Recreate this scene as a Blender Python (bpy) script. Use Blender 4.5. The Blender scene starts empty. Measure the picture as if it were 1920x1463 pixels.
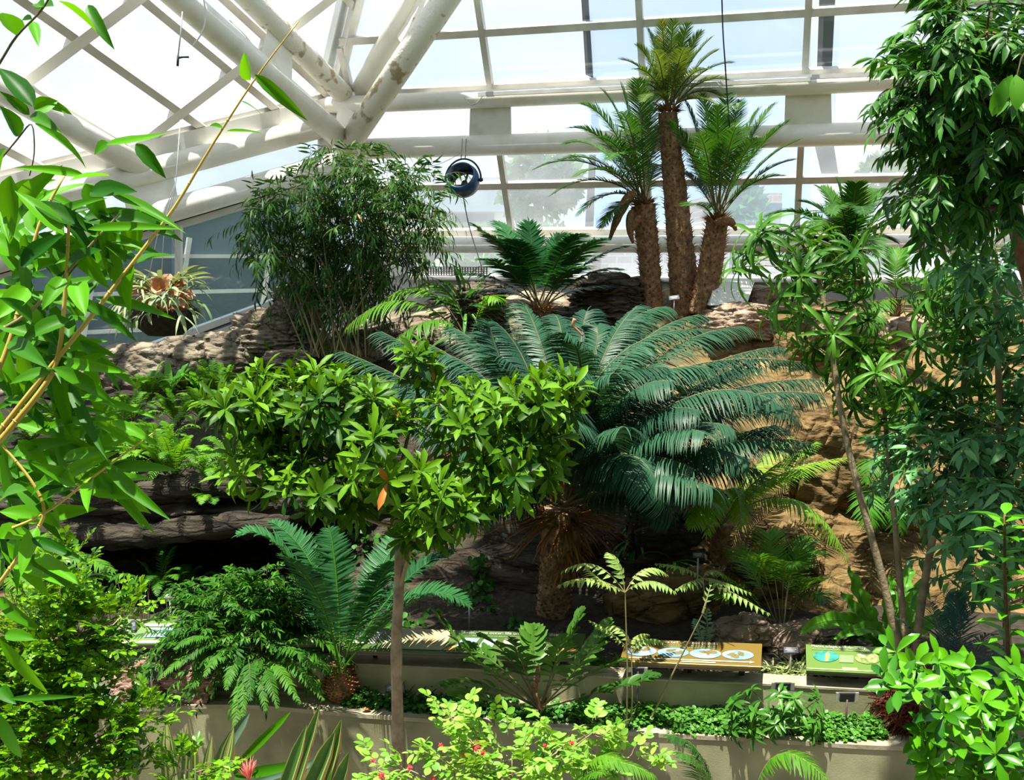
import bpy, math, random
import numpy as np
from mathutils import Vector, noise as mnoise

# ------------------------------------------------------------------ camera, sky, sun, exposure
SC = bpy.context.scene
COL = SC.collection
F, CX, CY, CZ = 1800.0, 960.0, 731.5, 4.2
PITCH = math.atan(251.0 / F)
cam_data = bpy.data.cameras.new('camera')
cam_data.sensor_width = 36.0
cam_data.lens = F / 1920.0 * 36.0
cam_data.clip_start = 0.05
cam_data.clip_end = 500
cam = bpy.data.objects.new('camera', cam_data)
COL.objects.link(cam)
cam.location = (0, 0, CZ)
cam.rotation_euler = (math.pi / 2 - PITCH, 0, 0)
SC.camera = cam
SC.view_settings.view_transform = 'Standard'
SC.view_settings.look = 'None'
SC.view_settings.gamma = 1.0
SC.view_settings.use_curve_mapping = False
SC.view_settings.exposure = 0.42
try:
    SC.cycles.max_bounces = 8
    SC.cycles.transparent_max_bounces = 12
    SC.cycles.use_denoising = True
    SC.cycles.sample_clamp_indirect = 4.0
except Exception:
    pass

world = bpy.data.worlds.new('sky')
SC.world = world
world.use_nodes = True
wn, wl = world.node_tree.nodes, world.node_tree.links
wn.clear()
w_out = wn.new('ShaderNodeOutputWorld')
w_bg = wn.new('ShaderNodeBackground')
w_tc = wn.new('ShaderNodeTexCoord')
w_map = wn.new('ShaderNodeMapping')
w_map.inputs['Scale'].default_value = (1.0, 1.0, 2.5)
w_noise = wn.new('ShaderNodeTexNoise')
w_noise.inputs['Scale'].default_value = 2.2
w_noise.inputs['Detail'].default_value = 6
w_ramp = wn.new('ShaderNodeValToRGB')
w_ramp.color_ramp.elements[0].position = 0.40
w_ramp.color_ramp.elements[0].color = (0.60, 0.77, 0.98, 1)
w_ramp.color_ramp.elements[1].position = 0.58
w_ramp.color_ramp.elements[1].color = (0.88, 0.93, 0.98, 1)
wl.new(w_tc.outputs['Generated'], w_map.inputs['Vector'])
wl.new(w_map.outputs[0], w_noise.inputs['Vector'])
wl.new(w_noise.outputs['Fac'], w_ramp.inputs['Fac'])
wl.new(w_ramp.outputs['Color'], w_bg.inputs['Color'])
w_bg.inputs['Strength'].default_value = 0.92
wl.new(w_bg.outputs[0], w_out.inputs['Surface'])

sun_d = bpy.data.lights.new('sun', 'SUN')
sun_d.energy = 10.0
sun_d.angle = 0.012
sun_d.color = (1.0, 0.95, 0.84)
sun = bpy.data.objects.new('sun', sun_d)
COL.objects.link(sun)
SUN_FROM = Vector((-0.13, -0.17, 1.0))       # where the sun stands, seen from the beds
sun.rotation_euler = SUN_FROM.to_track_quat('Z', 'Y').to_euler()
sun.location = (6, -6, 18)

# ------------------------------------------------------------------ geometry of the view: pixel ray -> point on a real surface
SP, CP = math.sin(PITCH), math.cos(PITCH)
def ray(px, py):
    x, u = (px - CX) / F, -(py - CY) / F
    return np.array([x, CP + u * SP, -SP + u * CP])
ORI = np.array([0, 0, CZ])
def PY(px, py, Y):
    d = ray(px, py)
    return ORI + d * (Y / d[1])
def PZ(px, py, z):
    d = ray(px, py)
    return ORI + d * ((z - CZ) / d[2])
def PP(px, py, plane):
    p0, n = plane
    d = ray(px, py)
    return ORI + d * (np.dot(p0 - ORI, n) / np.dot(d, n))
def unit(v):
    v = np.asarray(v, float)
    return v / max(1e-9, np.linalg.norm(v))
def unitr(v):
    return v / np.maximum(1e-9, np.linalg.norm(v, axis=-1, keepdims=True))
R = np.random.default_rng(7)
random.seed(7)
def lerp(a, b, t):
    return a + (b - a) * t

# ------------------------------------------------------------------ mesh builder
class MB:
    def __init__(s):
        s.v, s.f, s.m, s.t, s.n = [], [], [], [], 0
    def add(s, V, Fc, mat=0, tone=0.5):
        V = np.asarray(V, float).reshape(-1, 3)
        s.v.append(V)
        tone = np.broadcast_to(np.asarray(tone, float), (len(V),))
        s.t.append(tone)
        Fc = np.asarray(Fc, int)
        s.f.append(Fc + s.n)
        s.m.append(np.full(len(Fc), mat))
        s.n += len(V)
    def box(s, c, size, mat=0, R3=None, tone=0.5):
        h = np.asarray(size, float) / 2
        V = np.array([[x, y, z] for x in (-1, 1) for y in (-1, 1) for z in (-1, 1)]) * h
        if R3 is not None:
            V = V @ np.asarray(R3)
        s.hexa(V + np.asarray(c), mat, tone)
    def hexa(s, V, mat=0, tone=0.5):
        s.add(V, [[0, 1, 3, 2], [4, 6, 7, 5], [0, 4, 5, 1], [2, 3, 7, 6], [0, 2, 6, 4], [1, 5, 7, 3]], mat, tone)
    def bar(s, a, b, w, h, up=(0, 0, 1), mat=0):
        a, b = np.asarray(a, float), np.asarray(b, float)
        T = unit(b - a)
        S = unit(np.cross(T, up))
        U = np.cross(S, T)
        V = []
        for P in (a, b):
            for i in (-1, 1):
                for j in (-1, 1):
                    V.append(P + S * i * w / 2 + U * j * h / 2)
        s.hexa(np.array(V), mat)
    def tube(s, pts, rad, sides=8, mat=0, caps=True, tone=0.5, bump=0.0):
        P = np.asarray(pts, float)
        n = len(P)
        rad = np.broadcast_to(np.asarray(rad, float), (n,))
        T = unitr(np.gradient(P, axis=0))
        ref = np.array([0, 0, 1.0]) if abs(T[0][2]) < 0.9 else np.array([1.0, 0, 0])
        U = np.zeros_like(P)
        u = unit(np.cross(T[0], ref))
        for i in range(n):
            u = unit(u - T[i] * np.dot(u, T[i]))
            U[i] = u
        W = np.cross(T, U)
        a = np.linspace(0, 2 * math.pi, sides, endpoint=False)
        rr = rad[:, None] * (1 + (bump * R.standard_normal((n, sides)) if bump else np.zeros((n, sides))))
        V = P[:, None] + rr[..., None] * (np.cos(a)[None, :, None] * U[:, None] + np.sin(a)[None, :, None] * W[:, None])
        i, j = np.meshgrid(np.arange(n - 1), np.arange(sides), indexing='ij')
        j2 = (j + 1) % sides
        Fc = np.stack([i * sides + j, i * sides + j2, (i + 1) * sides + j2, (i + 1) * sides + j], -1).reshape(-1, 4)
        V = V.reshape(-1, 3)
        if caps:
            V = np.vstack([V, P[0], P[-1]])
            k0, k1 = n * sides, n * sides + 1
            c0 = [[k0, (q + 1) % sides, q, q] for q in range(sides)]
            base = (n - 1) * sides
            c1 = [[k1, base + q, base + (q + 1) % sides, base + (q + 1) % sides] for q in range(sides)]
            s.add(V, Fc, mat, tone)
            off = s.n - len(V)
            for cc in (c0, c1):
                tri = np.array(cc)[:, :3]
                s.f.append(tri + off)
                s.m.append(np.full(len(tri), mat))
        else:
            s.add(V, Fc, mat, tone)
    def lathe(s, prof, origin, axis=(0, 0, 1), sides=32, mat=0, closed=False):
        ax = unit(axis)
        ref = np.array([0, 0, 1.0]) if abs(ax[2]) < 0.9 else np.array([1.0, 0, 0])
        U = unit(np.cross(ax, ref)); W = np.cross(ax, U)
        a = np.linspace(0, 2 * math.pi, sides, endpoint=False)
        V = np.array([[np.asarray(origin) + ax * h + r * (math.cos(q) * U + math.sin(q) * W) for q in a] for r, h in prof])
        n = len(prof)
        Fc = [[i * sides + j, i * sides + (j + 1) % sides, (i + 1) * sides + (j + 1) % sides, (i + 1) * sides + j]
              for i in range(n - 1) for j in range(sides)]
        s.add(V.reshape(-1, 3), Fc, mat)
    def poly(s, pts, mat=0):
        s.add(pts, [list(range(len(pts)))], mat)
    def prism(s, pts, vec, mat=0):
        A = np.asarray(pts, float); B = A + np.asarray(vec, float)
        n = len(A)
        s.add(np.vstack([A, B]), [[i, (i + 1) % n, n + (i + 1) % n, n + i] for i in range(n)], mat)
        off = s.n - 2 * n
        s.f.append(np.array([list(range(n))[::-1]]) + off); s.m.append(np.array([mat]))
        s.f.append(np.array([[n + i for i in range(n)]]) + off); s.m.append(np.array([mat]))
    def build(s, name, mats, parent=None, origin=None, smooth=True):
        V = np.vstack(s.v)
        root = None
        if parent is not None:
            root = parent
            while root.parent is not None:
                root = root.parent
            o = np.array(root.location)
        else:
            o = np.array(origin, float) if origin is not None else np.array([V[:, 0].mean(), V[:, 1].mean(), V[:, 2].min()])
        me = bpy.data.meshes.new(name)
        me.vertices.add(len(V))
        me.vertices.foreach_set('co', (V - o).astype(np.float32).ravel())
        sizes = np.concatenate([np.full(len(f), f.shape[1]) for f in s.f])
        loops = np.concatenate([f.ravel() for f in s.f])
        me.loops.add(len(loops))
        me.loops.foreach_set('vertex_index', loops.astype(np.int32))
        me.polygons.add(len(sizes))
        me.polygons.foreach_set('loop_start', np.concatenate([[0], np.cumsum(sizes)[:-1]]).astype(np.int32))
        me.polygons.foreach_set('material_index', np.concatenate(s.m).astype(np.int32))
        me.polygons.foreach_set('use_smooth', np.full(len(sizes), smooth))
        at = me.attributes.new('tone', 'FLOAT', 'POINT')
        at.data.foreach_set('value', np.concatenate(s.t).astype(np.float32))
        me.update(calc_edges=True)
        for m in (mats if isinstance(mats, (list, tuple)) else [mats]):
            me.materials.append(m)
        ob = bpy.data.objects.new(name, me)
        COL.objects.link(ob)
        if parent is not None:
            ob.parent = parent
        else:
            ob.location = o
        return ob

def tag(o, label=None, cat=None, group=None, kind=None):
    if label: o['label'] = label
    if cat: o['category'] = cat
    if group: o['group'] = group
    if kind: o['kind'] = kind
    return o
def thing(name, label, cat, loc, group=None):
    o = bpy.data.objects.new(name, None)
    o.empty_display_size = 0.05
    COL.objects.link(o)
    o.location = [float(x) for x in loc]
    return tag(o, label, cat, group)
def struct(o, label=None):
    return tag(o, label, None, None, 'structure')

# ------------------------------------------------------------------ materials
def node_mat(name):
    m = bpy.data.materials.new(name)
    m.use_nodes = True
    nt = m.node_tree
    nt.nodes.clear()
    out = nt.nodes.new('ShaderNodeOutputMaterial')
    return m, nt, out
def ramp(nt, stops):
    r = nt.nodes.new('ShaderNodeValToRGB')
    e = r.color_ramp.elements
    while len(e) < len(stops):
        e.new(0.5)
    for k, (p, c) in enumerate(stops):
        e[k].position = p
        e[k].color = (*c, 1)
    return r
def plain(name, c, rough=0.6, metal=0.0, spec=0.4, c2=None, scale=8.0, bump=0.0, bscale=60.0, lo=0.35, hi=0.65):
    m, nt, out = node_mat(name)
    b = nt.nodes.new('ShaderNodeBsdfPrincipled')
    b.inputs['Roughness'].default_value = rough
    b.inputs['Metallic'].default_value = metal
    b.inputs['Specular IOR Level'].default_value = spec
    tc = nt.nodes.new('ShaderNodeTexCoord')
    n = nt.nodes.new('ShaderNodeTexNoise')
    n.inputs['Scale'].default_value = scale
    n.inputs['Detail'].default_value = 6
    nt.links.new(tc.outputs['Object'], n.inputs['Vector'])
    r = ramp(nt, [(lo, c), (hi, c2 or tuple(min(1, x * 1.12) for x in c))])
    nt.links.new(n.outputs['Fac'], r.inputs['Fac'])
    nt.links.new(r.outputs['Color'], b.inputs['Base Color'])
    if bump:
        n2 = nt.nodes.new('ShaderNodeTexNoise')
        n2.inputs['Scale'].default_value = bscale
        n2.inputs['Detail'].default_value = 5
        nt.links.new(tc.outputs['Object'], n2.inputs['Vector'])
        bp = nt.nodes.new('ShaderNodeBump')
        bp.inputs['Strength'].default_value = bump
        bp.inputs['Distance'].default_value = 0.03
        nt.links.new(n2.outputs['Fac'], bp.inputs['Height'])
        nt.links.new(bp.outputs[0], b.inputs['Normal'])
    nt.links.new(b.outputs[0], out.inputs['Surface'])
    return m
def leaf_mat(name, c1, c2, old=None, old_at=0.97, rough=0.38, trans=0.3, spec=0.45, tc_mul=(1.7, 1.5, 0.6)):
    """foliage: colour between c1 and c2 by each leaf's own tone, some light passing through the blade"""
    m, nt, out = node_mat(name)
    a = nt.nodes.new('ShaderNodeAttribute')
    a.attribute_name = 'tone'
    stops = [(0.0, c1), (0.85, c2)]
    if old:
        stops += [(old_at, c2), (min(1, old_at + 0.005), old)]
    r = ramp(nt, stops)
    nt.links.new(a.outputs['Fac'], r.inputs['Fac'])
    b = nt.nodes.new('ShaderNodeBsdfPrincipled')
    b.inputs['Roughness'].default_value = rough + 0.04
    b.inputs['Specular IOR Level'].default_value = spec * 0.6
    nt.links.new(r.outputs['Color'], b.inputs['Base Color'])
    t = nt.nodes.new('ShaderNodeBsdfTranslucent')
    mul = nt.nodes.new('ShaderNodeVectorMath')
    mul.operation = 'MULTIPLY'
    mul.inputs[1].default_value = tc_mul
    nt.links.new(r.outputs['Color'], mul.inputs[0])
    nt.links.new(mul.outputs[0], t.inputs['Color'])
    mx = nt.nodes.new('ShaderNodeMixShader')
    mx.inputs[0].default_value = trans
    nt.links.new(b.outputs[0], mx.inputs[1])
    nt.links.new(t.outputs[0], mx.inputs[2])
    nt.links.new(mx.outputs[0], out.inputs['Surface'])
    return m
def rock_mat(name, c1, c2, c3, scale=1.0, strata=0.0, crack=1.0, tilt=(0, 0, 0)):
    m, nt, out = node_mat(name)
    L = nt.links.new
    tc = nt.nodes.new('ShaderNodeTexCoord')
    mp = nt.nodes.new('ShaderNodeMapping')
    mp.inputs['Rotation'].default_value = tilt
    mp.inputs['Scale'].default_value = (scale, scale, scale * (1 + 4 * strata))
    L(tc.outputs['Object'], mp.inputs['Vector'])
    n = nt.nodes.new('ShaderNodeTexNoise')
    n.inputs['Scale'].default_value = 2.6
    n.inputs['Detail'].default_value = 9
    n.inputs['Roughness'].default_value = 0.62
    n.inputs['Distortion'].default_value = 0.6
    L(mp.outputs[0], n.inputs['Vector'])
    r = ramp(nt, [(0.30, c1), (0.5, c2), (0.70, c3)])
    L(n.outputs['Fac'], r.inputs['Fac'])
    # wobble the crack pattern
    wob = nt.nodes.new('ShaderNodeVectorMath'); wob.operation = 'MULTIPLY_ADD'
    wob.inputs[1].default_value = (0.35, 0.35, 0.35)
    L(n.outputs['Color'], wob.inputs[0]); L(mp.outputs[0], wob.inputs[2])
    v = nt.nodes.new('ShaderNodeTexVoronoi')
    v.feature = 'DISTANCE_TO_EDGE'
    v.inputs['Scale'].default_value = 2.1
    L(wob.outputs[0], v.inputs['Vector'])
    cr = ramp(nt, [(0.0, (0.12, 0.1, 0.08)), (0.035 * crack + 0.002, (1, 1, 1))])
    L(v.outputs['Distance'], cr.inputs['Fac'])
    mix = nt.nodes.new('ShaderNodeMixRGB'); mix.blend_type = 'MULTIPLY'
    mix.inputs[0].default_value = 0.9 if crack else 0.0
    L(r.outputs['Color'], mix.inputs[1]); L(cr.outputs['Color'], mix.inputs[2])
    b = nt.nodes.new('ShaderNodeBsdfPrincipled')
    b.inputs['Roughness'].default_value = 0.85
    b.inputs['Specular IOR Level'].default_value = 0.25
    L(mix.outputs[0], b.inputs['Base Color'])
    n2 = nt.nodes.new('ShaderNodeTexNoise')
    n2.inputs['Scale'].default_value = 11
    n2.inputs['Detail'].default_value = 8
    L(mp.outputs[0], n2.inputs['Vector'])
    ad = nt.nodes.new('ShaderNodeMath'); ad.operation = 'MULTIPLY_ADD'
    ad.inputs[1].default_value = 0.5
    L(n2.outputs['Fac'], ad.inputs[0])
    cb = nt.nodes.new('ShaderNodeMath'); cb.operation = 'MINIMUM'
    cb.inputs[1].default_value = 0.12
    L(v.outputs['Distance'], cb.inputs[0])
    ml = nt.nodes.new('ShaderNodeMath'); ml.operation = 'MULTIPLY'
    ml.inputs[1].default_value = 5.0 * crack
    L(cb.outputs[0], ml.inputs[0]); L(ml.outputs[0], ad.inputs[2])
    bp = nt.nodes.new('ShaderNodeBump')
    bp.inputs['Strength'].default_value = 0.9
    bp.inputs['Distance'].default_value = 0.07
    L(ad.outputs[0], bp.inputs['Height']); L(bp.outputs[0], b.inputs['Normal'])
    L(b.outputs[0], out.inputs['Surface'])
    return m
def glass_mat(name, veil, tint=(0.96, 0.98, 1.0), dust=(0.9, 0.93, 0.96), gloss=0.06):
    """dusty horticultural glass: mostly clear, a translucent film of dirt, a little reflection"""
    m, nt, out = node_mat(name)
    L = nt.links.new
    tr = nt.nodes.new('ShaderNodeBsdfTransparent'); tr.inputs[0].default_value = (*tint, 1)
    tl = nt.nodes.new('ShaderNodeBsdfTranslucent'); tl.inputs[0].default_value = (*dust, 1)
    gl = nt.nodes.new('ShaderNodeBsdfGlossy'); gl.inputs['Roughness'].default_value = 0.03
    tc = nt.nodes.new('ShaderNodeTexCoord')
    n = nt.nodes.new('ShaderNodeTexNoise'); n.inputs['Scale'].default_value = 1.6; n.inputs['Detail'].default_value = 7
    L(tc.outputs['Object'], n.inputs['Vector'])
    r = nt.nodes.new('ShaderNodeMapRange')
    r.inputs[1].default_value, r.inputs[2].default_value = 0.3, 0.7
    r.inputs[3].default_value, r.inputs[4].default_value = veil * 0.75, min(1, veil * 1.25)
    L(n.outputs['Fac'], r.inputs[0])
    m1 = nt.nodes.new('ShaderNodeMixShader'); L(r.outputs[0], m1.inputs[0]); L(tr.outputs[0], m1.inputs[1]); L(tl.outputs[0], m1.inputs[2])
    m2 = nt.nodes.new('ShaderNodeMixShader'); m2.inputs[0].default_value = gloss
    L(m1.outputs[0], m2.inputs[1]); L(gl.outputs[0], m2.inputs[2]); L(m2.outputs[0], out.inputs['Surface'])
    return m
def brick_mat(name, c1, c2, mortar, scale=4.0):
    m, nt, out = node_mat(name)
    L = nt.links.new
    tc = nt.nodes.new('ShaderNodeTexCoord')
    mp = nt.nodes.new('ShaderNodeMapping'); mp.inputs['Rotation'].default_value = (math.pi / 2, 0, 0)
    L(tc.outputs['Object'], mp.inputs['Vector'])
    br = nt.nodes.new('ShaderNodeTexBrick')
    br.inputs['Color1'].default_value = (*c1, 1); br.inputs['Color2'].default_value = (*c2, 1); br.inputs['Mortar'].default_value = (*mortar, 1)
    br.inputs['Scale'].default_value = scale
    L(mp.outputs[0], br.inputs['Vector'])
    b = nt.nodes.new('ShaderNodeBsdfPrincipled'); b.inputs['Roughness'].default_value = 0.9
    L(br.outputs['Color'], b.inputs['Base Color']); L(b.outputs[0], out.inputs['Surface'])
    return m

M = {}
M['paint'] = plain('cream_paint', (0.74, 0.69, 0.58), 0.45, c2=(0.84, 0.81, 0.72), scale=3, lo=0.35, hi=0.5)
M['paint_rust'] = plain('flaking_cream_paint', (0.42, 0.33, 0.19), 0.6, c2=(0.82, 0.78, 0.67), scale=5, lo=0.36, hi=0.44, bump=0.3, bscale=30)
M['alu'] = plain('grey_aluminium', (0.50, 0.47, 0.41), 0.4, 0.1, c2=(0.64, 0.61, 0.55), scale=3)
M['white_alu'] = plain('white_aluminium', (0.68, 0.66, 0.60), 0.45, c2=(0.78, 0.76, 0.72), scale=3)
M['black'] = plain('black_rubber', (0.012, 0.012, 0.014), 0.6)
M['dark_metal'] = plain('dark_metal', (0.06, 0.05, 0.045), 0.45, 0.4)
M['brown_metal'] = plain('brown_metal', (0.10, 0.07, 0.06), 0.5, 0.3)
M['steel'] = plain('grey_steel', (0.45, 0.45, 0.44), 0.35, 0.6)
M['glass'] = glass_mat('dusty_roof_glass', 0.035, gloss=0.04)
M['glass_w'] = glass_mat('dusty_wall_glass', 0.15, gloss=0.04)
M['glass_l'] = glass_mat('side_glass', 0.05, tint=(0.88, 0.96, 0.97), gloss=0.08)
M['concrete'] = plain('planter_concrete', (0.18, 0.175, 0.095), 0.85, c2=(0.37, 0.35, 0.21), scale=2.2, lo=0.3, hi=0.62, bump=0.07, bscale=90)
M['coping'] = plain('coping_concrete', (0.27, 0.235, 0.15), 0.85, c2=(0.38, 0.335, 0.235), scale=5, bump=0.12, bscale=40)
M['soil'] = plain('dark_soil', (0.014, 0.010, 0.006), 0.95, c2=(0.038, 0.028, 0.016), scale=20, bump=0.8, bscale=50)
M['light_block'] = plain('dim_light_block', (0.03, 0.05, 0.025), 0.9, c2=(0.08, 0.11, 0.06), scale=1.5)  # dim green for the added walls that hold back skylight
M['path'] = plain('paved_path', (0.12, 0.115, 0.10), 0.8, c2=(0.18, 0.17, 0.15), scale=4)
M['lawn'] = plain('outside_ground', (0.20, 0.24, 0.14), 0.9, c2=(0.30, 0.30, 0.22), scale=0.6)
M['rock_tan'] = rock_mat('tan_rock', (0.11, 0.085, 0.055), (0.24, 0.195, 0.135), (0.38, 0.32, 0.235), 1.0, 0.25)
M['rock_gold'] = rock_mat('golden_brown_rock', (0.05, 0.030, 0.010), (0.15, 0.095, 0.034), (0.27, 0.185, 0.075), 0.8, 0.45, 0.6, (0.5, 0.75, 0))
M['rock_dark'] = rock_mat('dark_strata_rock', (0.018, 0.015, 0.011), (0.042, 0.034, 0.023), (0.085, 0.07, 0.047), 1.1, 0.9)
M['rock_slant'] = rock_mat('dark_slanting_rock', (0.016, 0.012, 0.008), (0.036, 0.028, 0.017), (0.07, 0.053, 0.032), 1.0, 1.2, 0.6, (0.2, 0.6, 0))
M['rock_light'] = rock_mat('pale_rock', (0.17, 0.11, 0.075), (0.32, 0.235, 0.17), (0.46, 0.36, 0.27), 1.2, 0.2, 0.5)
M['petrified'] = rock_mat('petrified_wood', (0.20, 0.10, 0.07), (0.38, 0.22, 0.16), (0.55, 0.38, 0.30), 2.0, 1.6, 0.4, (0, 0.9, 0))
M['rock_brown'] = rock_mat('brown_layered_rock', (0.05, 0.04, 0.03), (0.11, 0.09, 0.065), (0.20, 0.165, 0.12), 1.1, 0.9)
M['log'] = plain('weathered_log', (0.10, 0.065, 0.035), 0.9, c2=(0.26, 0.18, 0.10), scale=7, bump=0.8, bscale=25)
M['bark'] = plain('grey_brown_bark', (0.20, 0.135, 0.085), 0.85, c2=(0.36, 0.27, 0.18), scale=14, bump=0.4, bscale=40)
M['bark_pale'] = plain('pale_stem_bark', (0.16, 0.125, 0.07), 0.8, c2=(0.27, 0.22, 0.13), scale=10, bump=0.3, bscale=40)
M['bark_red'] = plain('reddish_bark', (0.13, 0.055, 0.03), 0.85, c2=(0.22, 0.11, 0.06), scale=10, bump=0.3, bscale=40)
M['twig'] = plain('green_brown_twig', (0.07, 0.07, 0.025), 0.7, c2=(0.14, 0.11, 0.05), scale=10)
M['culm'] = plain('yellow_bamboo_culm', (0.42, 0.30, 0.05), 0.4, c2=(0.60, 0.46, 0.12), scale=6)
M['culm_green'] = plain('thin_green_culm', (0.14, 0.14, 0.05), 0.5, c2=(0.26, 0.22, 0.10), scale=6)
M['fibre'] = plain('cycad_trunk_fibre', (0.13, 0.075, 0.036), 0.95, c2=(0.34, 0.21, 0.11), scale=16, bump=0.8, bscale=45)
M['fibre_red'] = leaf_mat('red_brown_leaf_bases', (0.17, 0.070, 0.028), (0.44, 0.21, 0.095), rough=0.8, trans=0.05, spec=0.1)
M['root_red'] = leaf_mat('dark_red_root_fibres', (0.055, 0.013, 0.008), (0.15, 0.045, 0.03), rough=0.8, trans=0.02, spec=0.1)
M['dead'] = leaf_mat('dead_brown_fronds', (0.16, 0.07, 0.022), (0.40, 0.20, 0.08), rough=0.8, trans=0.1, spec=0.1)
M['cone'] = plain('brown_cone_scales', (0.16, 0.075, 0.03), 0.85, c2=(0.32, 0.17, 0.08), scale=40, bump=1.0, bscale=70)
def greens():
    G = leaf_mat
    M['lf_rhodo'] = G('glossy_fresh_leaf', (0.007, 0.048, 0.003), (0.11, 0.26, 0.006), (0.36, 0.13, 0.02), 0.993, rough=0.40, trans=0.22, spec=.28)
    M['lf_bamboo'] = G('broad_bamboo_leaf', (0.010, 0.085, 0.002), (0.085, 0.32, 0.003), rough=0.42, trans=0.36, spec=.3, tc_mul=(2.2, 1.5, 0.4))
    M['lf_smallbamboo'] = G('fine_bamboo_leaf', (0.010, 0.045, 0.010), (0.05, 0.135, 0.018), (0.35, 0.22, 0.05), 0.985, rough=0.42, spec=.3)
    M['lf_cycad'] = G('blue_green_cycad_leaflet', (0.009, 0.045, 0.024), (0.035, 0.11, 0.055), rough=0.40, trans=0.16, spec=0.32)
    M['lf_fan'] = G('deep_green_cycad_leaflet', (0.008, 0.055, 0.018), (0.035, 0.145, 0.042), rough=0.4, trans=0.2, spec=0.35)
    M['lf_sago'] = G('sago_leaflet', (0.010, 0.060, 0.008), (0.05, 0.155, 0.014), (0.40, 0.18, 0.03), 0.992, rough=0.42, trans=0.28)
    M['lf_sago_old'] = G('yellowing_sago_leaflet', (0.025, 0.085, 0.012), (0.12, 0.18, 0.03), (0.55, 0.20, 0.03), 0.83, rough=0.5, trans=0.3)
    M['lf_palm'] = G('fresh_palm_leaflet', (0.028, 0.12, 0.008), (0.12, 0.30, 0.016), rough=0.42, trans=0.3)
    M['lf_lime'] = G('lime_palm_leaflet', (0.11, 0.30, 0.014), (0.27, 0.52, 0.035), rough=0.38, trans=0.35)
    M['lf_fern'] = G('bright_fern_pinna', (0.030, 0.14, 0.006), (0.15, 0.35, 0.012), rough=0.5, trans=0.35)
    M['lf_fernbush'] = G('leathery_fern_pinna', (0.008, 0.060, 0.006), (0.055, 0.19, 0.010), (0.2, 0.34, 0.02), 0.96, rough=0.45, trans=0.22, spec=.25)
    M['lf_tree'] = G('lanceolate_tree_leaf', (0.010, 0.060, 0.010), (0.06, 0.20, 0.022), (0.16, 0.36, 0.03), 0.88, rough=0.36, trans=0.24, spec=0.4)
    M['lf_glauc'] = G('blue_green_tree_leaf', (0.018, 0.095, 0.034), (0.13, 0.34, 0.12), rough=0.36, trans=0.22, spec=0.4)
    M['lf_aralia'] = G('serrated_aralia_leaf', (0.010, 0.065, 0.005), (0.085, 0.235, 0.022), rough=0.40, trans=0.25, spec=0.35)
    M['lf_gloss'] = G('thick_glossy_leaf', (0.014, 0.10, 0.003), (0.09, 0.31, 0.005), rough=0.25, trans=0.16, spec=0.55)
    M['lf_box'] = G('small_box_leaf', (0.020, 0.11, 0.003), (0.17, 0.37, 0.006), rough=0.33, trans=0.3)
    M['lf_rose'] = G('pale_lime_leaf', (0.10, 0.28, 0.02), (0.29, 0.48, 0.08), rough=0.42, trans=0.35)
    M['lf_ivy'] = G('ivy_leaf', (0.010, 0.055, 0.008), (0.05, 0.18, 0.018), rough=0.4, trans=0.15)
    M['lf_cover'] = G('ground_cover_leaf', (0.025, 0.11, 0.012), (0.09, 0.27, 0.025), rough=0.42, trans=0.25)
    M['lf_zamia'] = G('coontie_leaflet', (0.012, 0.060, 0.008), (0.075, 0.20, 0.02), (0.2, 0.42, 0.03), 0.90, rough=0.33, trans=0.22, spec=0.55)
    M['lf_pale'] = G('pale_yellow_green_leaflet', (0.10, 0.22, 0.045), (0.30, 0.42, 0.11), rough=0.45, trans=0.3)
    M['lf_blue'] = G('dusky_blue_leaflet', (0.012, 0.045, 0.045), (0.035, 0.11, 0.11), rough=0.4, trans=0.12)
    M['lf_silver'] = G('silvery_blue_fern', (0.12, 0.28, 0.20), (0.30, 0.48, 0.36), rough=0.5, trans=0.2)
    M['lf_stag'] = G('antler_frond', (0.09, 0.16, 0.065), (0.30, 0.36, 0.20), (0.45, 0.22, 0.10), 0.6, rough=0.55, trans=0.25)
    M['lf_shield'] = G('dry_shield_frond', (0.30, 0.13, 0.06), (0.60, 0.36, 0.24), rough=0.7, trans=0.25)
    M['lf_nest'] = G('bird_nest_blade', (0.045, 0.19, 0.014), (0.14, 0.40, 0.03), rough=0.35, trans=0.35)
    M['lf_bush'] = G('dark_schefflera_leaf', (0.018, 0.085, 0.012), (0.07, 0.22, 0.02), rough=0.3, trans=0.22, spec=0.55)
greens()

# ------------------------------------------------------------------ plant geometry
PROF = {
    'lance': lambda t: np.clip(np.sin(math.pi * np.clip(t, 0, 1) ** 0.75), 0, 1) ** 0.9 * (1 - 0.15 * t) + 0.03,
    'obov': lambda t: np.clip(np.sin(math.pi * np.clip(t, 0, 1) ** 1.55), 0, 1) ** 0.8 + 0.04,
    'bamboo': lambda t: np.interp(t, [0, 0.06, 0.2, 0.45, 0.75, 1], [0.10, 0.55, 0.95, 1.0, 0.6, 0.02]),
    'strap': lambda t: np.interp(t, [0, 0.1, 0.5, 0.85, 1], [0.55, 0.7, 1.0, 0.7, 0.05]),
    'needle': lambda t: np.interp(t, [0, 0.1, 0.6, 1], [0.7, 1.0, 0.9, 0.06]),
    'oval': lambda t: np.sin(math.pi * np.clip(t, 0, 1)) ** 0.6 + 0.03,
    'tri': lambda t: np.interp(t, [0, 0.12, 0.3, 1], [0.5, 1.0, 0.9, 0.04]),
}
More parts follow.
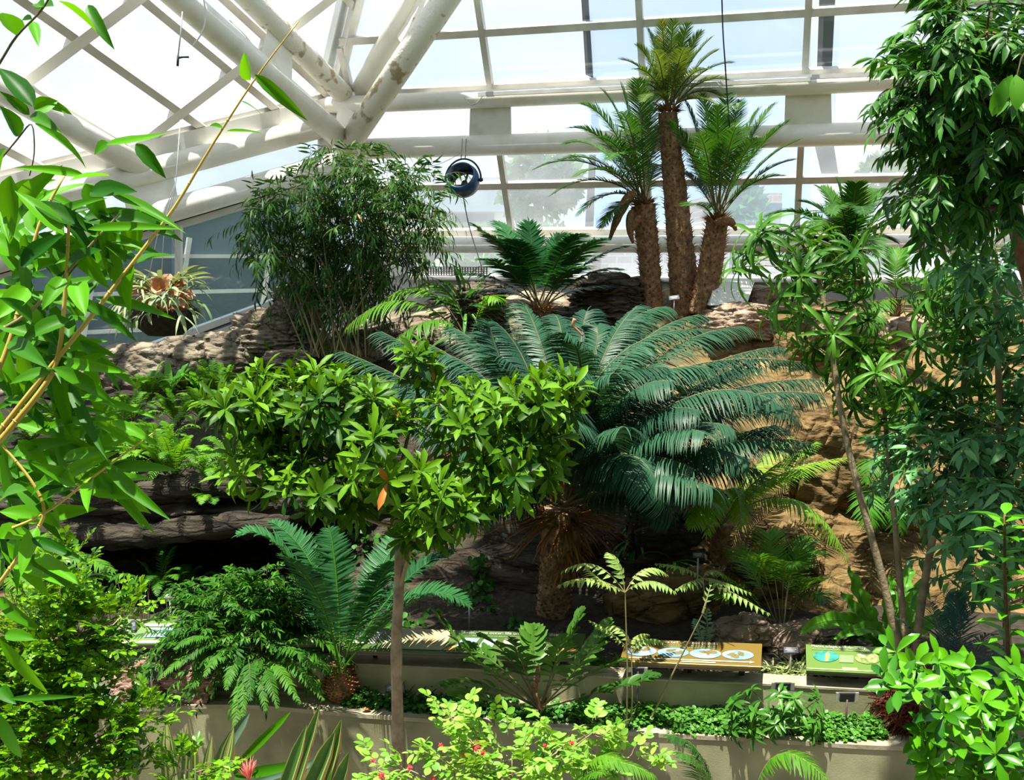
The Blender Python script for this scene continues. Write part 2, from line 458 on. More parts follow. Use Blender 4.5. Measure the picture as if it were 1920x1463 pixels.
def leaves(mb, B, D, N, Ln, W, seg=4, droop=0.4, fold=0.18, prof='lance', mat=0, tone=None, cols=3, mats=None, wave=0.0, wn=6):
    """N leaf blades at once: rows along the blade, bending away from their upper side by droop radians"""
    B = np.atleast_2d(np.asarray(B, float)); n = len(B)
    if n == 0: return
    D = unitr(np.broadcast_to(np.asarray(D, float), (n, 3)))
    N = np.broadcast_to(np.asarray(N, float), (n, 3)) + 1e-4
    S = unitr(np.cross(D, N)); N = np.cross(S, D)
    Ln = np.broadcast_to(np.asarray(Ln, float), (n,)); W = np.broadcast_to(np.asarray(W, float), (n,))
    dr = np.broadcast_to(np.asarray(droop, float), (n,)); dr = np.where(np.abs(dr) < 0.02, 0.02, dr)
    if tone is None: tone = R.random(n) * 0.86 + (R.random(n) > 0.97) * 0.14
    tone = np.broadcast_to(np.asarray(tone, float), (n,))
    if seg == 1:
        tip = B + (D * (np.sin(dr) / dr)[:, None] - N * ((1 - np.cos(dr)) / dr)[:, None]) * Ln[:, None]
        mid = B + D * (Ln * 0.45)[:, None] + N * (W * fold * 0.5)[:, None]
        V = np.stack([B, mid - S * (W / 2)[:, None], tip, mid + S * (W / 2)[:, None]], 1)
        Fc = np.arange(n)[:, None] * 4 + np.array([[0, 1, 2, 3]])
        mb.add(V, Fc, mat, np.repeat(tone, 4)); return
    t = np.linspace(0, 1, seg + 1)
    w = PROF[prof](t)
    th = dr[:, None] * t
    cen = B[:, None] + Ln[:, None, None] * (D[:, None] * (np.sin(th) / dr[:, None])[..., None] - N[:, None] * ((1 - np.cos(th)) / dr[:, None])[..., None])
    Nr = N[:, None] * np.cos(th)[..., None] + D[:, None] * np.sin(th)[..., None]
    xs = np.linspace(-1, 1, cols)
    half = (W[:, None] / 2) * w
    V = cen[:, :, None] + S[:, None, None] * (half[..., None] * xs)[..., None] + Nr[:, :, None] * (half[..., None] * np.abs(xs) * 2 * fold)[..., None]
    if wave:
        ph = R.random(n)[:, None, None] * 6.28
        wv = wave * half[..., None] * np.abs(xs) * np.sin(t[None, :, None] * wn * 6.28 + ph + (xs > 0) * 1.3)
        V = V + Nr[:, :, None] * wv[..., None]
    k = (seg + 1) * cols
    i, j = np.meshgrid(np.arange(seg), np.arange(cols - 1), indexing='ij')
    q = np.stack([i * cols + j, i * cols + j + 1, (i + 1) * cols + j + 1, (i + 1) * cols + j], -1).reshape(-1, 4)
    off = np.arange(n)[:, None, None] * k
    if mats is None:
        mb.add(V.reshape(-1, 3), (q[None] + off).reshape(-1, 4), mat, np.repeat(tone, k))
    else:
        jj = j.reshape(-1)
        mb.add(V.reshape(-1, 3), (q[None] + off).reshape(-1, 4)[:0], mat, np.repeat(tone, k))
        base = mb.n - n * k
        for c in range(cols - 1):
            qq = (q[jj == c][None] + off).reshape(-1, 4) + base
            mb.f.append(qq); mb.m.append(np.full(len(qq), mats[c]))

def bez(P0, P1, P2, t):
    t = np.asarray(t)[:, None]
    return (1 - t) ** 2 * P0 + 2 * t * (1 - t) * P1 + t ** 2 * P2
def rnd_dir(n):
    return unitr(R.standard_normal((n, 3)))

def frond(mb, P0, P1, P2, n=40, ll=0.25, lw=0.012, t0=0.18, a0=75, a1=35, vee=0.25, droop=0.5, rr=0.010, seg=2, prof='needle',
          mr=1, ml=0, up=(0, 0, 1), shape=None, jit=0.08, tone=None, cols=2, fold=0.15, alt=False, roll=0.0, ends=True):
    """a pinnate leaf: a curved midrib from P0 by P1 to P2 with leaflets on both sides"""
    P0, P1, P2 = (np.asarray(p, float) for p in (P0, P1, P2))
    ts = np.linspace(0, 1, 14)
    C = bez(P0, P1, P2, ts)
    mb.tube(C, np.linspace(rr, rr * 0.25, 14), 5, mr, caps=False)
    tl = t0 + (1 - t0) * (np.linspace(0, 1, n) ** 0.92) * 0.995
    P = bez(P0, P1, P2, tl)
    T = unitr(2 * (1 - tl)[:, None] * (P1 - P0) + 2 * tl[:, None] * (P2 - P1))
    up = np.asarray(up, float)
    S = np.cross(T, up); bad = np.linalg.norm(S, axis=1) < 0.15
    S[bad] = np.cross(T[bad], np.array([0.3, 1, 0.1]))
    S = unitr(S)
    for i in range(1, n):                       # keep the blade from flipping over an arch
        if np.dot(S[i], S[i - 1]) < 0: S[i] = -S[i]
    Nn = np.cross(S, T)
    if roll:
        S, Nn = S * math.cos(roll) + Nn * math.sin(roll), Nn * math.cos(roll) - S * math.sin(roll)
    u = (tl - t0) / (1 - t0)
    if shape is None: shape = lambda u: np.interp(u, [0, 0.12, 0.45, 0.8, 1], [0.35, 0.8, 1.0, 0.75, 0.3])
    Ls = ll * shape(u)
    ang = np.radians(lerp(a0, a1, u))
    if tone is None: tone = R.random() * 0.6 + 0.12
    for s in (-1, 1):
        a = ang + R.standard_normal(n) * jit
        v = vee + R.standard_normal(n) * jit
        D = T * np.cos(a)[:, None] + (S * s * np.cos(v)[:, None] + Nn * np.sin(v)[:, None]) * np.sin(a)[:, None]
        NL = Nn * np.cos(v)[:, None] - s * S * np.sin(v)[:, None]
        PB = P + (T * (0.5 * s * (1 - t0) / n * np.linalg.norm(P2 - P0)) if alt else 0)
        leaves(mb, PB, D, NL, Ls * (1 + R.standard_normal(n) * 0.05), lw * (0.5 + 0.5 * shape(u)), seg, droop, fold, prof, ml,
               np.clip(tone + R.standard_normal(n) * 0.08, 0, 0.86), cols)
    if ends:
        leaves(mb, P[-1:], T[-1:], Nn[-1:], Ls[-1:], lw * 0.7, max(2, seg), droop, fold, prof, ml, tone, cols)

def whorl_arr(mb, C, A, k=10, L=0.15, W=0.04, spread=(35, 95), droop=0.5, prof='obov', seg=4, ml=0, fold=0.2, cols=3, tone=None, tj=0.25):
    """leaf rosettes at points C on shoots that point along A"""
    n = len(C)
    A = unitr(A)
    ref = np.where(np.abs(A[:, 2:3]) < 0.9, np.array([[0, 0, 1.0]]), np.array([[1.0, 0, 0]]))
    U = unitr(np.cross(A, ref)); V = np.cross(A, U)
    q = np.arange(k)
    az = q[None] * 2.399 + R.random((n, 1)) * 6.28 + R.standard_normal((n, k)) * 0.2
    el = np.radians(np.linspace(spread[0], spread[1], k))[None] + R.standard_normal((n, k)) * 0.12
    D = A[:, None] * np.cos(el)[..., None] + (U[:, None] * np.cos(az)[..., None] + V[:, None] * np.sin(az)[..., None]) * np.sin(el)[..., None]
    NL = A[:, None] * np.sin(el)[..., None] - (U[:, None] * np.cos(az)[..., None] + V[:, None] * np.sin(az)[..., None]) * np.cos(el)[..., None] + 0.15 * np.array([0, 0, 1])
    Ln = L * (0.65 + 0.45 * R.random((n, k)))
    B = C[:, None] - A[:, None] * (L * 0.18 * (q / k))[None, :, None]
    if tone is None:
        tn = np.clip(R.random((n, 1)) * 0.75 + R.standard_normal((n, k)) * 0.12 + 0.12 - 0.25 * (q / k)[None] + 0.1, 0, 0.86)
        tn = np.where(R.random((n, k)) > 0.994, 1.0, tn)
    else:
        tn = np.clip(tone + R.standard_normal((n, k)) * tj, 0, 0.86)
    leaves(mb, B.reshape(-1, 3), D.reshape(-1, 3), NL.reshape(-1, 3), Ln.ravel(), W * (0.8 + 0.3 * R.random(n * k)), seg, droop, fold, prof, ml, tn.ravel(), cols)

def sprays(mb, C, A, k=8, tl=0.25, L=0.1, W=0.025, ang=50, droop=0.5, prof='lance', seg=2, ml=0, mt=1, cols=2, fold=0.15, tr=0.003, sag=0.4, hang=0.35):
    """leafy twigs starting at C and growing along A, leaves alternate on both sides"""
    for c, a in zip(C, unitr(A)):
        t = tl * (0.7 + 0.5 * R.random())
        P1 = c + a * t * 0.55
        P2 = c + a * t - np.array([0, 0, sag * t])
        u = np.linspace(0.15, 1, k)
        P = bez(c, P1, P2, u)
        mb.tube(bez(c, P1, P2, np.linspace(0, 1, 5)), np.linspace(tr, tr * 0.4, 5), 4, mt, caps=False)
        T = unitr(2 * (1 - u)[:, None] * (P1 - c) + 2 * u[:, None] * (P2 - P1))
        S = unitr(np.cross(T, np.array([0.05, 0.1, 1.0])) + 1e-3)
        Nn = np.cross(S, T)
        r = R.random(k) * 1.2 - 0.6
        sg = np.where(np.arange(k) % 2, 1, -1)[:, None]
        an = np.radians(ang + R.standard_normal(k) * 12); an[-1] = 0.1
        Sd = S * np.cos(r)[:, None] + Nn * np.sin(r)[:, None]
        D = T * np.cos(an)[:, None] + sg * Sd * np.sin(an)[:, None] - np.array([0, 0, hang])
        NL = Nn + rnd_dir(k) * 0.35
        leaves(mb, P, D, NL, L * (0.7 + 0.5 * R.random(k)), W * (0.8 + 0.4 * R.random(k)), seg, droop, fold, prof, ml, None, cols)

def blob_pts(c, rad, n, shell=0.35):
    """points in an ellipsoid, most near its skin, with outward directions"""
    d = rnd_dir(n)
    r = R.random(n)[:, None] ** shell
    return c + d * r * np.asarray(rad), d
def pxr(px, Y):
    return px * Y / F

def foliage_tree(name, label, cat, base, trunk_pts, trunk_r, blobs, leafer, mats, bark, group=None, extra_trunks=(), br=0.012, twigs=5, dens=1.0):
    """a woody plant: trunk, a branch to every mass of leaves, each mass a sub-part of its branch.
    blobs: (px, py, depth, rx px, ry px, depth radius m, count)"""
    root = thing(name, label, cat, base, group)
    tb = MB()
    tb.tube(trunk_pts, trunk_r, 10, 0, bump=0.03)
    tb.build('trunk', bark, root)
    for pts, rr in extra_trunks:
        t2 = MB(); t2.tube(pts, rr, 8, 0, bump=0.03); t2.build('trunk', bark, root)
    TP = np.vstack([np.asarray(trunk_pts)] + [np.asarray(p) for p, _ in extra_trunks])
    dense = np.vstack([lerp(TP[i], TP[i + 1], s) for i in range(len(TP) - 1) for s in np.linspace(0, 1, 6)])
    for (px, py, Y, rx, ry, rz, cnt) in blobs:
        c = PY(px, py, Y)
        low = dense[dense[:, 2] < c[2] + 0.02]
        src = low if len(low) else dense
        s0 = src[np.argmin(np.linalg.norm(src - c, axis=1) + 0.3 * np.abs(src[:, 2] - c[2] + 0.3))]
        b = MB()
        midp = lerp(s0, c, 0.55) + np.array([0, 0, -0.05])
        b.tube(bez(s0, midp, c, np.linspace(0, 1, 6)), np.linspace(br, br * 0.5, 6), 6, 0)
        rad = np.array([pxr(rx, Y), rz, pxr(ry, Y)])
        P, A = blob_pts(c, rad, max(3, int(cnt * dens)))
        for p in P[:twigs * 3:3]:
            q0 = lerp(c, p, 0.1)
            b.tube([q0, lerp(q0, p, 0.5) + np.array([0, 0, -0.01]), p], [br * 0.45, br * 0.35, br * 0.2], 5, 0, caps=False)
        bo = b.build('branch', bark, root)
        f = MB()
        leafer(f, P, A)
        f.build('foliage', mats, bo)
    return root

def rock_mesh(c, size, seed, rot=(0, 0, 0), sub=5, rough=0.22, strata=0.0, flat=0.75):
    """an irregular boulder: a rounded block pushed about by fractal noise, with ledges where strata > 0"""
    from mathutils import Euler
    n = 2 ** sub
    g = np.linspace(-1, 1, n + 1)
    mb = MB()
    E = np.array(Euler(rot).to_matrix())
    off = Vector((seed * 7.13, seed * 3.7, seed * 1.9))
    for ax in range(3):
        for sg in (-1, 1):
            A, Bq = np.meshgrid(g, g, indexing='ij')
            P = np.zeros((n + 1, n + 1, 3))
            P[..., ax] = sg; P[..., (ax + 1) % 3] = A; P[..., (ax + 2) % 3] = Bq
            P = P.reshape(-1, 3)
            nrm = np.linalg.norm(P, axis=1, keepdims=True)
            sph = P / nrm
            Q = lerp(sph, P * 0.85, flat * 0.6)
            out = []
            for q in Q:
                v = Vector(q)
                h = mnoise.fractal(v * 1.3 + off, 1.0, 2.1, 5) * rough
                h += (mnoise.noise(v * 0.9 + off * 2)) * rough * 1.2
                cell = mnoise.voronoi(v * 1.7 + off)[0]
                h -= max(0, 0.12 - (cell[1] - cell[0])) * 0.7
                if strata:
                    z = q[2] * 6 + mnoise.noise(v * 2 + off) * 1.2
                    h += strata * (0.5 - abs((z % 1.0) - 0.5)) * 0.35
                out.append(q * (1 + h))
            V = (np.array(out) * np.asarray(size) / 2) @ E.T + np.asarray(c)
            i, j = np.meshgrid(np.arange(n), np.arange(n), indexing='ij')
            k = n + 1
            q = np.stack([i * k + j, (i + 1) * k + j, (i + 1) * k + j + 1, i * k + j + 1], -1).reshape(-1, 4)
            if sg < 0: q = q[:, ::-1]
            mb.add(V, q, 0)
    return mb
def rock(name, label, px, py, Y, wpx, hpx, depth, mat, seed, group=None, rot=(0, 0, 0), cat='rock', **k):
    c = PY(px, py, Y)
    o = rock_mesh(c, (pxr(wpx, Y), depth, pxr(hpx, Y)), seed, rot, **k).build(name, mat)
    return tag(o, label, cat, group)

# ------------------------------------------------------------------ the glasshouse
AZ = math.radians(15.0)
HV = np.array([math.cos(AZ), -math.sin(AZ), 0.0])                    # along the back wall
NH = np.array([math.sin(AZ), math.cos(AZ), 0.0])                     # away from the beds
SL = math.radians(60.0)
UPV = -NH * math.cos(SL) + np.array([0, 0, math.sin(SL)])            # up the slope, leaning in over the beds
PO = ORI + NH * 15.0
NR = unit(np.cross(HV, UPV))
BACK = (PO, NR)
def bk(h, s, off=0.0):
    return PO + HV * h + UPV * s - NR * off * np.sign(np.dot(NR, NH))
def bhs(px, py):
    d = PP(px, py, BACK) - PO
    return np.dot(d, HV), np.dot(d, UPV)
# side wall: rails come towards the beds and step down
EV = unit([2490 / 3306, 1953 / 3306, 975 / 3306])
NODE = PP(640, 225, BACK)
SIDE = (NODE, unit(np.cross(EV, [0, 0, 1])))
def sd(px, py): return PP(px, py, SIDE)
EV_S = unit(EV)
# low roof over the side: rafters run down to the eave
RV = unit([695, 1726, -653])
ROOF = (PP(630, 180, SIDE), unit(np.cross(EV, RV)))
def rf(px, py): return PP(px, py, ROOF)

struct(MB_floor := (lambda m: (m.hexa(np.array([[x, y, z] for x in (-14, 14) for y in (-6, 15.5) for z in (-0.1, 0)])), m.build('floor', M['path']))[1])(MB()))
def slab(name, a, b, mat):
    m = MB()
    m.hexa(np.array([[x, y, z] for x in (a[0], b[0]) for y in (a[1], b[1]) for z in (a[2], b[2])]))
    return m.build(name, mat)
struct(slab('light_block_rear', (-14, -6.3, 0), (14, -6.0, 11), M['light_block']))  # opaque walls added out of view to cut skylight from behind and the sides
struct(slab('light_block_right', (14, -6.3, 0), (14.3, 11, 9), M['light_block']))
struct(slab('light_block_left', (-14.3, -6.3, 0), (-14, 4, 8), M['light_block']))
struct(slab('ground', (-60, 15.6, 1.4), (60, 90, 1.5), M['lawn']))

def beam(name, a, b, r, mat='paint', sides=18):
    m = MB(); m.tube([a, lerp(np.asarray(a), np.asarray(b), 0.5), b], r, sides)
    return struct(m.build(name, M[mat]))
def rail(name, a, b, w, h, up, mat='alu'):
    m = MB(); m.bar(a, b, w, h, up)
    return struct(m.build(name, M[mat], smooth=False))

n_win, n_trim = [0], [0]
def pane(pts, mat, nrm, t=0.012):
    n_win[0] += 1
    m = MB(); m.prism(pts, unit(nrm) * t)
    return struct(m.build('window_%d' % n_win[0], M[mat], smooth=False))
def trim(a, b, w, h, up, mat='alu'):
    n_trim[0] += 1
    return rail('trim_%d' % n_trim[0], a, b, w, h, up, mat)

# back wall and its sloping glass -----------------------------------
ribs_px = [(909, 80), (1202, 70), (1513, 60)]
rh = [bhs(*p)[0] for p in ribs_px]
step = (rh[2] - rh[0]) / 2
ribs = [rh[0] - 2 * step, rh[0] - step, rh[0], rh[1], rh[2], rh[2] + step, rh[2] + 2 * step, rh[2] + 3 * step]
rows_px = [(1212, -130), (1212, 40), (1212, 150), (1212, 340), (1212, 432), (1212, 520)]
rows = [bhs(*p)[1] for p in rows_px]
# the hip where the two glass slopes meet
hip_d = unit(np.cross(NR, ROOF[1]))
if hip_d[2] < 0: hip_d = -hip_d
A3 = np.array([NR, ROOF[1], hip_d]); b3 = np.array([np.dot(NR, PO), np.dot(ROOF[1], ROOF[0]), np.dot(hip_d, NODE)])
hip_o = np.linalg.solve(A3, b3)
def hip_h(s):
    """h of the hip line at slope height s"""
    u = (s - np.dot(hip_o - PO, UPV)) / np.dot(hip_d, UPV)
    return np.dot(hip_o + hip_d * u - PO, HV)
node_h, node_s = bhs(640, 225)
hmax = ribs[-1]
for r_i in range(len(rows) - 1):
    s1, s0 = rows[r_i], rows[r_i + 1]
    for c_i in range(len(ribs) - 1):
        h0, h1 = ribs[c_i], ribs[c_i + 1]
        lo0 = max(h0, hip_h(s0) if s0 > node_s else node_h); lo1 = max(h0, hip_h(s1) if s1 > node_s else node_h)
        if min(lo0, lo1) >= h1 - 0.05: continue
        lo0, lo1 = min(lo0, h1 - 0.01), min(lo1, h1 - 0.01)
        if r_i < 2: mat = 'glass'
        else: mat = 'glass_w'
        pane([bk(lo0, s0), bk(h1, s0), bk(h1, s1), bk(lo1, s1)], mat, NR)
for h in ribs:
    s_top = rows[0]
    s_bot = rows[-1]
    if h < node_h: s_bot = max(s_bot, node_s + 0.1)
    if hip_h(s_top) > h and h < hip_h(s_top):
        # rib stops at the hip
        ss = np.linspace(s_bot, s_top, 60)
        ok = [s for s in ss if h > (hip_h(s) if s > node_s else node_h)]
        if len(ok) < 2: continue
        s_bot, s_top = min(ok), max(ok)
    trim(bk(h, s_bot, .04), bk(h, s_top, .04), 0.085, 0.11, NR)
for k, s in enumerate(rows):
    h0 = hip_h(s) if s > node_s else node_h
    trim(bk(h0, s, .04), bk(hmax, s, .04), 0.13 if k in (2, 4) else 0.10, 0.09, NR)
# big round beams along the back wall: (pixel on the beam's middle line)
def back_beam(px, py, off, r, name='steel_beam', h0=None, h1=None, mat='paint'):
    h, s = bhs(px, py)
    p = PP(px, py, (PO - NH * off, NR)) 
    hh = np.dot(p - PO, HV)
    a = p + HV * ((h0 if h0 is not None else node_h) - hh); b = p + HV * ((h1 if h1 is not None else hmax) - hh)
    return beam(name, a, b, r, mat), a, b
_, bA0, bA1 = back_beam(1212, 172, 0.35, 0.125, mat='paint')
_, bB0, bB1 = back_beam(1212, 263, 0.45, 0.15)
_, bC0, bC1 = back_beam(1212, 458, 0.30, 0.13)
def on_line(a, b, px):
    """point of the 3-D line a-b that shows in column px"""
    d = b - a
    k = (px - CX) / F
    # x = k * (forward), forward = y*CP - (z-CZ)*SP
    f0 = a[1] * CP - (a[2] - CZ) * SP; fd = d[1] * CP - d[2] * SP
    t = (a[0] - k * f0) / (k * fd - d[0])
    return a + d * t
def plate(corners, thick, nrm, mat='paint'):
    m = MB(); m.prism(corners, unit(nrm) * thick)
    return struct(m.build('beam_panel', M[mat], smooth=False))
for x0, x1 in ((879, 959), (1470, 1560)):
    plate([on_line(bB0, bB1, x0), on_line(bB0, bB1, x1), on_line(bA0, bA1, x1 - 2), on_line(bA0, bA1, x0 + 3)], 0.03, NH)
rail('steel_beam', on_line(bA0, bA1, 905) - NH * 0.2 + UPV * .03, on_line(bA0, bA1, 1520) - NH * 0.2 + UPV * .03, 0.05, 0.05, (0, 0, 1), 'alu')
rail('steel_beam', on_line(bA0, bA1, 1520) - NH * 0.2 + UPV * .06, on_line(bA0, bA1, 1740) - NH * 0.2 + UPV * .06, 0.05, 0.05, (0, 0, 1), 'alu')
# sill, grille and low wall below the glass
sill = bk(0, rows[-1])[2]
m = MB()
p0, p1 = bk(node_h - 0.2, rows[-1]), bk(hmax, rows[-1])
for a_, b_ in ((p0, p1),):
    m.prism([a_ + NH * .25, a_ - NH * .12, a_ - NH * .12 - np.array([0, 0, 3.4]), a_ + NH * .25 - np.array([0, 0, 3.4])], b_ - a_)
struct(m.build('wall_back', M['alu'], smooth=False))
m = MB()
for k in range(3):
    m.prism([p0 - NH * .10 + np.array([0, 0, .0]), p0 - NH * .24 + np.array([0, 0, 0]), p0 - NH * .24 - np.array([0, 0, .06]), p0 - NH * .10 - np.array([0, 0, .06])], p1 - p0)
    break
struct(m.build('window_sill', M['white_alu'], smooth=False))
# dark perforated heating grille on the sill
g0, g1 = on_line(p0 - NH * .17, p1 - NH * .17, 690), on_line(p0 - NH * .17, p1 - NH * .17, 915)
m = MB()
nsl = 46
for k in range(nsl):
    a_ = lerp(g0, g1, (k + .5) / nsl)
    m.box(a_ + np.array([0, 0, .08]), (0.018, 0.02, 0.13), 0)
for z in (0.015, 0.05, 0.085, 0.12, 0.15):
    m.bar(g0 + np.array([0, 0, z]), g1 + np.array([0, 0, z]), 0.024, 0.012)
tag(m.build('heating_grille', M['dark_metal'], smooth=False), 'long dark perforated heating grille along the sill behind the slender bamboo', 'grille')

# hip beams, two and two, and their web plates ------------------------
CENT = np.array([0.0, 9.0, 5.0])
def in_from(p, d): return p + unit(CENT - p) * d
def beam_px(px0, py0, px1, py1, line, ext0, ext1, r, mat='paint'):
    """a beam along a known 3-D direction through two columns"""
    return beam('steel_beam', ext0, ext1, r, mat)
hipA = hip_o + hip_d * np.dot(NODE - hip_o, hip_d)
HN = float(np.dot(NODE - ORI, [0, 1, 0]))
def two(pxa, pya, ya, pxb, pyb, yb, r, mat='paint', ext=0.0):
    a, b = PY(pxa, pya, ya), PY(pxb, pyb, yb)
    return a, b + (b - a) * ext, beam('steel_beam', a, b + (b - a) * ext, r, mat)
yN = HN - 0.3
# up to the right, along the hip
slope_y = hip_d[1] / max(1e-6, hip_d[2])
def hip_depth(px, py, y_start, z_start):
    """depth at which a beam parallel to the hip passes this pixel row"""
    d = ray(px, py)
    # z = CZ + d2/d1*Y ; z - z_start = (Y - y_start)/slope_y
    k = d[2] / d[1]
    return (y_start / slope_y + CZ - z_start) / (1 / slope_y - k)
zN2 = PY(672, 185, yN)[2]
a2, b2, _ = two(668, 190, yN, 775, -8, hip_depth(775, -8, yN, zN2), 0.16, ext=0.5)
zN1 = PY(655, 268, yN - .5)[2]
a1, b1, _ = two(655, 268, yN - .5, 838, -5, hip_depth(838, -5, yN - .5, zN1), 0.175, 'paint_rust', ext=0.5)
def lp(a, b, t): return a + (b - a) * t
plate([lp(a1, b1, .42), lp(a1, b1, .66), lp(a2, b2, .68), lp(a2, b2, .45)], 0.03, (0, 1, 0), 'paint_rust')
# up to the left, over the beds
def raft_depth(px, py, p):
    d = ray(px, py); k = d[2] / d[1]; sl = RV[2] / RV[1]
    return (CZ - p[2] + sl * p[1]) / (sl - k)
pL1 = PY(641, 262, yN - .45)
aL1, bL1, _ = two(641, 262, yN - .45, 340, -2, raft_depth(340, -2, pL1), 0.165, ext=0.4)
pL2 = PY(658, 192, yN)
aL2, bL2, _ = two(658, 192, yN, 455, -15, raft_depth(455, -15, pL2), 0.15, 'paint_rust', ext=0.4)
plate([lp(aL1, bL1, .27), lp(aL1, bL1, .42), lp(aL2, bL2, .56), lp(aL2, bL2, .42)], 0.03, (0, 1, 0))
plate([lp(aL1, bL1, .80), lp(aL1, bL1, 1.0), lp(aL2, bL2, 1.2), lp(aL2, bL2, 1.0)], 0.03, (0, 1, 0))
# corner hub and post
m = MB()
hub = PY(655, 240, yN - .15)
m.tube([hub + np.array([0, 0, -.55]), hub, hub + np.array([0, 0, .5])], [.12, .22, .12], 16)
struct(m.build('corner_column', M['paint']))
post_top = PY(608, 235, yN - .1)
beam('corner_column', post_top, post_top - np.array([0, 0, 2.6]), 0.105)
# side wall: eave rail, two big beams, white rail, sill ----------------
def side_line(px, py, off=0.0, l0=-6.5, l1=0.1):
    p = PP(px, py, (SIDE[0] + np.array([0.62, -0.78, 0]) * off, SIDE[1]))
    base = NODE + np.array([0.62, -0.78, 0]) * off
    t = np.dot(p - base, EV_S)
    return p + EV_S * (l0 - t), p + EV_S * (l1 - t)
LL = -7.5
e0, e1 = side_line(330, 254, 0.0, LL, 0.3); trim(e0, e1, 0.20, 0.16, (0, 0, 1), 'alu')
e0, e1 = side_line(330, 268, 0.12, LL, 0.3); trim(e0, e1, 0.10, 0.22, (0, 0, 1), 'white_alu')
d0, d1 = side_line(400, 290, 0.25, LL, 0.05); beam('steel_beam', d0, d1, 0.165)
f0_, f1_ = side_line(400, 371, 0.35, LL, -0.05); beam('steel_beam', f0_, f1_, 0.16)
for x0, x1 in ((247, 331),):
    plate([on_line(f0_, f1_, x0 - 6), on_line(f0_, f1_, x1 + 4), on_line(d0, d1, x1 - 10), on_line(d0, d1, x0 - 22)], 0.03, SIDE[1])
e0, e1 = side_line(420, 384, 0.12, LL, 0.0); trim(e0, e1, 0.06, 0.09, (0, 0, 1), 'black')
w0, w1 = side_line(420, 397, 0.10, LL, 0.0); trim(w0, w1, 0.09, 0.10, (0, 0, 1), 'white_alu')
s0_, s1_ = side_line(340, 629, 0.06, LL, 0.4)
trim(s0_, s1_, 0.16, 0.09, (0, 0, 1), 'white_alu')
s2_, s3_ = side_line(340, 638, 0.10, LL, 0.4); trim(s2_, s3_, 0.10, 0.02, (0, 0, 1), 'black')
s4_, s5_ = side_line(340, 655, 0.10, LL, 0.4); trim(s4_, s5_, 0.14, 0.18, (0, 0, 1), 'white_alu')
# side glass between the mullions, clear strip above, dark view below
cols_px = [-220, 33, 333, 560, 640]
up0, up1 = side_line(330, 262, 0.0, LL, 0.2)
for i in range(len(cols_px) - 1):
    xa, xb = cols_px[i], cols_px[i + 1]
    A_, B_ = on_line(s0_, s1_, xa), on_line(s0_, s1_, xb)
    C_, D_ = on_line(w0, w1, xb), on_line(w0, w1, xa)
    pane([A_, B_, C_, D_], 'glass_l', SIDE[1])
    E_, G_ = on_line(up0, up1, xb), on_line(up0, up1, xa)
    pane([D_, C_, E_, G_], 'glass', SIDE[1])
    if 0 < i < 4:
        trim(A_ + np.array([.03, -.04, 0]), D_ + np.array([.03, -.04, 0]), 0.10, 0.08, (1, 0, 0), 'white_alu')
m = MB()
m.prism([s4_ + np.array([0, 0, -.05]), s5_ + np.array([0, 0, -.05]), s5_ + np.array([0, 0, -2.5]), s4_ + np.array([0, 0, -2.5])], np.array([-.1, .13, 0]))
struct(m.build('wall_side', M['white_alu'], smooth=False))
# roof over the side: rafters and cross bars in one plane, a pane in every mesh
def uv_roof(px, py):
    d = rf(px, py) - ROOF[0]
    # solve d = a*X + b*RV
    A_ = np.array([XV, RV]).T
    return np.linalg.lstsq(A_, d, rcond=None)[0]
XV = unit(rf(600, 0) - rf(230, 283))                                  # the cross bars
raft = sorted(uv_roof(*p)[0] for p in [(205, 138 - 24), (395, 103), (475, 50), (677, 30)])
raft = [raft[0] - 1.9 * (raft[1] - raft[0]), raft[0] - 0.95 * (raft[1] - raft[0])] + raft
cross = sorted([uv_roof(145, 68)[1], uv_roof(390, 160)[1], uv_roof(585, 15)[1]])
dc = cross[1] - cross[0]
cross = [cross[0] - 2 * dc, cross[0] - dc] + cross[:2]
rp = lambda a, b: ROOF[0] + XV * a + RV * b
def eave_b(a):
    """b at which the roof meets the eave line for a given a"""
    # point on eave: ROOF[0] + EV*t ; solve a*XV + b*RV = t*EV
    A_ = np.array([RV, -EV]).T
    return np.linalg.lstsq(A_, -XV * a, rcond=None)[0][0]
def hip_b(a):
    A_ = np.array([RV, -hip_d]).T
    return np.linalg.lstsq(A_, -XV * a + (hip_o - ROOF[0]), rcond=None)[0][0]
b_top = cross[0] - dc
def bmax(a): return min(eave_b(a), hip_b(a)) if a > 0 or True else 0
amax = raft[-1] + 1.2
edges_a = raft + [amax]
for i in range(len(edges_a) - 1):
    a0_, a1_ = edges_a[i], edges_a[i + 1]
    bs = [b_top] + cross + [99]
    for j in range(len(bs) - 1):
        q0, q1 = bs[j], bs[j + 1]
        c00, c01 = min(q1, bmax(a0_)), min(q1, bmax(a1_))
        if c00 <= q0 + .02 and c01 <= q0 + .02: continue
        c00, c01 = max(c00, q0 + .01), max(c01, q0 + .01)
        pane([rp(a0_, q0), rp(a1_, q0), rp(a1_, c01), rp(a0_, c00)], 'glass', ROOF[1])
UPR = ROOF[1] if ROOF[1][2] > 0 else -ROOF[1]
for a in raft:
    if bmax(a) > b_top: trim(rp(a, b_top) - UPR * .05, rp(a, bmax(a)) - UPR * .05, 0.10, 0.13, UPR, 'alu')
for b in cross:
    ends = [a for a in np.linspace(raft[0], amax, 200) if bmax(a) > b]
    if len(ends) > 3: trim(rp(ends[0], b) - UPR * .06, rp(ends[-1], b) - UPR * .06, 0.15, 0.12, UPR, 'white_alu')
hs0 = hip_o + hip_d * (np.dot(NODE - hip_o, hip_d) - .1)
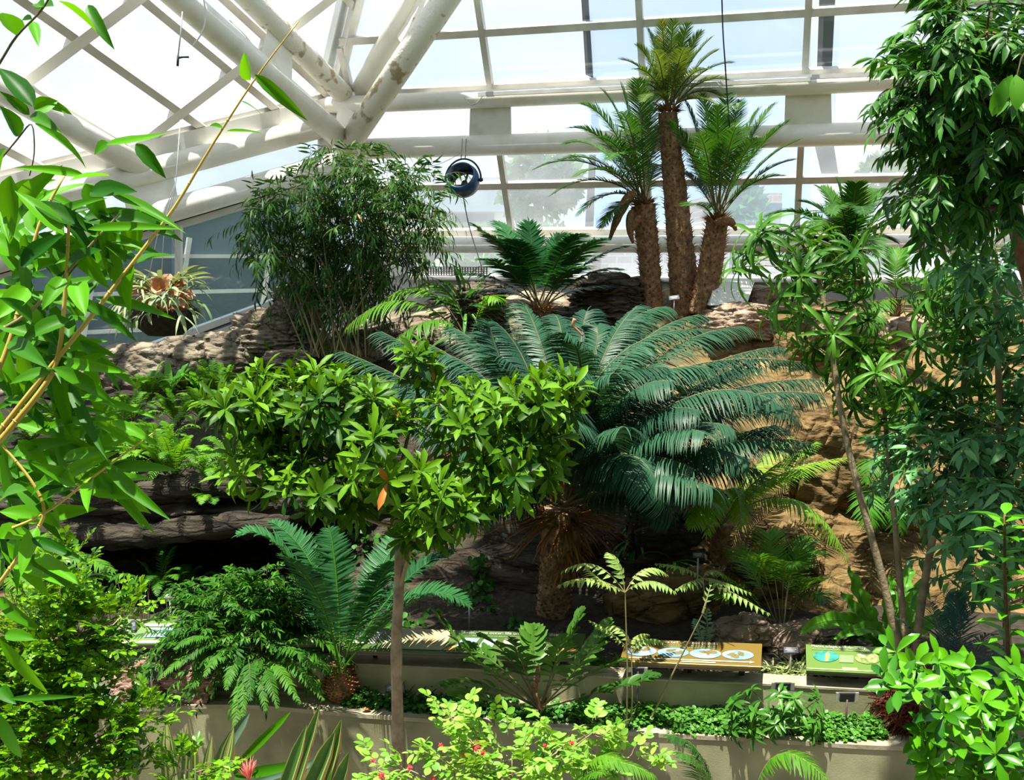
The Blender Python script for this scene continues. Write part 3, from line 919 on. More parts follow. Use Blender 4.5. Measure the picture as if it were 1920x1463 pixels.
for off, mt in ((-0.12, 'alu'), (0.1, 'white_alu')):
    trim(hs0 + HV * off, hs0 + HV * off + hip_d * 5.5, 0.14, 0.12, UPR, mt)
# the big rafter that lands on the side beam
land = on_line(d0, d1, 270)
q = PY(-60, 132, raft_depth(-60, 132, land))
beam('steel_beam', land + np.array([0, 0, .05]), q, 0.155)

# ------------------------------------------------------------------ outside: pale buildings and trees beyond the glass
def house(name, label, x0, x1, y0, y1, z0, z1, mat, roof=None, rooftop=0.0):
    r = thing(name, label, 'building', ((x0 + x1) / 2, y0, z0))
    m = MB(); m.hexa(np.array([[x, y, z] for x in (x0, x1) for y in (y0, y1) for z in (z0, z1)])); m.build('wall', mat, r, smooth=False)
    if roof:
        m = MB(); xm = (x0 + x1) / 2
        m.prism([np.array([x0 - .4, y0 - .4, z1]), np.array([x1 + .4, y0 - .4, z1]), np.array([x1 - .5, y0 - .4, z1 + rooftop]), np.array([x0 + 1.5, y0 - .4, z1 + rooftop])], np.array([0, y1 - y0 + .8, 0]))
        m.build('roof', roof, r, smooth=False)
    return r
brick = brick_mat('pale_brick', (0.42, 0.26, 0.20), (0.50, 0.33, 0.26), (0.55, 0.50, 0.45), 1.2)
pale = plain('pale_render', (0.55, 0.53, 0.5), 0.9)
slate = plain('grey_blue_roofing', (0.20, 0.25, 0.33), 0.6)
dark_glass = plain('dark_window_glass', (0.05, 0.07, 0.10), 0.2)
def at_x(px, Y): return PY(px, 480, Y)[0]
def at_z(py, Y): return PY(960, py, Y)[2]
b = house('brick_building', 'pale brick building seen hazily beyond the glass behind the tall cycads', at_x(1338, 34), at_x(1462, 34), 34, 42, 1.5, at_z(362, 34), brick)
for px in (1362, 1402, 1438):
    m = MB(); m.box((at_x(px, 34), 33.98, at_z(395, 34)), (.9, .08, .5)); m.build('window', dark_glass, b, smooth=False)
b = house('low_brick_building', 'low brick building beyond the glass at the foot of the tall cycads', at_x(1130, 26), at_x(1300, 26), 26, 31, 1.5, at_z(468, 26), brick)
b = house('shed_building', 'long pale shed with grey blue roof beyond the glass below the blue lamp', at_x(735, 38), at_x(965, 38), 38, 46, 1.5, at_z(398, 38), pale, slate, 1.3)
m = MB(); m.box((at_x(850, 38), 37.97, at_z(412, 38)), (3.2, .08, .45)); m.build('window', dark_glass, b, smooth=False)
# dark glazed range beyond the side glass
SN = SIDE[1] if SIDE[1][0] < 0 else -SIDE[1]
blue = plain('blue_grey_facade', (0.028, 0.058, 0.075), 0.35, c2=(0.065, 0.115, 0.13), scale=0.5)
rg = thing('glazed_building', 'blue grey glazed building close beyond the side glass', 'building', sd(300, 520) + SN * 4.5)
cc = NODE + SN * 4.2
EH = unit([EV[0], EV[1], 0])
lo, hi = cc - EH * 13 , cc + EH * 1.5
zt = 6.2
m = MB(); m.prism([np.array([lo[0], lo[1], 0]), np.array([hi[0], hi[1], 0]), PP(600, 352, (cc, SN)), PP(-300, 520, (cc, SN))], SN * 4); m.build('wall', blue, rg, smooth=False)
for z in (2.2, 2.9, 3.55, 4.2):
    m = MB(); m.bar(np.array([lo[0], lo[1], z]) - SN * .05, np.array([hi[0], hi[1], z]) - SN * .05, .08, .07); m.build('glazing_bar', M['alu'], rg, smooth=False)
for k in range(1, 9):
    p = lerp(lo, hi, k / 9)
    m = MB(); m.bar(np.array([p[0], p[1], .5]) - SN * .06, np.array([p[0], p[1], min(lerp(2.9, 5.0, k / 9), 4.6)]) + EH * .8 - SN * .06, .08, .08, EH); m.build('glazing_bar', M['alu'], rg, smooth=False)
def far_tree(label, px, py, Y, rx, ry, seed, n=900):
    c = PY(px, py, Y)
    r = thing('garden_tree', label, 'tree', (c[0], c[1], 1.5), 'trees beyond the glass')
    m = MB(); m.tube([(c[0], c[1], 1.5), (c[0], c[1], c[2])], [.25, .12], 7); m.build('trunk', M['bark'], r)
    f = MB()
    for _ in range(7):
        cc = c + rnd_dir(1)[0] * np.array([pxr(rx, Y) * .55, 1, pxr(ry, Y) * .55])
        P, A = blob_pts(cc, (pxr(rx, Y) * .5, 1.2, pxr(ry, Y) * .5), n // 7)
        leaves(f, P, A + rnd_dir(len(P)) * .6, rnd_dir(len(P)), .45, .28, 1)
    f.build('crown', M['lf_tree'], r)
far_tree('hazy round tree beyond the glass between the blue lamp and the cycads', 1010, 350, 30, 70, 75, 1)
far_tree('low hazy shrub like tree beyond the glass below the blue lamp', 850, 470, 24, 80, 45, 2)
far_tree('hazy tree beside the brick building beyond the glass', 1380, 400, 29, 30, 40, 3)
far_tree('hazy tree beyond the glass next to the dense leafy tree', 1690, 330, 30, 60, 65, 4)
far_tree('hazy dark tree beyond the glass above the low sago palm', 1560, 480, 26, 110, 45, 5)
far_tree('green tree beyond the glass directly behind the fan shaped cycad', 1010, 475, 22, 75, 40, 6)

# ------------------------------------------------------------------ beds: planter walls, soil, cliff
edge = [(-700, 1378), (-160, 1352), (20, 1343), (187, 1332), (300, 1325), (400, 1320), (500, 1322), (640, 1336), (783, 1346), (973, 1359), (1140, 1370), (1303, 1378), (1440, 1385), (1597, 1396), (1763, 1402), (1960, 1412), (2150, 1422), (2500, 1440), (2900, 1460)]
ZT, ZT2 = 0.95, 1.20
E1 = np.array([PZ(x, y, ZT) for x, y in edge])
def smooth_line(P, k=4):
    P = np.asarray(P)
    t = np.arange(len(P)); tt = np.linspace(0, len(P) - 1, (len(P) - 1) * k + 1)
    Q = np.stack([np.interp(tt, t, P[:, i]) for i in range(3)], 1)
    for _ in range(3): Q[1:-1] = (Q[:-2] + 2 * Q[1:-1] + Q[2:]) / 4
    return Q
def ribbon_wall(front, thick, z0, z1, mb, mat=0, topmat=None):
    """an upright wall whose front face follows a line, with its own thickness"""
    T = unitr(np.gradient(front, axis=0)); T[:, 2] = 0
    Nn = unitr(np.stack([-T[:, 1], T[:, 0], np.zeros(len(T))], 1))
    Nn[Nn[:, 1] < 0] *= -1
    back = front + Nn * thick
    n = len(front)
    V = np.vstack([np.c_[front[:, :2], np.full(n, z0)], np.c_[front[:, :2], np.full(n, z1)], np.c_[back[:, :2], np.full(n, z1)], np.c_[back[:, :2], np.full(n, z0)]])
    i = np.arange(n - 1)
    mb.add(V, np.stack([i, i + 1, n + i + 1, n + i], 1), mat)
    o = mb.n - 4 * n
    for q, mm in ((np.stack([n + i, n + i + 1, 2 * n + i + 1, 2 * n + i], 1), mat if topmat is None else topmat), (np.stack([2 * n + i, 2 * n + i + 1, 3 * n + i + 1, 3 * n + i], 1), mat)):
        mb.f.append(q + o); mb.m.append(np.full(len(q), mm))
    return back
E1s = smooth_line(E1)
m = MB(); ribbon_wall(E1s, 0.20, 0.0, ZT - 0.03, m); w = struct(m.build('wall_front', M['concrete'], smooth=False))
m = MB(); ribbon_wall(E1s + np.array([0, -0.008, 0]), 0.215, ZT - 0.03, ZT, m); struct(m.build('wall_coping', M['coping'], smooth=False))
edge2 = [(-700, 1276), (-200, 1252), (0, 1246), (160, 1241), (307, 1239), (480, 1239), (660, 1243), (873, 1253), (1040, 1263), (1280, 1276), (1413, 1280), (1530, 1288), (1647, 1294), (1800, 1302), (2000, 1312), (2150, 1320), (2500, 1338), (2900, 1360)]
E2s = smooth_line([PZ(x, y, ZT2) for x, y in edge2])
m = MB(); B2 = ribbon_wall(E2s, 0.16, 0.80, ZT2 - 0.015, m); struct(m.build('wall_tier', M['concrete'], smooth=False))
m = MB(); ribbon_wall(E2s + np.array([0, -0.006, 0]), 0.17, ZT2 - 0.015, ZT2, m); struct(m.build('wall_tier_coping', M['coping'], smooth=False))
m = MB(); ribbon_wall(E2s + np.array([0, -0.06, 0]), 0.07, 0.80, 0.985, m); struct(m.build('wall_tier_step', M['concrete'], smooth=False))
def soil_strip(name, A, Bq, z, rough=0.03):
    n, k = 60, 8
    ta = np.linspace(0, 1, n)
    ia = lambda L_: np.stack([np.interp(ta * (len(L_) - 1), np.arange(len(L_)), L_[:, i]) for i in range(2)], 1)
    a, b = ia(A), ia(Bq)
    V = []
    for i in range(n):
        for j in range(k):
            p = lerp(a[i], b[i], j / (k - 1))
            V.append([p[0], p[1], z + rough * mnoise.noise(Vector((p[0] * 4, p[1] * 4, 3)))])
    q = [[i * k + j, (i + 1) * k + j, (i + 1) * k + j + 1, i * k + j + 1] for i in range(n - 1) for j in range(k - 1)]
    mb = MB(); mb.add(V, q)
    return struct(mb.build(name, M['soil']))
soil_strip('planter_ground', E1s + np.array([0, .15, 0]), E2s + np.array([0, -.02, 0]), 0.93)
soil_strip('bed_ground', E2s + np.array([0, .12, 0]), E2s + np.array([0, 2.6, 0]), 1.14)

# cliff: profiles (distance, height) at stations along the beds, lofted and weathered
stations = [
    (-8.5, [(7.9, 1.0), (8.9, 1.1), (9.6, 1.3), (9.5, 1.85), (8.2, 1.86), (8.05, 2.1), (8.3, 2.38), (10.5, 2.45), (11.3, 2.5), (11.5, 2.75), (12.2, 2.8)]),
    (-5.2, [(7.9, 1.0), (8.9, 1.1), (9.6, 1.3), (9.5, 1.85), (8.2, 1.86), (8.05, 2.1), (8.3, 2.38), (10.5, 2.48), (11.6, 2.55), (11.8, 2.75), (12.6, 2.8)]),
    (-3.6, [(7.9, 1.0), (8.9, 1.1), (9.6, 1.3), (9.5, 1.80), (8.2, 1.81), (8.05, 2.05), (8.3, 2.33), (10.5, 2.45), (12.0, 2.55), (12.2, 2.85), (13.2, 2.9)]),
    (-2.3, [(7.9, 1.0), (8.9, 1.1), (9.5, 1.3), (9.4, 1.72), (8.4, 1.73), (8.25, 1.95), (8.5, 2.2), (10.6, 2.45), (12.6, 2.65), (12.8, 3.1), (14.2, 3.2)]),
    (-1.3, [(7.9, 1.0), (8.5, 1.1), (8.9, 1.3), (9.2, 1.6), (9.3, 1.75), (9.2, 1.95), (9.4, 2.2), (10.8, 2.5), (12.9, 2.9), (13.1, 3.4), (14.4, 3.5)]),
    (0.0, [(7.8, 1.0), (8.4, 1.15), (8.8, 1.35), (9.1, 1.6), (9.3, 1.8), (9.5, 2.0), (9.9, 2.2), (11.2, 2.5), (12.9, 3.0), (13.2, 3.55), (14.6, 3.65)]),
    (1.5, [(7.7, 1.0), (8.2, 1.15), (8.5, 1.4), (8.9, 1.65), (9.2, 1.9), (9.5, 2.1), (9.9, 2.3), (11.2, 2.6), (12.5, 3.1), (12.9, 3.6), (14.4, 3.7)]),
    (2.8, [(7.6, 1.0), (8.0, 1.2), (8.3, 1.55), (8.7, 1.95), (9.1, 2.25), (9.5, 2.5), (9.9, 2.65), (10.8, 2.8), (11.8, 3.2), (12.2, 3.55), (14.0, 3.7)]),
    (4.2, [(7.5, 1.0), (8.0, 1.2), (8.5, 1.55), (8.9, 1.95), (9.3, 2.2), (9.7, 2.45), (10.0, 2.65), (10.8, 2.9), (11.5, 3.2), (12.0, 3.45), (13.8, 3.6)]),
    (8.5, [(7.3, 1.0), (8.0, 1.2), (8.5, 1.5), (8.9, 1.9), (9.3, 2.2), (9.7, 2.45), (10.0, 2.6), (10.8, 2.8), (11.5, 3.1), (12.0, 3.4), (13.0, 3.6)]),
]
sx = np.array([s[0] for s in stations]); prof = np.array([s[1] for s in stations])
nx, ns = 300, 110
X = np.linspace(-8.5, 8.5, nx)
kk = np.linspace(0, 10, ns)
V = np.zeros((nx, ns, 3)); tn = np.zeros((nx, ns))
for i, x in enumerate(X):
    pr = np.array([[np.interp(x, sx, prof[:, a, b]) for b in range(2)] for a in range(11)])
    y = np.interp(kk, np.arange(11), pr[:, 0]); z = np.interp(kk, np.arange(11), pr[:, 1])
    for j in range(ns):
        p = Vector((x, y[j], z[j]))
        low = 1.0 if x < 0.3 else max(0.0, 1 - (x - .3) / 1.2)
        h = 0.18 * mnoise.fractal(p * 1.1 + Vector((3, 1, 5)), 1.0, 2.0, 6)
        c = mnoise.voronoi(Vector((p.x * .9, p.y * .9, p.z * 1.6)))[0]
        h -= 0.25 * max(0, 0.22 - (c[1] - c[0]))
        st = ((p.z + 0.35 * p.x * (0.9 if -1 < x < 1.3 else 0.1)) * (7 if x < 1 else 3) + mnoise.noise(p * 1.5)) % 1.0
        h += (0.10 if x < 1.5 else 0.04) * (0.5 - abs(st - .5)) * (0 if j < 3 else 1)
        V[i, j] = (x + h * .2, y[j] - h * 1.0, z[j] + h * .45)
mb = MB()
i, j = np.meshgrid(np.arange(nx - 1), np.arange(ns - 1), indexing='ij')
q = np.stack([i * ns + j, (i + 1) * ns + j, (i + 1) * ns + j + 1, i * ns + j + 1], -1).reshape(-1, 4)
xm = V[:-1, :-1, 0].reshape(-1); km = np.broadcast_to(kk[None, :-1], (nx - 1, ns - 1)).reshape(-1)
wob_ = np.array([mnoise.noise(Vector((a, b, 0))) for a, b in zip(xm * 1.3, km)])
mi = np.where(xm + wob_ * .5 > 1.7, 1, np.where(xm + wob_ * .4 > -1.2, 2, 0))
mi = np.where((km > 8.0) & (xm < 1.7), 3, mi)
mi = np.where((km > 6.3 + wob_) & (km < 8.0) & (xm < -0.5), 4, mi)
mb.add(V.reshape(-1, 3), q[:0])
for k in range(5):
    mb.f.append(q[mi == k]); mb.m.append(np.full(int((mi == k).sum()), k))
cl = mb.build('cliff_terrain', [M['rock_dark'], M['rock_gold'], M['rock_slant'], M['rock_tan'], M['soil']])
struct(cl)
def ground_z(x, y):
    """height of the cliff's upper surface at a place"""
    pr = np.array([[np.interp(x, sx, prof[:, a, b]) for b in range(2)] for a in range(11)])
    k = np.argsort(pr[:, 0])
    up = [(pr[a], pr[a + 1]) for a in range(10) if min(pr[a, 0], pr[a + 1, 0]) <= y <= max(pr[a, 0], pr[a + 1, 0])]
    zs = [lerp(a[1], b[1], (y - a[0]) / (b[0] - a[0]) if abs(b[0] - a[0]) > 1e-6 else 0) for a, b in up]
    return max(zs) if zs else (1.14 if y < 8.5 else 3.0)

# rocks that sit apart --------------------------------------------------
G1 = 'pale ledge rocks along the side glass'
rock('ledge_rock', 'long pale cracked ledge rock at the low end of the side sill', 268, 695, 11.9, 195, 105, .7, M['rock_tan'], 1, G1, strata=.15, rough=.16)
rock('ledge_rock', 'upright pale ledge rock with a dark crack, next above the low long one', 345, 672, 12.1, 110, 84, .7, M['rock_tan'], 2, G1, strata=.1, rough=.16)
rock('ledge_rock', 'grey brown layered ledge rock below the hanging fern basket', 420, 665, 12.3, 130, 100, .7, M['rock_tan'], 3, G1, strata=.3, rough=.18)
rock('ledge_rock', 'dark layered ledge rock beside the slender bamboo stems', 515, 640, 12.5, 150, 110, .8, M['rock_tan'], 4, G1, strata=1.0)
rock('ledge_rock', 'tall grey ledge rock tucked against the top of the sloping sill', 560, 575, 13.0, 90, 90, .7, M['rock_tan'], 5, G1, strata=.8)
rock('ledge_rock', 'flat round topped stone in front of the slender bamboo', 540, 672, 11.8, 92, 34, .5, M['rock_tan'], 6, G1, strata=.3)
rock('ledge_rock', 'low rubble rock at the foot of the yellow bamboo culms', 130, 720, 11.4, 130, 60, .6, M['rock_tan'], 7, G1)
G2 = 'rocks along the back sill'
rock('sill_rock', 'dark layered rock between the fan cycad and the tall cycad trunks', 1140, 565, 12.9, 130, 85, .9, M['rock_brown'], 8, G2, strata=1.2)
rock('sill_rock', 'dark layered rock behind the blue green crown under the fan cycad', 1060, 610, 12.6, 150, 70, .9, M['rock_brown'], 9, G2, strata=1.2)
rock('sill_rock', 'brown rock at the back between the bright palm and the fan cycad', 900, 570, 13.2, 110, 80, .8, M['rock_brown'], 10, G2, strata=.8)
rock('sill_rock', 'pink tan block of rock under the white utility box', 1385, 605, 12.0, 150, 75, .9, M['rock_light'], 11, G2, strata=.4)
rock('sill_rock', 'pale rock beside the white utility box on the far side of the trunks', 1425, 560, 12.6, 60, 50, .6, M['rock_light'], 12, G2)
rock('sill_rock', 'rounded tan rock between the aralia stems high on the cliff', 1590, 635, 11.6, 160, 95, .9, M['rock_light'], 13, G2)
rock('sill_rock', 'brown rock with deep clefts right of the big cycad crown', 1500, 670, 11.2, 120, 100, .8, M['rock_gold'], 14, G2)
rock('sill_rock', 'shaded tan rock behind the aralia leaves near the dense tree', 1730, 640, 11.8, 170, 110, .9, M['rock_light'], 15, G2)
G3 = 'big golden boulders of the cliff face'
rock('boulder', 'big golden boulder bulging from the cliff behind the lime palm fronds', 1545, 905, 9.2, 210, 330, 1.1, M['rock_gold'], 16, G3, (0.1, .25, 0), sub=6)
rock('boulder', 'rounded golden boulder on top of the cliff next to the first aralia stem', 1560, 800, 9.6, 150, 130, 1.0, M['rock_gold'], 17, G3)
rock('boulder', 'cracked slab of brown rock between the aralia stems', 1690, 1010, 8.9, 210, 240, .9, M['rock_gold'], 18, G3, (0, .5, 0), sub=6)
rock('boulder', 'golden boulder low on the cliff behind the palm clump', 1470, 1060, 8.5, 150, 180, .8, M['rock_gold'], 19, G3, (0, .3, 0), sub=6)
rock('boulder', 'wide brown boulder behind the yellow sign about tectonics', 1240, 1140, 8.2, 260, 140, .9, M['rock_gold'], 20, G3, (0, -.2, 0), sub=6)
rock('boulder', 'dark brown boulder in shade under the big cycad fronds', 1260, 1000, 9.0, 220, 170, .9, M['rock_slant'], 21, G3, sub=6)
G4 = 'pale stones behind the signs'
rock('pale_stone', 'smooth pale stone just behind the top edge of the yellow sign', 1390, 1190, 7.25, 120, 66, .4, M['rock_light'], 22, G4, (0, -.3, 0))
rock('pale_stone', 'pointed pale stone between the yellow and the green sign', 1490, 1200, 7.15, 110, 50, .4, M['rock_light'], 23, G4, (0, -.45, 0))
rock('pale_stone', 'flat pale stone behind the corner of the green adapt sign', 1560, 1188, 7.3, 110, 40, .4, M['rock_tan'], 24, G4, (0, -.3, 0))
rock('pale_stone', 'rough tan stone under the yellow sign, seen below its edge', 1330, 1262, 6.85, 60, 40, .25, M['rock_light'], 25, G4)
rock('pale_stone', 'crumbling tan stone under the green adapt sign', 1545, 1278, 6.8, 80, 46, .3, M['rock_light'], 26, G4)
for (px, py, w_, h_, rot, lab, sd_) in [(262, 1282, 96, 84, .55, 'pinkish petrified wood piece behind the tilted plant label', 27), (360, 1283, 96, 84, .5, 'brown petrified wood piece under the drooping fern bush', 28)]:
    rock('petrified_wood', lab, px, py, 6.72, w_, h_, .15, M['petrified'], sd_, 'petrified wood in the front bed', (0, -rot, 0), 'petrified wood', strata=.8, rough=.3)
def log(label, a, b, r):
    P = [lerp(np.asarray(a), np.asarray(b), t) for t in np.linspace(0, 1, 8)]
    root = thing('log', label, 'log', a, 'weathered logs on the fern slope')
    m = MB(); m.tube(P, r * (1 + .06 * R.standard_normal(8)), 12, 0, bump=.05, caps=False); m.build('bark', M['log'], root)
    m = MB()
    for e, d in ((P[0], P[0] - P[1]), (P[-1], P[-1] - P[-2])):
        m.lathe([(0.001, .012), (r * .75, .008), (r * .98, 0)], e, unit(d), 14)
    m.build('cut_end', M['rock_tan'], root)
log('thick weathered log end poking out of the ferns', PY(318, 852, 9.3), PY(400, 822, 9.9), .075)
log('shorter dark log end beside the thick weathered log', PY(400, 840, 9.3), PY(438, 812, 9.9), .07)
def flat_log(label, px0, py0, px1, py1, Y, r, seed):
    P = [lerp(PY(px0, py0, Y), PY(px1, py1, Y + .1), t) + np.array([0, 0, .03 * math.sin(t * 9 + seed)]) for t in np.linspace(0, 1, 26)]
    m = MB(); m.tube(P, r * (1 + .2 * R.standard_normal(26).cumsum() * .25 * .5), 14, 0, bump=.09)
    tag(m.build('fallen_log', M['rock_dark']), label, 'log', 'dark fallen trunks over the cave')
flat_log('blackened fallen trunk lying across the cave mouth', 60, 1010, 540, 985, 8.05, .11, 1)
flat_log('dark split trunk lying above the cave beside the little fern', 40, 945, 520, 905, 8.2, .12, 2)
flat_log('dark bleached trunk along the lip of the slope under the ferns', -40, 860, 330, 842, 8.8, .10, 3)

# ------------------------------------------------------------------ plants of the beds
def on_cliff(px, py, lo=7.4, hi=14.0):
    d = ray(px, py)
    for Y in np.arange(lo, hi, .05):
        p = ORI + d * (Y / d[1])
        if p[2] <= ground_z(p[0], Y) + .01: return p
    return ORI + d * (hi / d[1])
def curve_ctrl(a, mid, b):
    return 2 * np.asarray(mid) - (np.asarray(a) + np.asarray(b)) / 2
def frond_px(name, root, mats, base, spec, **k):
    """one frond: base point, (mid px, py, depth), (tip px, py, depth)"""
    (mx, my, mY), (tx, ty, tY) = spec
    tip = PY(tx, ty, tY); mid = PY(mx, my, mY)
    mb = MB(); frond(mb, base, curve_ctrl(base, mid, tip), tip, **k)
    return mb.build(name, mats, root)
def cycad_trunk(root, pts, rad, name='trunk', mat='fibre', leafmat='fibre_red', nb=260, ln=.07, wd=.035):
    mb = MB()
    n = 40
    P = np.array(pts, float)
    tt = np.linspace(0, 1, n)
    L_ = np.r_[0, np.cumsum(np.linalg.norm(np.diff(P, axis=0), axis=1))]; L_ /= L_[-1]
    C = np.stack([np.interp(tt, L_, P[:, i]) for i in range(3)], 1)
    rr = np.interp(tt, np.linspace(0, 1, len(rad)), rad)
    mb.tube(C, rr * .92, 16, 0, bump=.05)
    u = np.sort(R.random(nb)); az = np.arange(nb) * 2.399
    ax = unit(P[-1] - P[0]); U = unit(np.cross(ax, [0.2, 1, 0.1])); W = np.cross(ax, U)
    ctr = np.stack([np.interp(u, tt, C[:, i]) for i in range(3)], 1)
    od = np.cos(az)[:, None] * U + np.sin(az)[:, None] * W
    B = ctr + od * (np.interp(u, tt, rr) * .85)[:, None]
    leaves(mb, B, od * .75 + ax * .8 + rnd_dir(nb) * .2, ax - od * .3, ln * (.7 + .6 * R.random(nb)), wd, 2, .3, .3, 'tri', 1)
    return mb.build(name, [M[mat], M[leafmat]], root)

# -- the big blue-green cycad in the middle
cb = PY(1030, 1178, 7.95)
crown = PY(1058, 945, 8.0)
big = thing('giant_cycad', 'huge blue green cycad with arching fronds and a skirt of dead leaves', 'cycad', cb)
cycad_trunk(big, [cb - [0, 0, .15], lerp(cb, crown, .5), crown - [0, 0, .05]], [.15, .16, .19], nb=320, ln=.06, mat='fibre', leafmat='dead')
spec = [  # mid px,py,dY  tip px,py,dY
 (1030, 700, .9, 985, 575, 1.3), (1085, 690, .8, 1100, 585, 1.2), (1120, 700, .6, 1195, 575, 1.0), (1160, 690, .5, 1310, 590, .8),
 (1200, 700, .3, 1395, 612, .5), (1240, 735, .0, 1462, 650, .1), (1275, 765, -.2, 1560, 712, -.4), (1300, 775, -.4, 1535, 740, -.7),
 (1290, 845, -.5, 1512, 828, -.9), (1280, 850, -.2, 1440, 800, -.1), (1240, 850, -.7, 1400, 860, -1.1), (1185, 800, -.7, 1310, 770, -1.2),
 (1150, 770, -.6, 1260, 715, -1.0), (1160, 860, -.8, 1300, 880, -1.3), (1170, 740, -.2, 1330, 690, -.3), (1130, 740, -.3, 1200, 650, -.4),
 (1090, 730, -.3, 1060, 625, -.6), (1075, 760, -.6, 1045, 690, -1.0), (1110, 770, -.7, 1150, 700, -1.1), (1000, 720, .5, 930, 605, .7),
 (960, 720, .5, 850, 615, .8), (930, 740, .3, 790, 640, .4), (900, 750, .2, 715, 622, .3), (870, 780, .0, 645, 660, .0),
 (880, 800, -.2, 680, 705, -.3), (900, 810, -.4, 740, 720, -.6), (920, 860, -.5, 780, 800, -.8), (960, 780, -.4, 860, 690, -.6),
 (1000, 770, -.5, 940, 670, -.8), (940, 880, -.6, 830, 880, -1.0), (1010, 830, -.9, 960, 780, -1.4), (1060, 820, -1.0, 1060, 760, -1.6),
 (1120, 840, -1.0, 1170, 800, -1.6), (1190, 880, -.9, 1290, 930, -1.2), (1260, 800, -.1, 1480, 760, .0), (1220, 770, .4, 1420, 690, .7),
 (1140, 660, 1.0, 1250, 575, 1.4), (1060, 680, 1.0, 1040, 590, 1.5), (980, 700, .8, 900, 620, 1.2), (1210, 820, -.7, 1370, 800, -1.1),
 (1180, 920, -.5, 1260, 960, -.7), (930, 930, -.5, 860, 960, -.7), (1250, 880, -.4, 1420, 880, -.6), (1230, 830, .3, 1380, 760, .6),
]
spec += [(a + R.uniform(-40, 40), b + R.uniform(-30, 30), c - .1, d + R.uniform(-50, 50), e + R.uniform(-10, 60), f - .2) for a, b, c, d, e, f in spec[1:36:2]]
for mx, my, dm, tx, ty, dt in spec:
    a = R.random() * 6.28
    b0 = crown + np.array([.09 * math.cos(a), .09 * math.sin(a), 0])
    frond_px('frond', big, [M['lf_cycad'], M['twig']], b0, ((mx, my, 8.0 + dm), (tx, ty, 8.0 + dt)),
             n=92, ll=.36, lw=.0165, t0=.16, a0=80, a1=50, vee=-.05, droop=1.1, rr=.014, seg=3, jit=.05, shape=lambda u: np.interp(u, [0, .12, .4, .8, 1], [.4, .85, 1, .85, .5]))
mb = MB(); k = 110; az = R.random(k) * 6.28; el = -.25 + .7 * R.random(k)
D = np.stack([np.cos(az) * np.cos(el), np.sin(az) * np.cos(el), np.sin(el)], 1)
leaves(mb, crown - [0, 0, .12] + D * .12, D, np.array([0, 0, 1.0]) + rnd_dir(k) * .3, .34 + .26 * R.random(k), .024, 4, .6, .3, 'needle', 0)
mb.build('dead_frond_skirt', M['dead'], big)
mb = MB(); k = 160; az = R.random(k) * 6.28
D = np.stack([np.cos(az), np.sin(az), -.3 - .9 * R.random(k)], 1)
leaves(mb, crown - [0, 0, .2] + unitr(D) * .13 * [1, 1, .3] - np.c_[np.zeros((k, 2)), .3 * R.random(k)], D, np.array([0, 0, 1.0]) + rnd_dir(k) * .4, .14 + .14 * R.random(k), .02, 4, .9, .3, 'needle', 0)
o = mb.build('dead_frond_skirt', M['dead'], big)
mb = MB(); k = 60; P = crown + np.c_[R.standard_normal((k, 2)) * .06, R.random(k) * .1]
leaves(mb, P, np.array([0, 0, 1.0]) + rnd_dir(k) * .25, rnd_dir(k), .22, .03, 3, .3, .3, 'tri', 0); mb.build('young_leaf_tuft', M['fibre_red'], big)

# -- three tall cycads behind
def tall_cycad(label, base, pts, rad, cr, tips, Y, mats, n=66, ll=.27, cones=(), t0=.13, nb=300, bulge=.19, lw=.017, a0=62, a1=35, droop=.35, vee=.25):
    root = thing('sago_cycad', label, 'cycad', base, 'sago cycads along the back')
    if pts is not None: cycad_trunk(root, pts, rad, nb=nb, ln=.075, wd=.04)
    mb = MB(); k = 70; az = R.random(k) * 6.28; d = np.stack([np.cos(az), np.sin(az), 1.2 * R.random(k) + .2], 1)
    leaves(mb, cr + d * [.07, .07, .02] - [0, 0, .05], d, np.array([0, 0, 1.0]) + rnd_dir(k) * .3, .17, .035, 3, .3, .3, 'tri', 0); mb.build('leaf_base_crown', M['fibre_red'], root)
    for tp in tips:
        tx, ty = tp[:2]; dt = tp[2] if len(tp) > 2 else R.uniform(-.7, .5)
        tip = PY(tx, ty, Y + dt)
        up = max(.15, np.linalg.norm(tip - cr) * bulge)
        hang = tp[3] if len(tp) > 3 else 1.0
        mid = lerp(cr, tip, .5) + np.array([0, 0, up * hang * (.4 + .6 * min(1, abs(tip[0] - cr[0]) + abs(tip[1] - cr[1])))])
        mb = MB(); frond(mb, cr + rnd_dir(1)[0] * [.06, .06, .02], curve_ctrl(cr, mid, tip), tip, n, ll, lw, t0, a0, a1, vee, droop, .012, 2, jit=.06)
        mb.build('frond', mats, root)
    for (ax, ay), (bx, by), (cx_, cy_), rr, dY in cones:
        a, b_, c = PY(ax, ay, Y + dY), PY(bx, by, Y + dY - .05), PY(cx_, cy_, Y + dY)
        mb = MB(); tt = np.linspace(0, 1, 12)
        mb.tube(bez(a, b_, c, tt), rr * np.interp(tt, [0, .15, .6, 1], [.55, .95, 1, .35]), 12, 0, bump=.06)
        mb.build('hanging_cone', M['cone'], root)
    return root
SG = [M['lf_sago'], M['twig']]
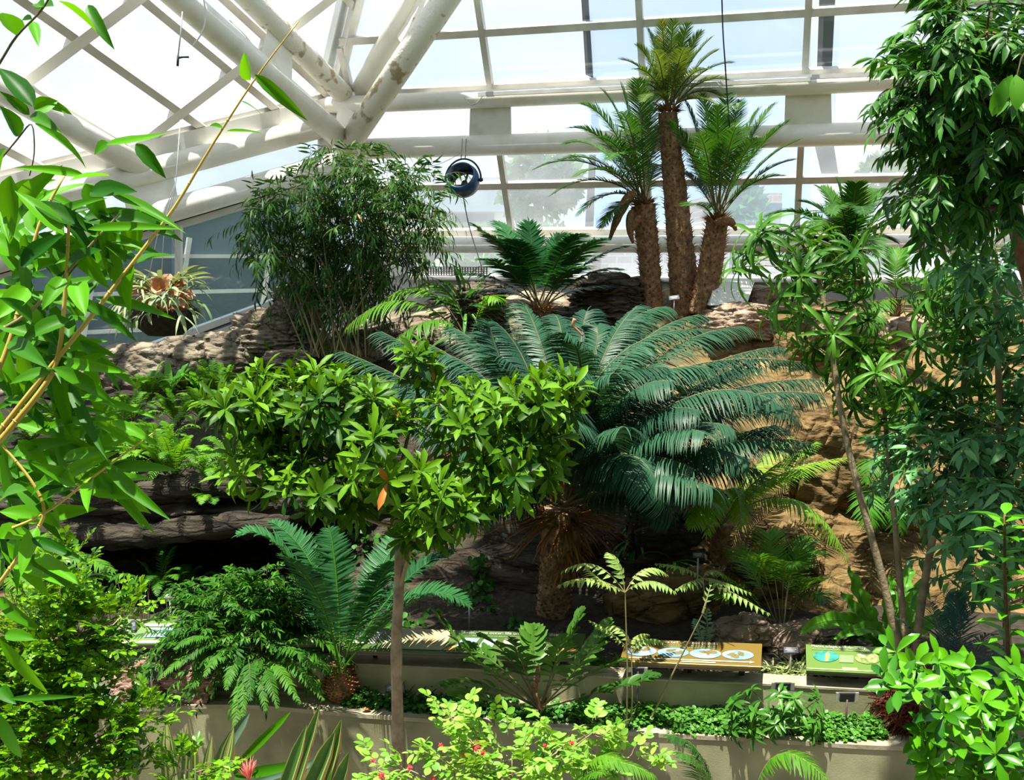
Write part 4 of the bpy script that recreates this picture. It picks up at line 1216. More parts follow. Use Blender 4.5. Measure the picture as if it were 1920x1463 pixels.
tall_cycad('tall cycad with three hanging brown cones, nearest the fan shaped cycad', PY(1224, 575, 12.6),
  [PY(1224, 585, 12.6), PY(1216, 480, 12.6), PY(1206, 385, 12.6)], [.145, .15, .17], PY(1206, 380, 12.6),
  [(1090, 195), (1130, 170), (1068, 240), (1052, 300), (1000, 318), (1035, 365, -.3), (1165, 160), (1195, 150), (1225, 170), (1130, 425, -.5, .9), (1085, 402, -.4), (1250, 230, .5), (1080, 330), (1110, 260, -.9), (1160, 210, -1.0), (1240, 310, .6), (1060, 270, .6), (1140, 300, -1.3)], 12.6, SG,
  cones=[((1190, 362), (1168, 370), (1143, 450), .062, -.25), ((1185, 395), (1175, 420), (1187, 456), .05, -.28), ((1200, 405), (1190, 418), (1180, 440), .045, -.3)])
tall_cycad('tallest cycad with a leaning trunk and yellowing fronds near the roof bars', PY(1285, 575, 12.7),
  [PY(1287, 590, 12.7), PY(1274, 440, 12.7), PY(1262, 320, 12.7), PY(1252, 212, 12.7)], [.20, .19, .16, .13], PY(1254, 205, 12.7),
  [(1165, 112), (1215, 55), (1240, 40), (1262, 38), (1290, 45), (1335, 70), (1372, 118), (1365, 150), (1310, 95), (1190, 130), (1350, 180), (1175, 260), (1195, 85), (1315, 60), (1345, 95), (1228, 70, .5), (1278, 60, .5), (1180, 160, -.6), (1360, 210, -.5), (1225, 95, -.9), (1285, 90, -.9), (1330, 130, -.8), (1205, 190, -.9)], 12.7, [M['lf_sago_old'], M['twig']], ll=.20, nb=420, bulge=.10, lw=.013, droop=.2)
tall_cycad('shorter cycad with a curved cone on its top and upright fronds, beside the utility box', PY(1330, 575, 12.4),
  [PY(1318, 590, 12.4), PY(1332, 500, 12.4), PY(1345, 415, 12.4)], [.20, .17, .15], PY(1345, 410, 12.4),
  [(1285, 190), (1318, 178), (1345, 200, -.8), (1388, 190), (1422, 205), (1452, 195), (1478, 228), (1500, 262), (1488, 300), (1270, 260), (1262, 320), (1420, 260, -.9), (1310, 250, -1.0), (1380, 240, -1.1), (1290, 385, -.7, .5), (1255, 230), (1470, 330, -.5), (1365, 175, .6), (1300, 300, .8)], 12.4, SG, t0=.22, bulge=.12,
  cones=[((1340, 418), (1372, 405), (1380, 432), .055, -.2)])
tall_cycad('low sago palm with spiky dark fronds in front of the back sill', PY(1592, 520, 11.6), [PY(1592, 540, 11.6), PY(1592, 480, 11.6)], [.16, .17], PY(1592, 474, 11.6),
  [(1440, 405), (1470, 440), (1500, 378), (1540, 352), (1570, 338), (1605, 345), (1648, 355), (1697, 385), (1722, 425), (1700, 505), (1500, 490), (1680, 455), (1450, 470), (1560, 400, -1.2), (1620, 400, -1.2), (1520, 440, -1.1), (1650, 480, -1.0), (1600, 520, -1.1), (1550, 530, -.9)], 11.6, SG, ll=.27, n=66, nb=60, lw=.026)
tall_cycad('dark fan shaped cycad with broad stiff fronds behind the giant cycad', PY(1012, 590, 12.2), [PY(1012, 600, 12.2), PY(1012, 575, 12.2)], [.15, .15], PY(1012, 580, 12.2),
  [(885, 420), (912, 440), (935, 418), (992, 418, .2, .1), (1050, 442, .2), (1085, 440), (1130, 448), (1175, 462), (850, 515), (880, 555), (1165, 505), (905, 485, -.7), (1100, 500, -.9), (960, 450, -.6), (1180, 545)], 12.2, [M['lf_fan'], M['twig']], ll=.33, n=56, lw=.034, a0=80, a1=48, bulge=.10, nb=40, t0=.25, vee=.1)

# -- bright feather palm beside the slender bamboo
pb = PY(880, 650, 11.6)
palm = thing('feather_palm', 'bright feather palm with two long fronds behind the slender bamboo stems', 'palm', pb)
for sp, l in [(((770, 565, 11.3), (652, 612, 11.1)), .42), (((800, 545, 11.5), (705, 575, 11.4)), .42), (((850, 560, 11.7), (800, 530, 11.9)), .35), (((905, 570, 11.5), (930, 560, 11.3)), .3), (((820, 600, 11.2), (730, 650, 10.9)), .36)]:
    frond_px('frond', palm, [M['lf_palm'], M['twig']], pb, sp, n=26, ll=l, lw=.03, t0=.3, a0=65, a1=35, vee=-.1, droop=.8, rr=.012, seg=4, cols=3)
mb = MB(); k = 40; P, A = blob_pts(PY(875, 575, 11.7), (.35, .3, .25), k)
leaves(mb, P, A + [0, 0, .3], rnd_dir(k) + [0, 0, 1], .4, .045, 4, 1.2, .2, 'strap', 0); mb.build('strap_leaves', M['lf_ivy'], palm)

# -- slender bamboo clump by the corner column
sb = PY(635, 668, 12.0)
clump = thing('slender_bamboo', 'tall bushy clump of slender dark bamboo in front of the corner column', 'bamboo', sb)
blobs = [(640, 325, 90, 45), (560, 385, 80, 60), (660, 420, 110, 75), (745, 400, 60, 70), (640, 510, 100, 65), (570, 485, 55, 70), (715, 495, 60, 75), (790, 370, 50, 55), (495, 410, 45, 60), (680, 560, 60, 40), (590, 560, 40, 40), (800, 440, 35, 60), (620, 440, 80, 60), (500, 480, 35, 40), (700, 340, 60, 50)]
for i, (px, py, rx, ry) in enumerate(blobs):
    c = PY(px, py, 12.0 + R.uniform(-.4, .4))
    st = MB()
    for _ in range(3):
        b0 = sb + np.array([R.uniform(-.4, .4), R.uniform(-.25, .25), 0])
        e = c + R.standard_normal(3) * [.25, .2, .15]
        st.tube(bez(b0, lerp(b0, e, .5) + [(b0[0] - sb[0]) * .4, 0, .4], e, np.linspace(0, 1, 10)), np.linspace(.013, .004, 10), 5, 0, caps=False)
    s = st.build('culm', M['culm_green'], clump)
    f = MB(); P, A = blob_pts(c, (pxr(rx, 12), .5, pxr(ry, 12)), int(rx * ry / 52), .55)
    sprays(f, P, A * .5 + [0, 0, .3] + rnd_dir(len(P)) * .45, 8, .32, .17, .026, 48, .6, 'bamboo', 3, 0, 1, 2, .2, .0025, .4, .5)
    f.build('foliage', [M['lf_smallbamboo'], M['culm_green']], s)

# -- small broad-fronded cycad at the front edge
fb = PY(638, 1262, 6.72)
cy = thing('small_cycad', 'small cycad with broad feathered fronds and a ball like trunk on the front planter', 'cycad', PY(636, 1312, 6.72))
mb = MB()
mb.lathe([(.02, -.21), (.09, -.2), (.115, -.12), (.10, -.04), (.06, .03), (.02, .06)], fb, (0, 0, 1), 18)
k = 200; az = np.arange(k) * 2.399; zz = np.linspace(-.19, .04, k); od = np.stack([np.cos(az), np.sin(az), np.zeros(k)], 1)
leaves(mb, fb + od * np.interp(zz, [-.2, -.1, .05], [.085, .105, .05])[:, None] + np.c_[np.zeros((k, 2)), zz], od + [0, 0, .8], np.array([0, 0, 1.0]) - od * .3, .05, .035, 2, .3, .3, 'tri', 1)
mb.build('trunk', [M['fibre'], M['fibre_red']], cy)
for (mx, my, mY), (tx, ty, tY) in [((545, 1052, 6.6), (447, 1003, 6.5)), ((592, 1075, 6.9), (510, 980, 7.1)), ((632, 1100, 6.8), (618, 993, 6.9)), ((597, 1120, 6.35), (530, 1045, 6.1)), ((700, 1095, 7.0), (752, 1005, 7.3)),
                                   ((745, 1105, 6.9), (850, 1035, 7.0)), ((760, 1125, 6.6), (878, 1135, 6.5)), ((690, 1130, 6.5), (735, 1055, 6.3)), ((610, 1150, 6.9), (575, 1085, 7.2)), ((720, 1170, 6.4), (800, 1120, 6.2))]:
    frond_px('frond', cy, [M['lf_fan'], M['lf_palm']], fb, ((mx, my, mY), (tx, ty, tY)), n=56, ll=.19, lw=.030, t0=.20, a0=80, a1=60, vee=.25, droop=.25, rr=.009, seg=2, cols=3,
             shape=lambda u: np.interp(u, [0, .15, .5, .85, 1], [.35, .8, 1, .7, .3]))

# -- fern bush with hanging sprays over the planter edge
hb = PY(470, 1268, 6.85)
bush = thing('fern_bush', 'dark rounded fern bush with sprays drooping over the pale planter edge', 'fern', PY(470, 1312, 6.8))
for i in range(78):
    az = R.uniform(0, 6.28); el = R.uniform(.25, 1.45)
    L0 = R.uniform(.55, .85)
    d = np.array([math.cos(az) * math.cos(el) * 1.05, math.sin(az) * math.cos(el) * .8, math.sin(el)])
    tip = hb + d * L0 - [0, 0, .10 * math.cos(el)] + [.02, 0, 0]
    mid = hb + d * L0 * .6 + [0, 0, .14]
    mb = MB(); frond(mb, hb + rnd_dir(1)[0] * .05, curve_ctrl(hb, mid, tip), tip, 17, .105, .036, .3, 70, 35, .05, .4, .005, 2, 'tri', jit=.14, cols=3)
    P, A = blob_pts(lerp(mid, tip, .6), (.13, .13, .10), 9); sprays(mb, P, A + d, 8, .13, .062, .02, 50, .4, 'tri', 1, 0, 1, 2, .2, .002, .4, .3)
    mb.build('frond', [M['lf_fernbush'], M['twig']], bush)
for tx, ty, tY in [(232, 1200, 6.5), (300, 1270, 6.3), (345, 1240, 6.3), (440, 1372, 5.95), (425, 1290, 6.2), (520, 1325, 6.05), (560, 1318, 6.1), (605, 1310, 6.2), (470, 1310, 6.1), (385, 1265, 6.2), (330, 1215, 6.3), (590, 1255, 6.2), (498, 1330, 6.1), (455, 1340, 6.05)]:
    tip = PY(tx, ty, tY); s = lerp(hb, tip, .45); s[2] = max(s[2], hb[2]) + .2
    mb = MB(); frond(mb, hb, curve_ctrl(hb, s, tip), tip, 32, .085, .026, .3, 62, 40, -.1, .5, .005, 2, 'tri', jit=.14, cols=3)
    mb.build('frond', [M['lf_fernbush'], M['twig']], bush)

# -- coontie in the front planter
zb = PY(1010, 1330, 6.35)
co = thing('coontie', 'leathery dark coontie with oval leaflets on thin stalks in the front planter', 'cycad', zb)
for mx, my, tx, ty, dm, dt in [(905, 1250, 815, 1150, -.1, -.2), (920, 1290, 835, 1285, -.2, -.4), (930, 1245, 865, 1215, .1, .2), (960, 1240, 905, 1195, -.3, -.5), (1050, 1240, 1090, 1148, -.1, -.1), (1085, 1250, 1140, 1168, .1, .2), (1120, 1300, 1228, 1268, -.2, -.3), (985, 1260, 960, 1200, -.4, -.7), (1035, 1260, 1055, 1195, -.3, -.5), (1090, 1275, 1165, 1240, -.3, -.6), (950, 1275, 880, 1240, -.4, -.8), (1000, 1240, 1000, 1180, .2, .3), (925, 1315, 850, 1305, -.4, -.7), (1060, 1280, 1110, 1215, -.5, -.9)]:
    frond_px('frond', co, [M['lf_zamia'], M['twig']], zb, ((mx, my, 6.35 + dm), (tx, ty, 6.35 + dt)), n=11, ll=.165, lw=.056, t0=.36, a0=62, a1=30, vee=.2, droop=.3, rr=.007, seg=4, prof='oval', cols=3, jit=.14)
for px, py in ((1008, 1265), (1003, 1285)):
    mb = MB(); c = PY(px, py, 6.25); mb.lathe([(.004, -.06), (.02, -.05), (.022, 0), (.014, .05), (.003, .075)], c, (.1, 0, 1), 10); mb.build('seed_cone', M['cone'], co)
mb = MB(); leaves(mb, np.repeat([PY(1016, 1335, 6.3)], 5, 0), np.array([0, 0, 1.0]) + rnd_dir(5) * .5, rnd_dir(5), .16, .02, 4, .5, .3, 'lance'); mb.build('dry_leaf', M['dead'], co)

# -- small bush at the reversed labels
def palmate(mb, base, top, k, L, W, seg=4, droop=1.0, spread=(70, 95), ml=0, mt=1, tr=.003, prof='lance', bend=.05, tone=None):
    base, top = np.asarray(base), np.asarray(top)
    mid = lerp(base, top, .5) + [0, 0, bend]
    mb.tube(bez(base, mid, top, np.linspace(0, 1, 6)), np.linspace(tr, tr * .7, 6), 5, mt, caps=False)
    whorl_arr(mb, top[None], (unit(top - mid) + [0, 0, .5])[None], k, L, W, spread, droop, prof, seg, ml, tone=tone)
ub = PY(1470, 1372, 6.2)
us = thing('umbrella_shrub', 'low umbrella leaved shrub around the stalk of a plant label', 'shrub', ub)
for i in range(30):
    px, py = R.uniform(1370, 1545), R.uniform(1290, 1378)
    if i < 5: px, py = [(1408, 1292), (1372, 1318), (1440, 1372), (1530, 1350), (1490, 1310)][i]
    t = PY(px, py, 6.2 + R.uniform(-.25, .2))
    mb = MB(); palmate(mb, ub + rnd_dir(1)[0] * [.08, .05, 0], t, 8, .125, .034, 4, .8, (65, 95)); mb.build('leaf', [M['lf_bush'], M['twig']], us)

# -- thin stalked fern-like plants with pale leaflets
def pale_stalk(label, base, top, fr, Y, ll=.085, lw=.036, n=12, mat='lf_pale', name='stalked_fern'):
    r = thing(name, label, 'fern', base, 'thin stalked pale ferns')
    mb = MB(); mb.tube([base, lerp(base, top, .5) + [.01, 0, 0], top], [.008, .006, .005], 6, 0, caps=False); mb.build('stalk', M['culm_green'], r)
    for (mx, my), (tx, ty), dY in fr:
        frond_px('frond', r, [M[mat], M['culm_green']], top, ((mx, my, Y + dY * .5), (tx, ty, Y + dY)), n=n, ll=ll, lw=lw, t0=.15, a0=75, a1=45, vee=-.35, droop=.5, rr=.004, seg=3, prof='tri', cols=3)
    return r
pale_stalk('pale stalked fern with level zigzag fronds in front of the giant cycad trunk', PY(1175, 1380, 6.25), PY(1172, 1112, 6.25), [((1110, 1086), (1050, 1098), -.2), ((1115, 1060), (1055, 1072), .2), ((1215, 1090), (1264, 1110), -.2), ((1210, 1068), (1250, 1078), .2), ((1160, 1060), (1140, 1038), .1), ((1130, 1090), (1100, 1065), -.4)], 6.25)
pale_stalk('pale stalked fern with drooping fronds in front of the palm clump', PY(1330, 1262, 6.95), PY(1318, 1085, 6.95), [((1280, 1065), (1232, 1058), -.2), ((1350, 1090), (1405, 1112), -.1), ((1370, 1110), (1440, 1150), -.3), ((1300, 1090), (1270, 1105), -.4), ((1340, 1070), (1372, 1092), .2)], 6.95)
pale_stalk('low pale fern brushing the near end of the yellow tectonics sign', PY(1182, 1376, 6.3), PY(1184, 1225, 6.3), [((1150, 1190), (1108, 1165), -.1), ((1210, 1200), (1245, 1205), -.1), ((1165, 1180), (1130, 1180), .1), ((1195, 1195), (1215, 1190), .2)], 6.3, .07, .026)
r = thing('plant_stalk', 'single bare leaning green stalk crossing the yellow tectonics sign', 'stalk', PY(1222, 1345, 6.3))
mb = MB(); mb.tube([PY(1222, 1345, 6.3), PY(1268, 1250, 6.25), PY(1318, 1150, 6.2)], [.007, .006, .004], 6, 0, caps=False); mb.build('stem', M['culm_green'], r)
mb = MB(); frond(mb, PY(1318, 1150, 6.2), PY(1325, 1125, 6.2), PY(1332, 1100, 6.25), 5, .05, .02, .2, seg=2, prof='tri', cols=3); mb.build('leaf_tip', [M['lf_pale'], M['culm_green']], r)

# -- lime palm on the boulders, dusky palm clump, bird's nest fern
lb = PY(1352, 1035, 8.15)
lp_ = thing('lime_palm', 'lime green sunlit palm growing out of the cliff beside the golden boulder', 'palm', lb)
cycad_trunk(lp_, [lb - [0, 0, .1], PY(1350, 985, 8.15)], [.09, .10], nb=90, ln=.07, leafmat='dead')
for sp in [((1345, 915, 7.9), (1325, 1000, 7.5)), ((1375, 915, 8.0), (1390, 985, 7.6)), ((1480, 935, 7.8), (1588, 1045, 7.5)), ((1440, 900, 8.2), (1588, 858, 8.4)), ((1420, 900, 7.9), (1530, 830, 8.0)), ((1310, 920, 8.0), (1265, 935, 7.8)), ((1430, 910, 7.8), (1500, 880, 7.6)), ((1330, 940, 7.7), (1300, 985, 7.3)), ((1400, 900, 8.4), (1480, 820, 8.8))]:
    frond_px('frond', lp_, [M['lf_lime'], M['culm_green']], PY(1352, 985, 8.15), sp, n=44, ll=.22, lw=.018, t0=.22, a0=70, a1=40, vee=-.15, droop=.8, rr=.008, seg=3)
pb2 = PY(1468, 1205, 7.5)
pc = thing('palm_clump', 'upright clump of fine leaved palm fronds behind the gap between two signs', 'palm', pb2)
for sp in [((1420, 1090, 7.6), (1382, 1030, 7.8)), ((1435, 1080, 7.3), (1420, 1040, 7.1)), ((1480, 1090, 7.7), (1512, 1010, 7.9)), ((1500, 1110, 7.5), (1525, 1085, 7.2)), ((1410, 1120, 7.4), (1345, 1075, 7.2)), ((1505, 1120, 7.4), (1545, 1125, 7.2)), ((1470, 1080, 7.2), (1490, 1060, 6.9)), ((1400, 1130, 7.2), (1360, 1120, 7.0)), ((1450, 1060, 7.8), (1440, 1000, 8.0)), ((1490, 1060, 7.9), (1535, 1040, 8.0))]:
    frond_px('frond', pc, [M['lf_palm'], M['culm_green']], pb2, sp, n=34, ll=.24, lw=.014, t0=.42, a0=65, a1=30, vee=.15, droop=.5, rr=.006, seg=2)
nb_ = PY(1668, 1225, 7.1)
nf = thing('birds_nest_fern', 'bright bird nest fern with wavy strap blades behind the green adapt sign', 'fern', nb_)
for mx, my, tx, ty, dm, dt, w_ in [(1585, 1165, 1498, 1190, -.1, -.3, 44), (1625, 1145, 1590, 1062, .0, .1, 40), (1618, 1160, 1575, 1110, -.1, -.1, 36), (1665, 1140, 1672, 1075, .2, .3, 34), (1705, 1140, 1742, 1080, .1, .2, 44), (1720, 1180, 1790, 1150, .1, .1, 40), (1640, 1180, 1560, 1200, -.2, -.4, 36), (1600, 1190, 1545, 1215, .1, .1, 30), (1690, 1120, 1710, 1060, .3, .5, 36)]:
    tip, mid = PY(tx, ty, 7.1 + dt), PY(mx, my, 7.1 + dm)
    C = bez(nb_, curve_ctrl(nb_, mid, tip), tip, np.linspace(0, 1, 22)); T = unitr(np.gradient(C, axis=0))
    S = unitr(np.cross(T, [0.0, -.8, .6])); Nn = np.cross(S, T)
    hw = pxr(w_ * .78, 7.1) / 2 * PROF['strap'](np.linspace(0, 1, 22)); mb = MB(); xs = np.linspace(-1, 1, 5)
    wv = np.sin(np.arange(22) * 1.5)[:, None] * np.abs(xs)[None] * .032 + np.abs(xs)[None] * .02
    V = C[:, None] + S[:, None] * (hw[:, None] * xs[None])[..., None] + Nn[:, None] * wv[..., None]
    i, j = np.meshgrid(np.arange(21), np.arange(4), indexing='ij'); q = np.stack([i * 5 + j, i * 5 + j + 1, (i + 1) * 5 + j + 1, (i + 1) * 5 + j], -1).reshape(-1, 4)
    mb.add(V.reshape(-1, 3), q, 0, R.uniform(.2, .8)); mb.tube(C, np.linspace(.007, .002, 22), 5, 0, caps=False, tone=.9)
    mb.build('blade', M['lf_nest'], nf)

# -- tall three-stemmed aralia with drooping toothed leaflets
ab = PY(1700, 1262, 6.35)
ar = thing('aralia', 'tall aralia with three bare pale stems and drooping toothed leaflets', 'shrub', PY(1702, 1388, 6.3))
stems = [([(1695, 1262), (1655, 1080), (1605, 905), (1575, 770), (1552, 600), (1530, 500)], .030, [(1400, 470), (1440, 440), (1500, 450), (1560, 470), (1610, 490), (1480, 520), (1540, 530), (1600, 560), (1500, 590), (1640, 600), (1570, 620), (1450, 560), (1380, 500), (1590, 690), (1530, 650), (1650, 540), (1620, 650)]),
         ([(1703, 1262), (1690, 1120), (1675, 950), (1655, 740)], .028, [(1620, 725), (1690, 720), (1650, 760), (1720, 760), (1640, 690), (1610, 770)]),
         ([(1712, 1262), (1728, 1120), (1760, 950), (1800, 800), (1815, 640), (1810, 540)], .030, [(1760, 520), (1820, 500), (1870, 540), (1740, 590), (1800, 600), (1870, 620), (1760, 660), (1840, 680), (1780, 730), (1850, 740), (1720, 640), (1890, 580), (1790, 560), (1830, 780), (1750, 780), (1710, 560)])]
for pts, rr, tips in stems:
    P = [PY(x, y, 6.35 + .07 * i) for i, (x, y) in enumerate(pts)]
    mb = MB(); mb.tube(smooth_line(np.array(P)), np.linspace(rr, rr * .5, len(smooth_line(np.array(P)))), 10, 0, bump=.03); st = mb.build('stem', M['bark_pale'], ar)
    up = [p for p, (x, y) in zip(P, pts) if y < 910]
    up = np.vstack([lerp(up[i], up[i + 1], s) for i in range(len(up) - 1) for s in (0, .25, .5, .75)] or [up[-1][None]]) if len(up) > 1 else np.array([P[-1]])
    for (tx, ty) in tips + [(a + R.uniform(-45, 45), b + R.uniform(-35, 35)) for a, b in tips]:
        t = PY(tx + R.uniform(-12, 12), ty + R.uniform(-10, 10), 6.35 + R.uniform(-.12, .65))
        s0 = up[np.argmin(np.linalg.norm(up - t, axis=1) + 2.0 * np.maximum(0, up[:, 2] - t[2] + .05))]
        mb = MB(); palmate(mb, s0, t, 12, .28, .033, 10, 1.45, (40, 98), tr=.004, prof='strap', bend=.10)
        mb.build('leaf', [M['lf_aralia'], M['culm_green']], st)
mb = MB()
k = 3000; d = rnd_dir(k); c = PY(1706, 1318, 6.3)
B = c + d * [pxr(62, 6.3), pxr(62, 6.3), pxr(66, 6.3)] * .85
leaves(mb, B, d * .4 + rnd_dir(k) - [0, 0, .3], d, .09 + .07 * R.random(k), .008, 3, R.uniform(-1.8, 1.8, k), .3, 'needle', 0, None, 2)
mb.lathe([(.01, -.21), (.13, -.17), (.155, 0), (.12, .13), (.04, .17)], c, (0, 0, 1), 20, 0)
mb.build('root_ball', M['root_red'], ar)

# -- central evergreen tree in front of the planter
def rhodo(f, P, A):
    whorl_arr(f, P, A * .8 + np.array([0, -.2, .6]), 12, .165, .040, (25, 105), .6, 'obov', 4, 0, .2, 3)
tY = 5.55
tp = [PY(748, 1900, tY) * [1, 1, 0], PY(748, 1463, tY), PY(745, 1330, tY), PY(742, 1200, tY), PY(750, 1080, tY), PY(748, 985, tY), PY(745, 900, tY)]
tp[0] = np.array([tp[1][0], tp[1][1], 0])
foliage_tree('evergreen_tree', 'glossy round headed evergreen tree on one thin trunk in front of the planter', 'tree', tp[0], smooth_line(np.array(tp)), np.linspace(.042, .026, 25),
  [(460, 760, 5.5, 70, 55, .3, 16), (545, 735, 5.6, 85, 50, .35, 18), (650, 760, 5.5, 90, 60, .4, 20), (490, 880, 5.4, 60, 55, .3, 12), (600, 910, 5.3, 70, 55, .3, 13), (730, 850, 5.3, 95, 75, .4, 22),
   (792, 690, 5.6, 28, 45, .15, 8), (890, 780, 5.6, 100, 65, .4, 22), (1000, 745, 5.6, 75, 50, .3, 16), (960, 860, 5.5, 85, 75, .4, 20), (840, 950, 5.2, 75, 55, .3, 14), (1030, 830, 5.7, 50, 60, .3, 10),
   (690, 810, 5.8, 90, 60, .3, 14), (800, 900, 5.8, 90, 70, .3, 14), (560, 830, 5.7, 90, 70, .35, 14), (915, 900, 5.9, 80, 60, .3, 12), (790, 1000, 5.3, 60, 35, .2, 8), (1050, 745, 5.5, 35, 45, .2, 7), (650, 950, 5.5, 50, 40, .2, 7)],
  rhodo, [M['lf_rhodo'], M['twig']], M['bark'], dens=1.35, extra_trunks=[(np.array([PY(745, 1120, tY), PY(765, 1050, tY - .05), PY(785, 985, tY - .1)]), [.014, .012, .009])], br=.014)

# -- dense tree at the edge, blue-green shrub below it
def lance(f, P, A):
    sprays(f, P, A + np.array([0, -.2, .1]) + rnd_dir(len(P)) * .3, 12, .20, .115, .032, 55, .5, 'lance', 3, 0, 1, 3, .2, .003, .3, .3)
trunk = [np.array([PY(2030, 700, 5.2)[0], 5.2, 0]), PY(2020, 900, 5.2), PY(1970, 640, 5.2), PY(1905, 440, 5.2), PY(1885, 250, 5.2), PY(1880, 80, 5.2)]
foliage_tree('dense_tree', 'dense dark tree with drooping lance leaves and a brown trunk against the glass', 'tree', trunk[0], smooth_line(np.array(trunk)), np.linspace(.06, .03, 21),
  [(1850, 60, 5.0, 110, 80, .4, 46), (1790, 60, 5.1, 60, 60, .3, 18), (1800, 165, 5.0, 85, 60, .35, 32), (1725, 150, 5.0, 40, 25, .2, 8), (1740, 190, 5.0, 40, 30, .2, 8), (1860, 220, 4.9, 90, 70, .35, 34), (1785, 290, 5.0, 70, 70, .35, 28), (1755, 370, 5.0, 45, 45, .25, 12), (1880, 330, 5.0, 70, 80, .35, 30), (1800, 370, 5.2, 50, 50, .3, 14), (1900, 120, 5.2, 70, 80, .3, 26), (1760, 120, 5.2, 50, 40, .3, 12), (1830, 320, 5.4, 80, 80, .3, 20), (1850, 130, 5.4, 90, 80, .3, 20)],
  lance, [M['lf_tree'], M['twig']], M['bark_red'], br=.014, dens=1.5)
def glauc(f, P, A):
    sprays(f, P, A + np.array([0, -.3, .25]) + rnd_dir(len(P)) * .3, 11, .22, .135, .042, 58, .45, 'lance', 3, 0, 1, 3, .2, .003, .3, .25)
tr2 = [np.array([PY(1890, 1400, 6.4)[0], 6.4, 1.0]), PY(1888, 1200, 6.3), PY(1880, 900, 6.2), PY(1870, 650, 6.1), PY(1865, 500, 6.0)]
foliage_tree('blue_green_shrub', 'tall blue green leafy shrub filling the corner below the dense tree', 'shrub', tr2[0], smooth_line(np.array(tr2)), np.linspace(.03, .015, 17),
  [(1860, 470, 6.0, 80, 40, .35, 22), (1900, 560, 6.0, 45, 60, .35, 14), (1890, 680, 6.2, 50, 60, .35, 16), (1850, 790, 6.1, 85, 45, .35, 22), (1800, 860, 6.0, 75, 45, .35, 20), (1890, 880, 6.0, 50, 60, .35, 16), (1830, 950, 5.9, 80, 45, .35, 20), (1770, 950, 6.0, 30, 40, .25, 8), (1895, 1010, 6.0, 40, 60, .3, 12), (1730, 800, 6.6, 60, 40, .3, 10), (1820, 1060, 6.6, 75, 50, .3, 12), (1700, 870, 7.2, 70, 50, .3, 10), (1990, 700, 6.3, 80, 90, .4, 22), (2010, 900, 6.3, 90, 90, .4, 22), (1990, 1080, 6.3, 80, 70, .4, 14)],
  glauc, [M['lf_glauc'], M['twig']], M['bark_pale'], br=.010, dens=1.6)
# hanging broad leaf of a climber in the top corner
cl_ = thing('climber_spray', 'few broad pale leaves hanging at the frame edge before the dense tree', 'climber', PY(1905, 150, 3.0))
mb = MB(); mb.tube([PY(1945, 60, 3.0), PY(1915, 110, 3.0), PY(1905, 150, 3.0)], [.004, .003, .002], 5, 0, caps=False); mb.build('stem', M['twig'], cl_)
mb = MB(); leaves(mb, [PY(1905, 140, 3.0), PY(1898, 140, 3.0), PY(1885, 150, 3.0)], [PY(1912, 210, 2.95) - PY(1905, 140, 3.0), PY(1872, 190, 3.0) - PY(1898, 140, 3.0), PY(1868, 200, 3.0) - PY(1885, 150, 3.0)], np.array([-.3, -1, .3]), .11, .045, 5, .6, .2, 'oval', 0, None, 3); mb.build('leaf', M['lf_nest'], cl_)

# -- glossy foreground shrub, thin upright shrub
gb = np.array([PY(1850, 1463, 3.4)[0], 3.5, 0.0])
def gloss(f, P, A):
    whorl_arr(f, P, A * .5 + np.array([-.15, -.45, .7]), 8, .115, .037, (35, 100), .4, 'obov', 5, 0, .22, 3)
foliage_tree('glossy_shrub', 'nearest shrub with thick shiny bright leaves in rosettes at the lower corner', 'shrub', gb, np.array([gb, gb + [0, 0, .9], PY(1850, 1440, 3.5)]), [.02, .018, .012],
  [(1700, 1290, 3.3, 35, 22, .12, 5), (1770, 1320, 3.35, 50, 25, .15, 8), (1720, 1225, 3.5, 40, 25, .12, 5), (1790, 1250, 3.5, 40, 25, .12, 5), (1860, 1330, 3.3, 50, 35, .15, 9), (1900, 1280, 3.4, 30, 40, .12, 6), (1850, 1400, 3.3, 70, 35, .18, 10), (1760, 1420, 3.4, 50, 30, .15, 7), (1900, 1440, 3.3, 40, 30, .15, 6), (1720, 1360, 3.5, 40, 25, .12, 4), (1790, 1450, 3.5, 70, 25, .15, 8), (1840, 1350, 3.6, 60, 40, .12, 7)],
  gloss, [M['lf_gloss'], M['twig']], M['bark_red'], br=.007, twigs=3, dens=.62)
ub2 = np.array([PY(1893, 1300, 4.1)[0], 4.1, 0.0])
us2 = thing('upright_shrub', 'thin upright shrub with leaves all along one dark stem', 'shrub', ub2)
P = smooth_line(np.array([ub2, PY(1893, 1400, 4.1), PY(1890, 1200, 4.1), PY(1883, 1080, 4.1), PY(1884, 965, 4.1)]))
mb = MB(); mb.tube(P, np.linspace(.014, .005, len(P)), 8, 0); mb.build('stem', M['bark_red'], us2)
mb = MB(); k = 80; u = np.linspace(0, 1, k); Q = np.stack([np.interp(u, np.linspace(0, 1, 5), np.array([PY(1893, 1400, 4.1), PY(1891, 1280, 4.1), PY(1888, 1160, 4.1), PY(1884, 1060, 4.1), PY(1884, 965, 4.1)])[:, i]) for i in range(3)], 1)
az = np.arange(k) * 2.4; D = np.stack([np.cos(az), np.sin(az) * .8, .35 + 0 * az], 1)
leaves(mb, Q, D, np.array([0, 0, 1.0]) - D * .2, .15, .05, 4, .5, .15, 'lance', 0, None, 3); mb.build('foliage', M['lf_gloss'], us2)

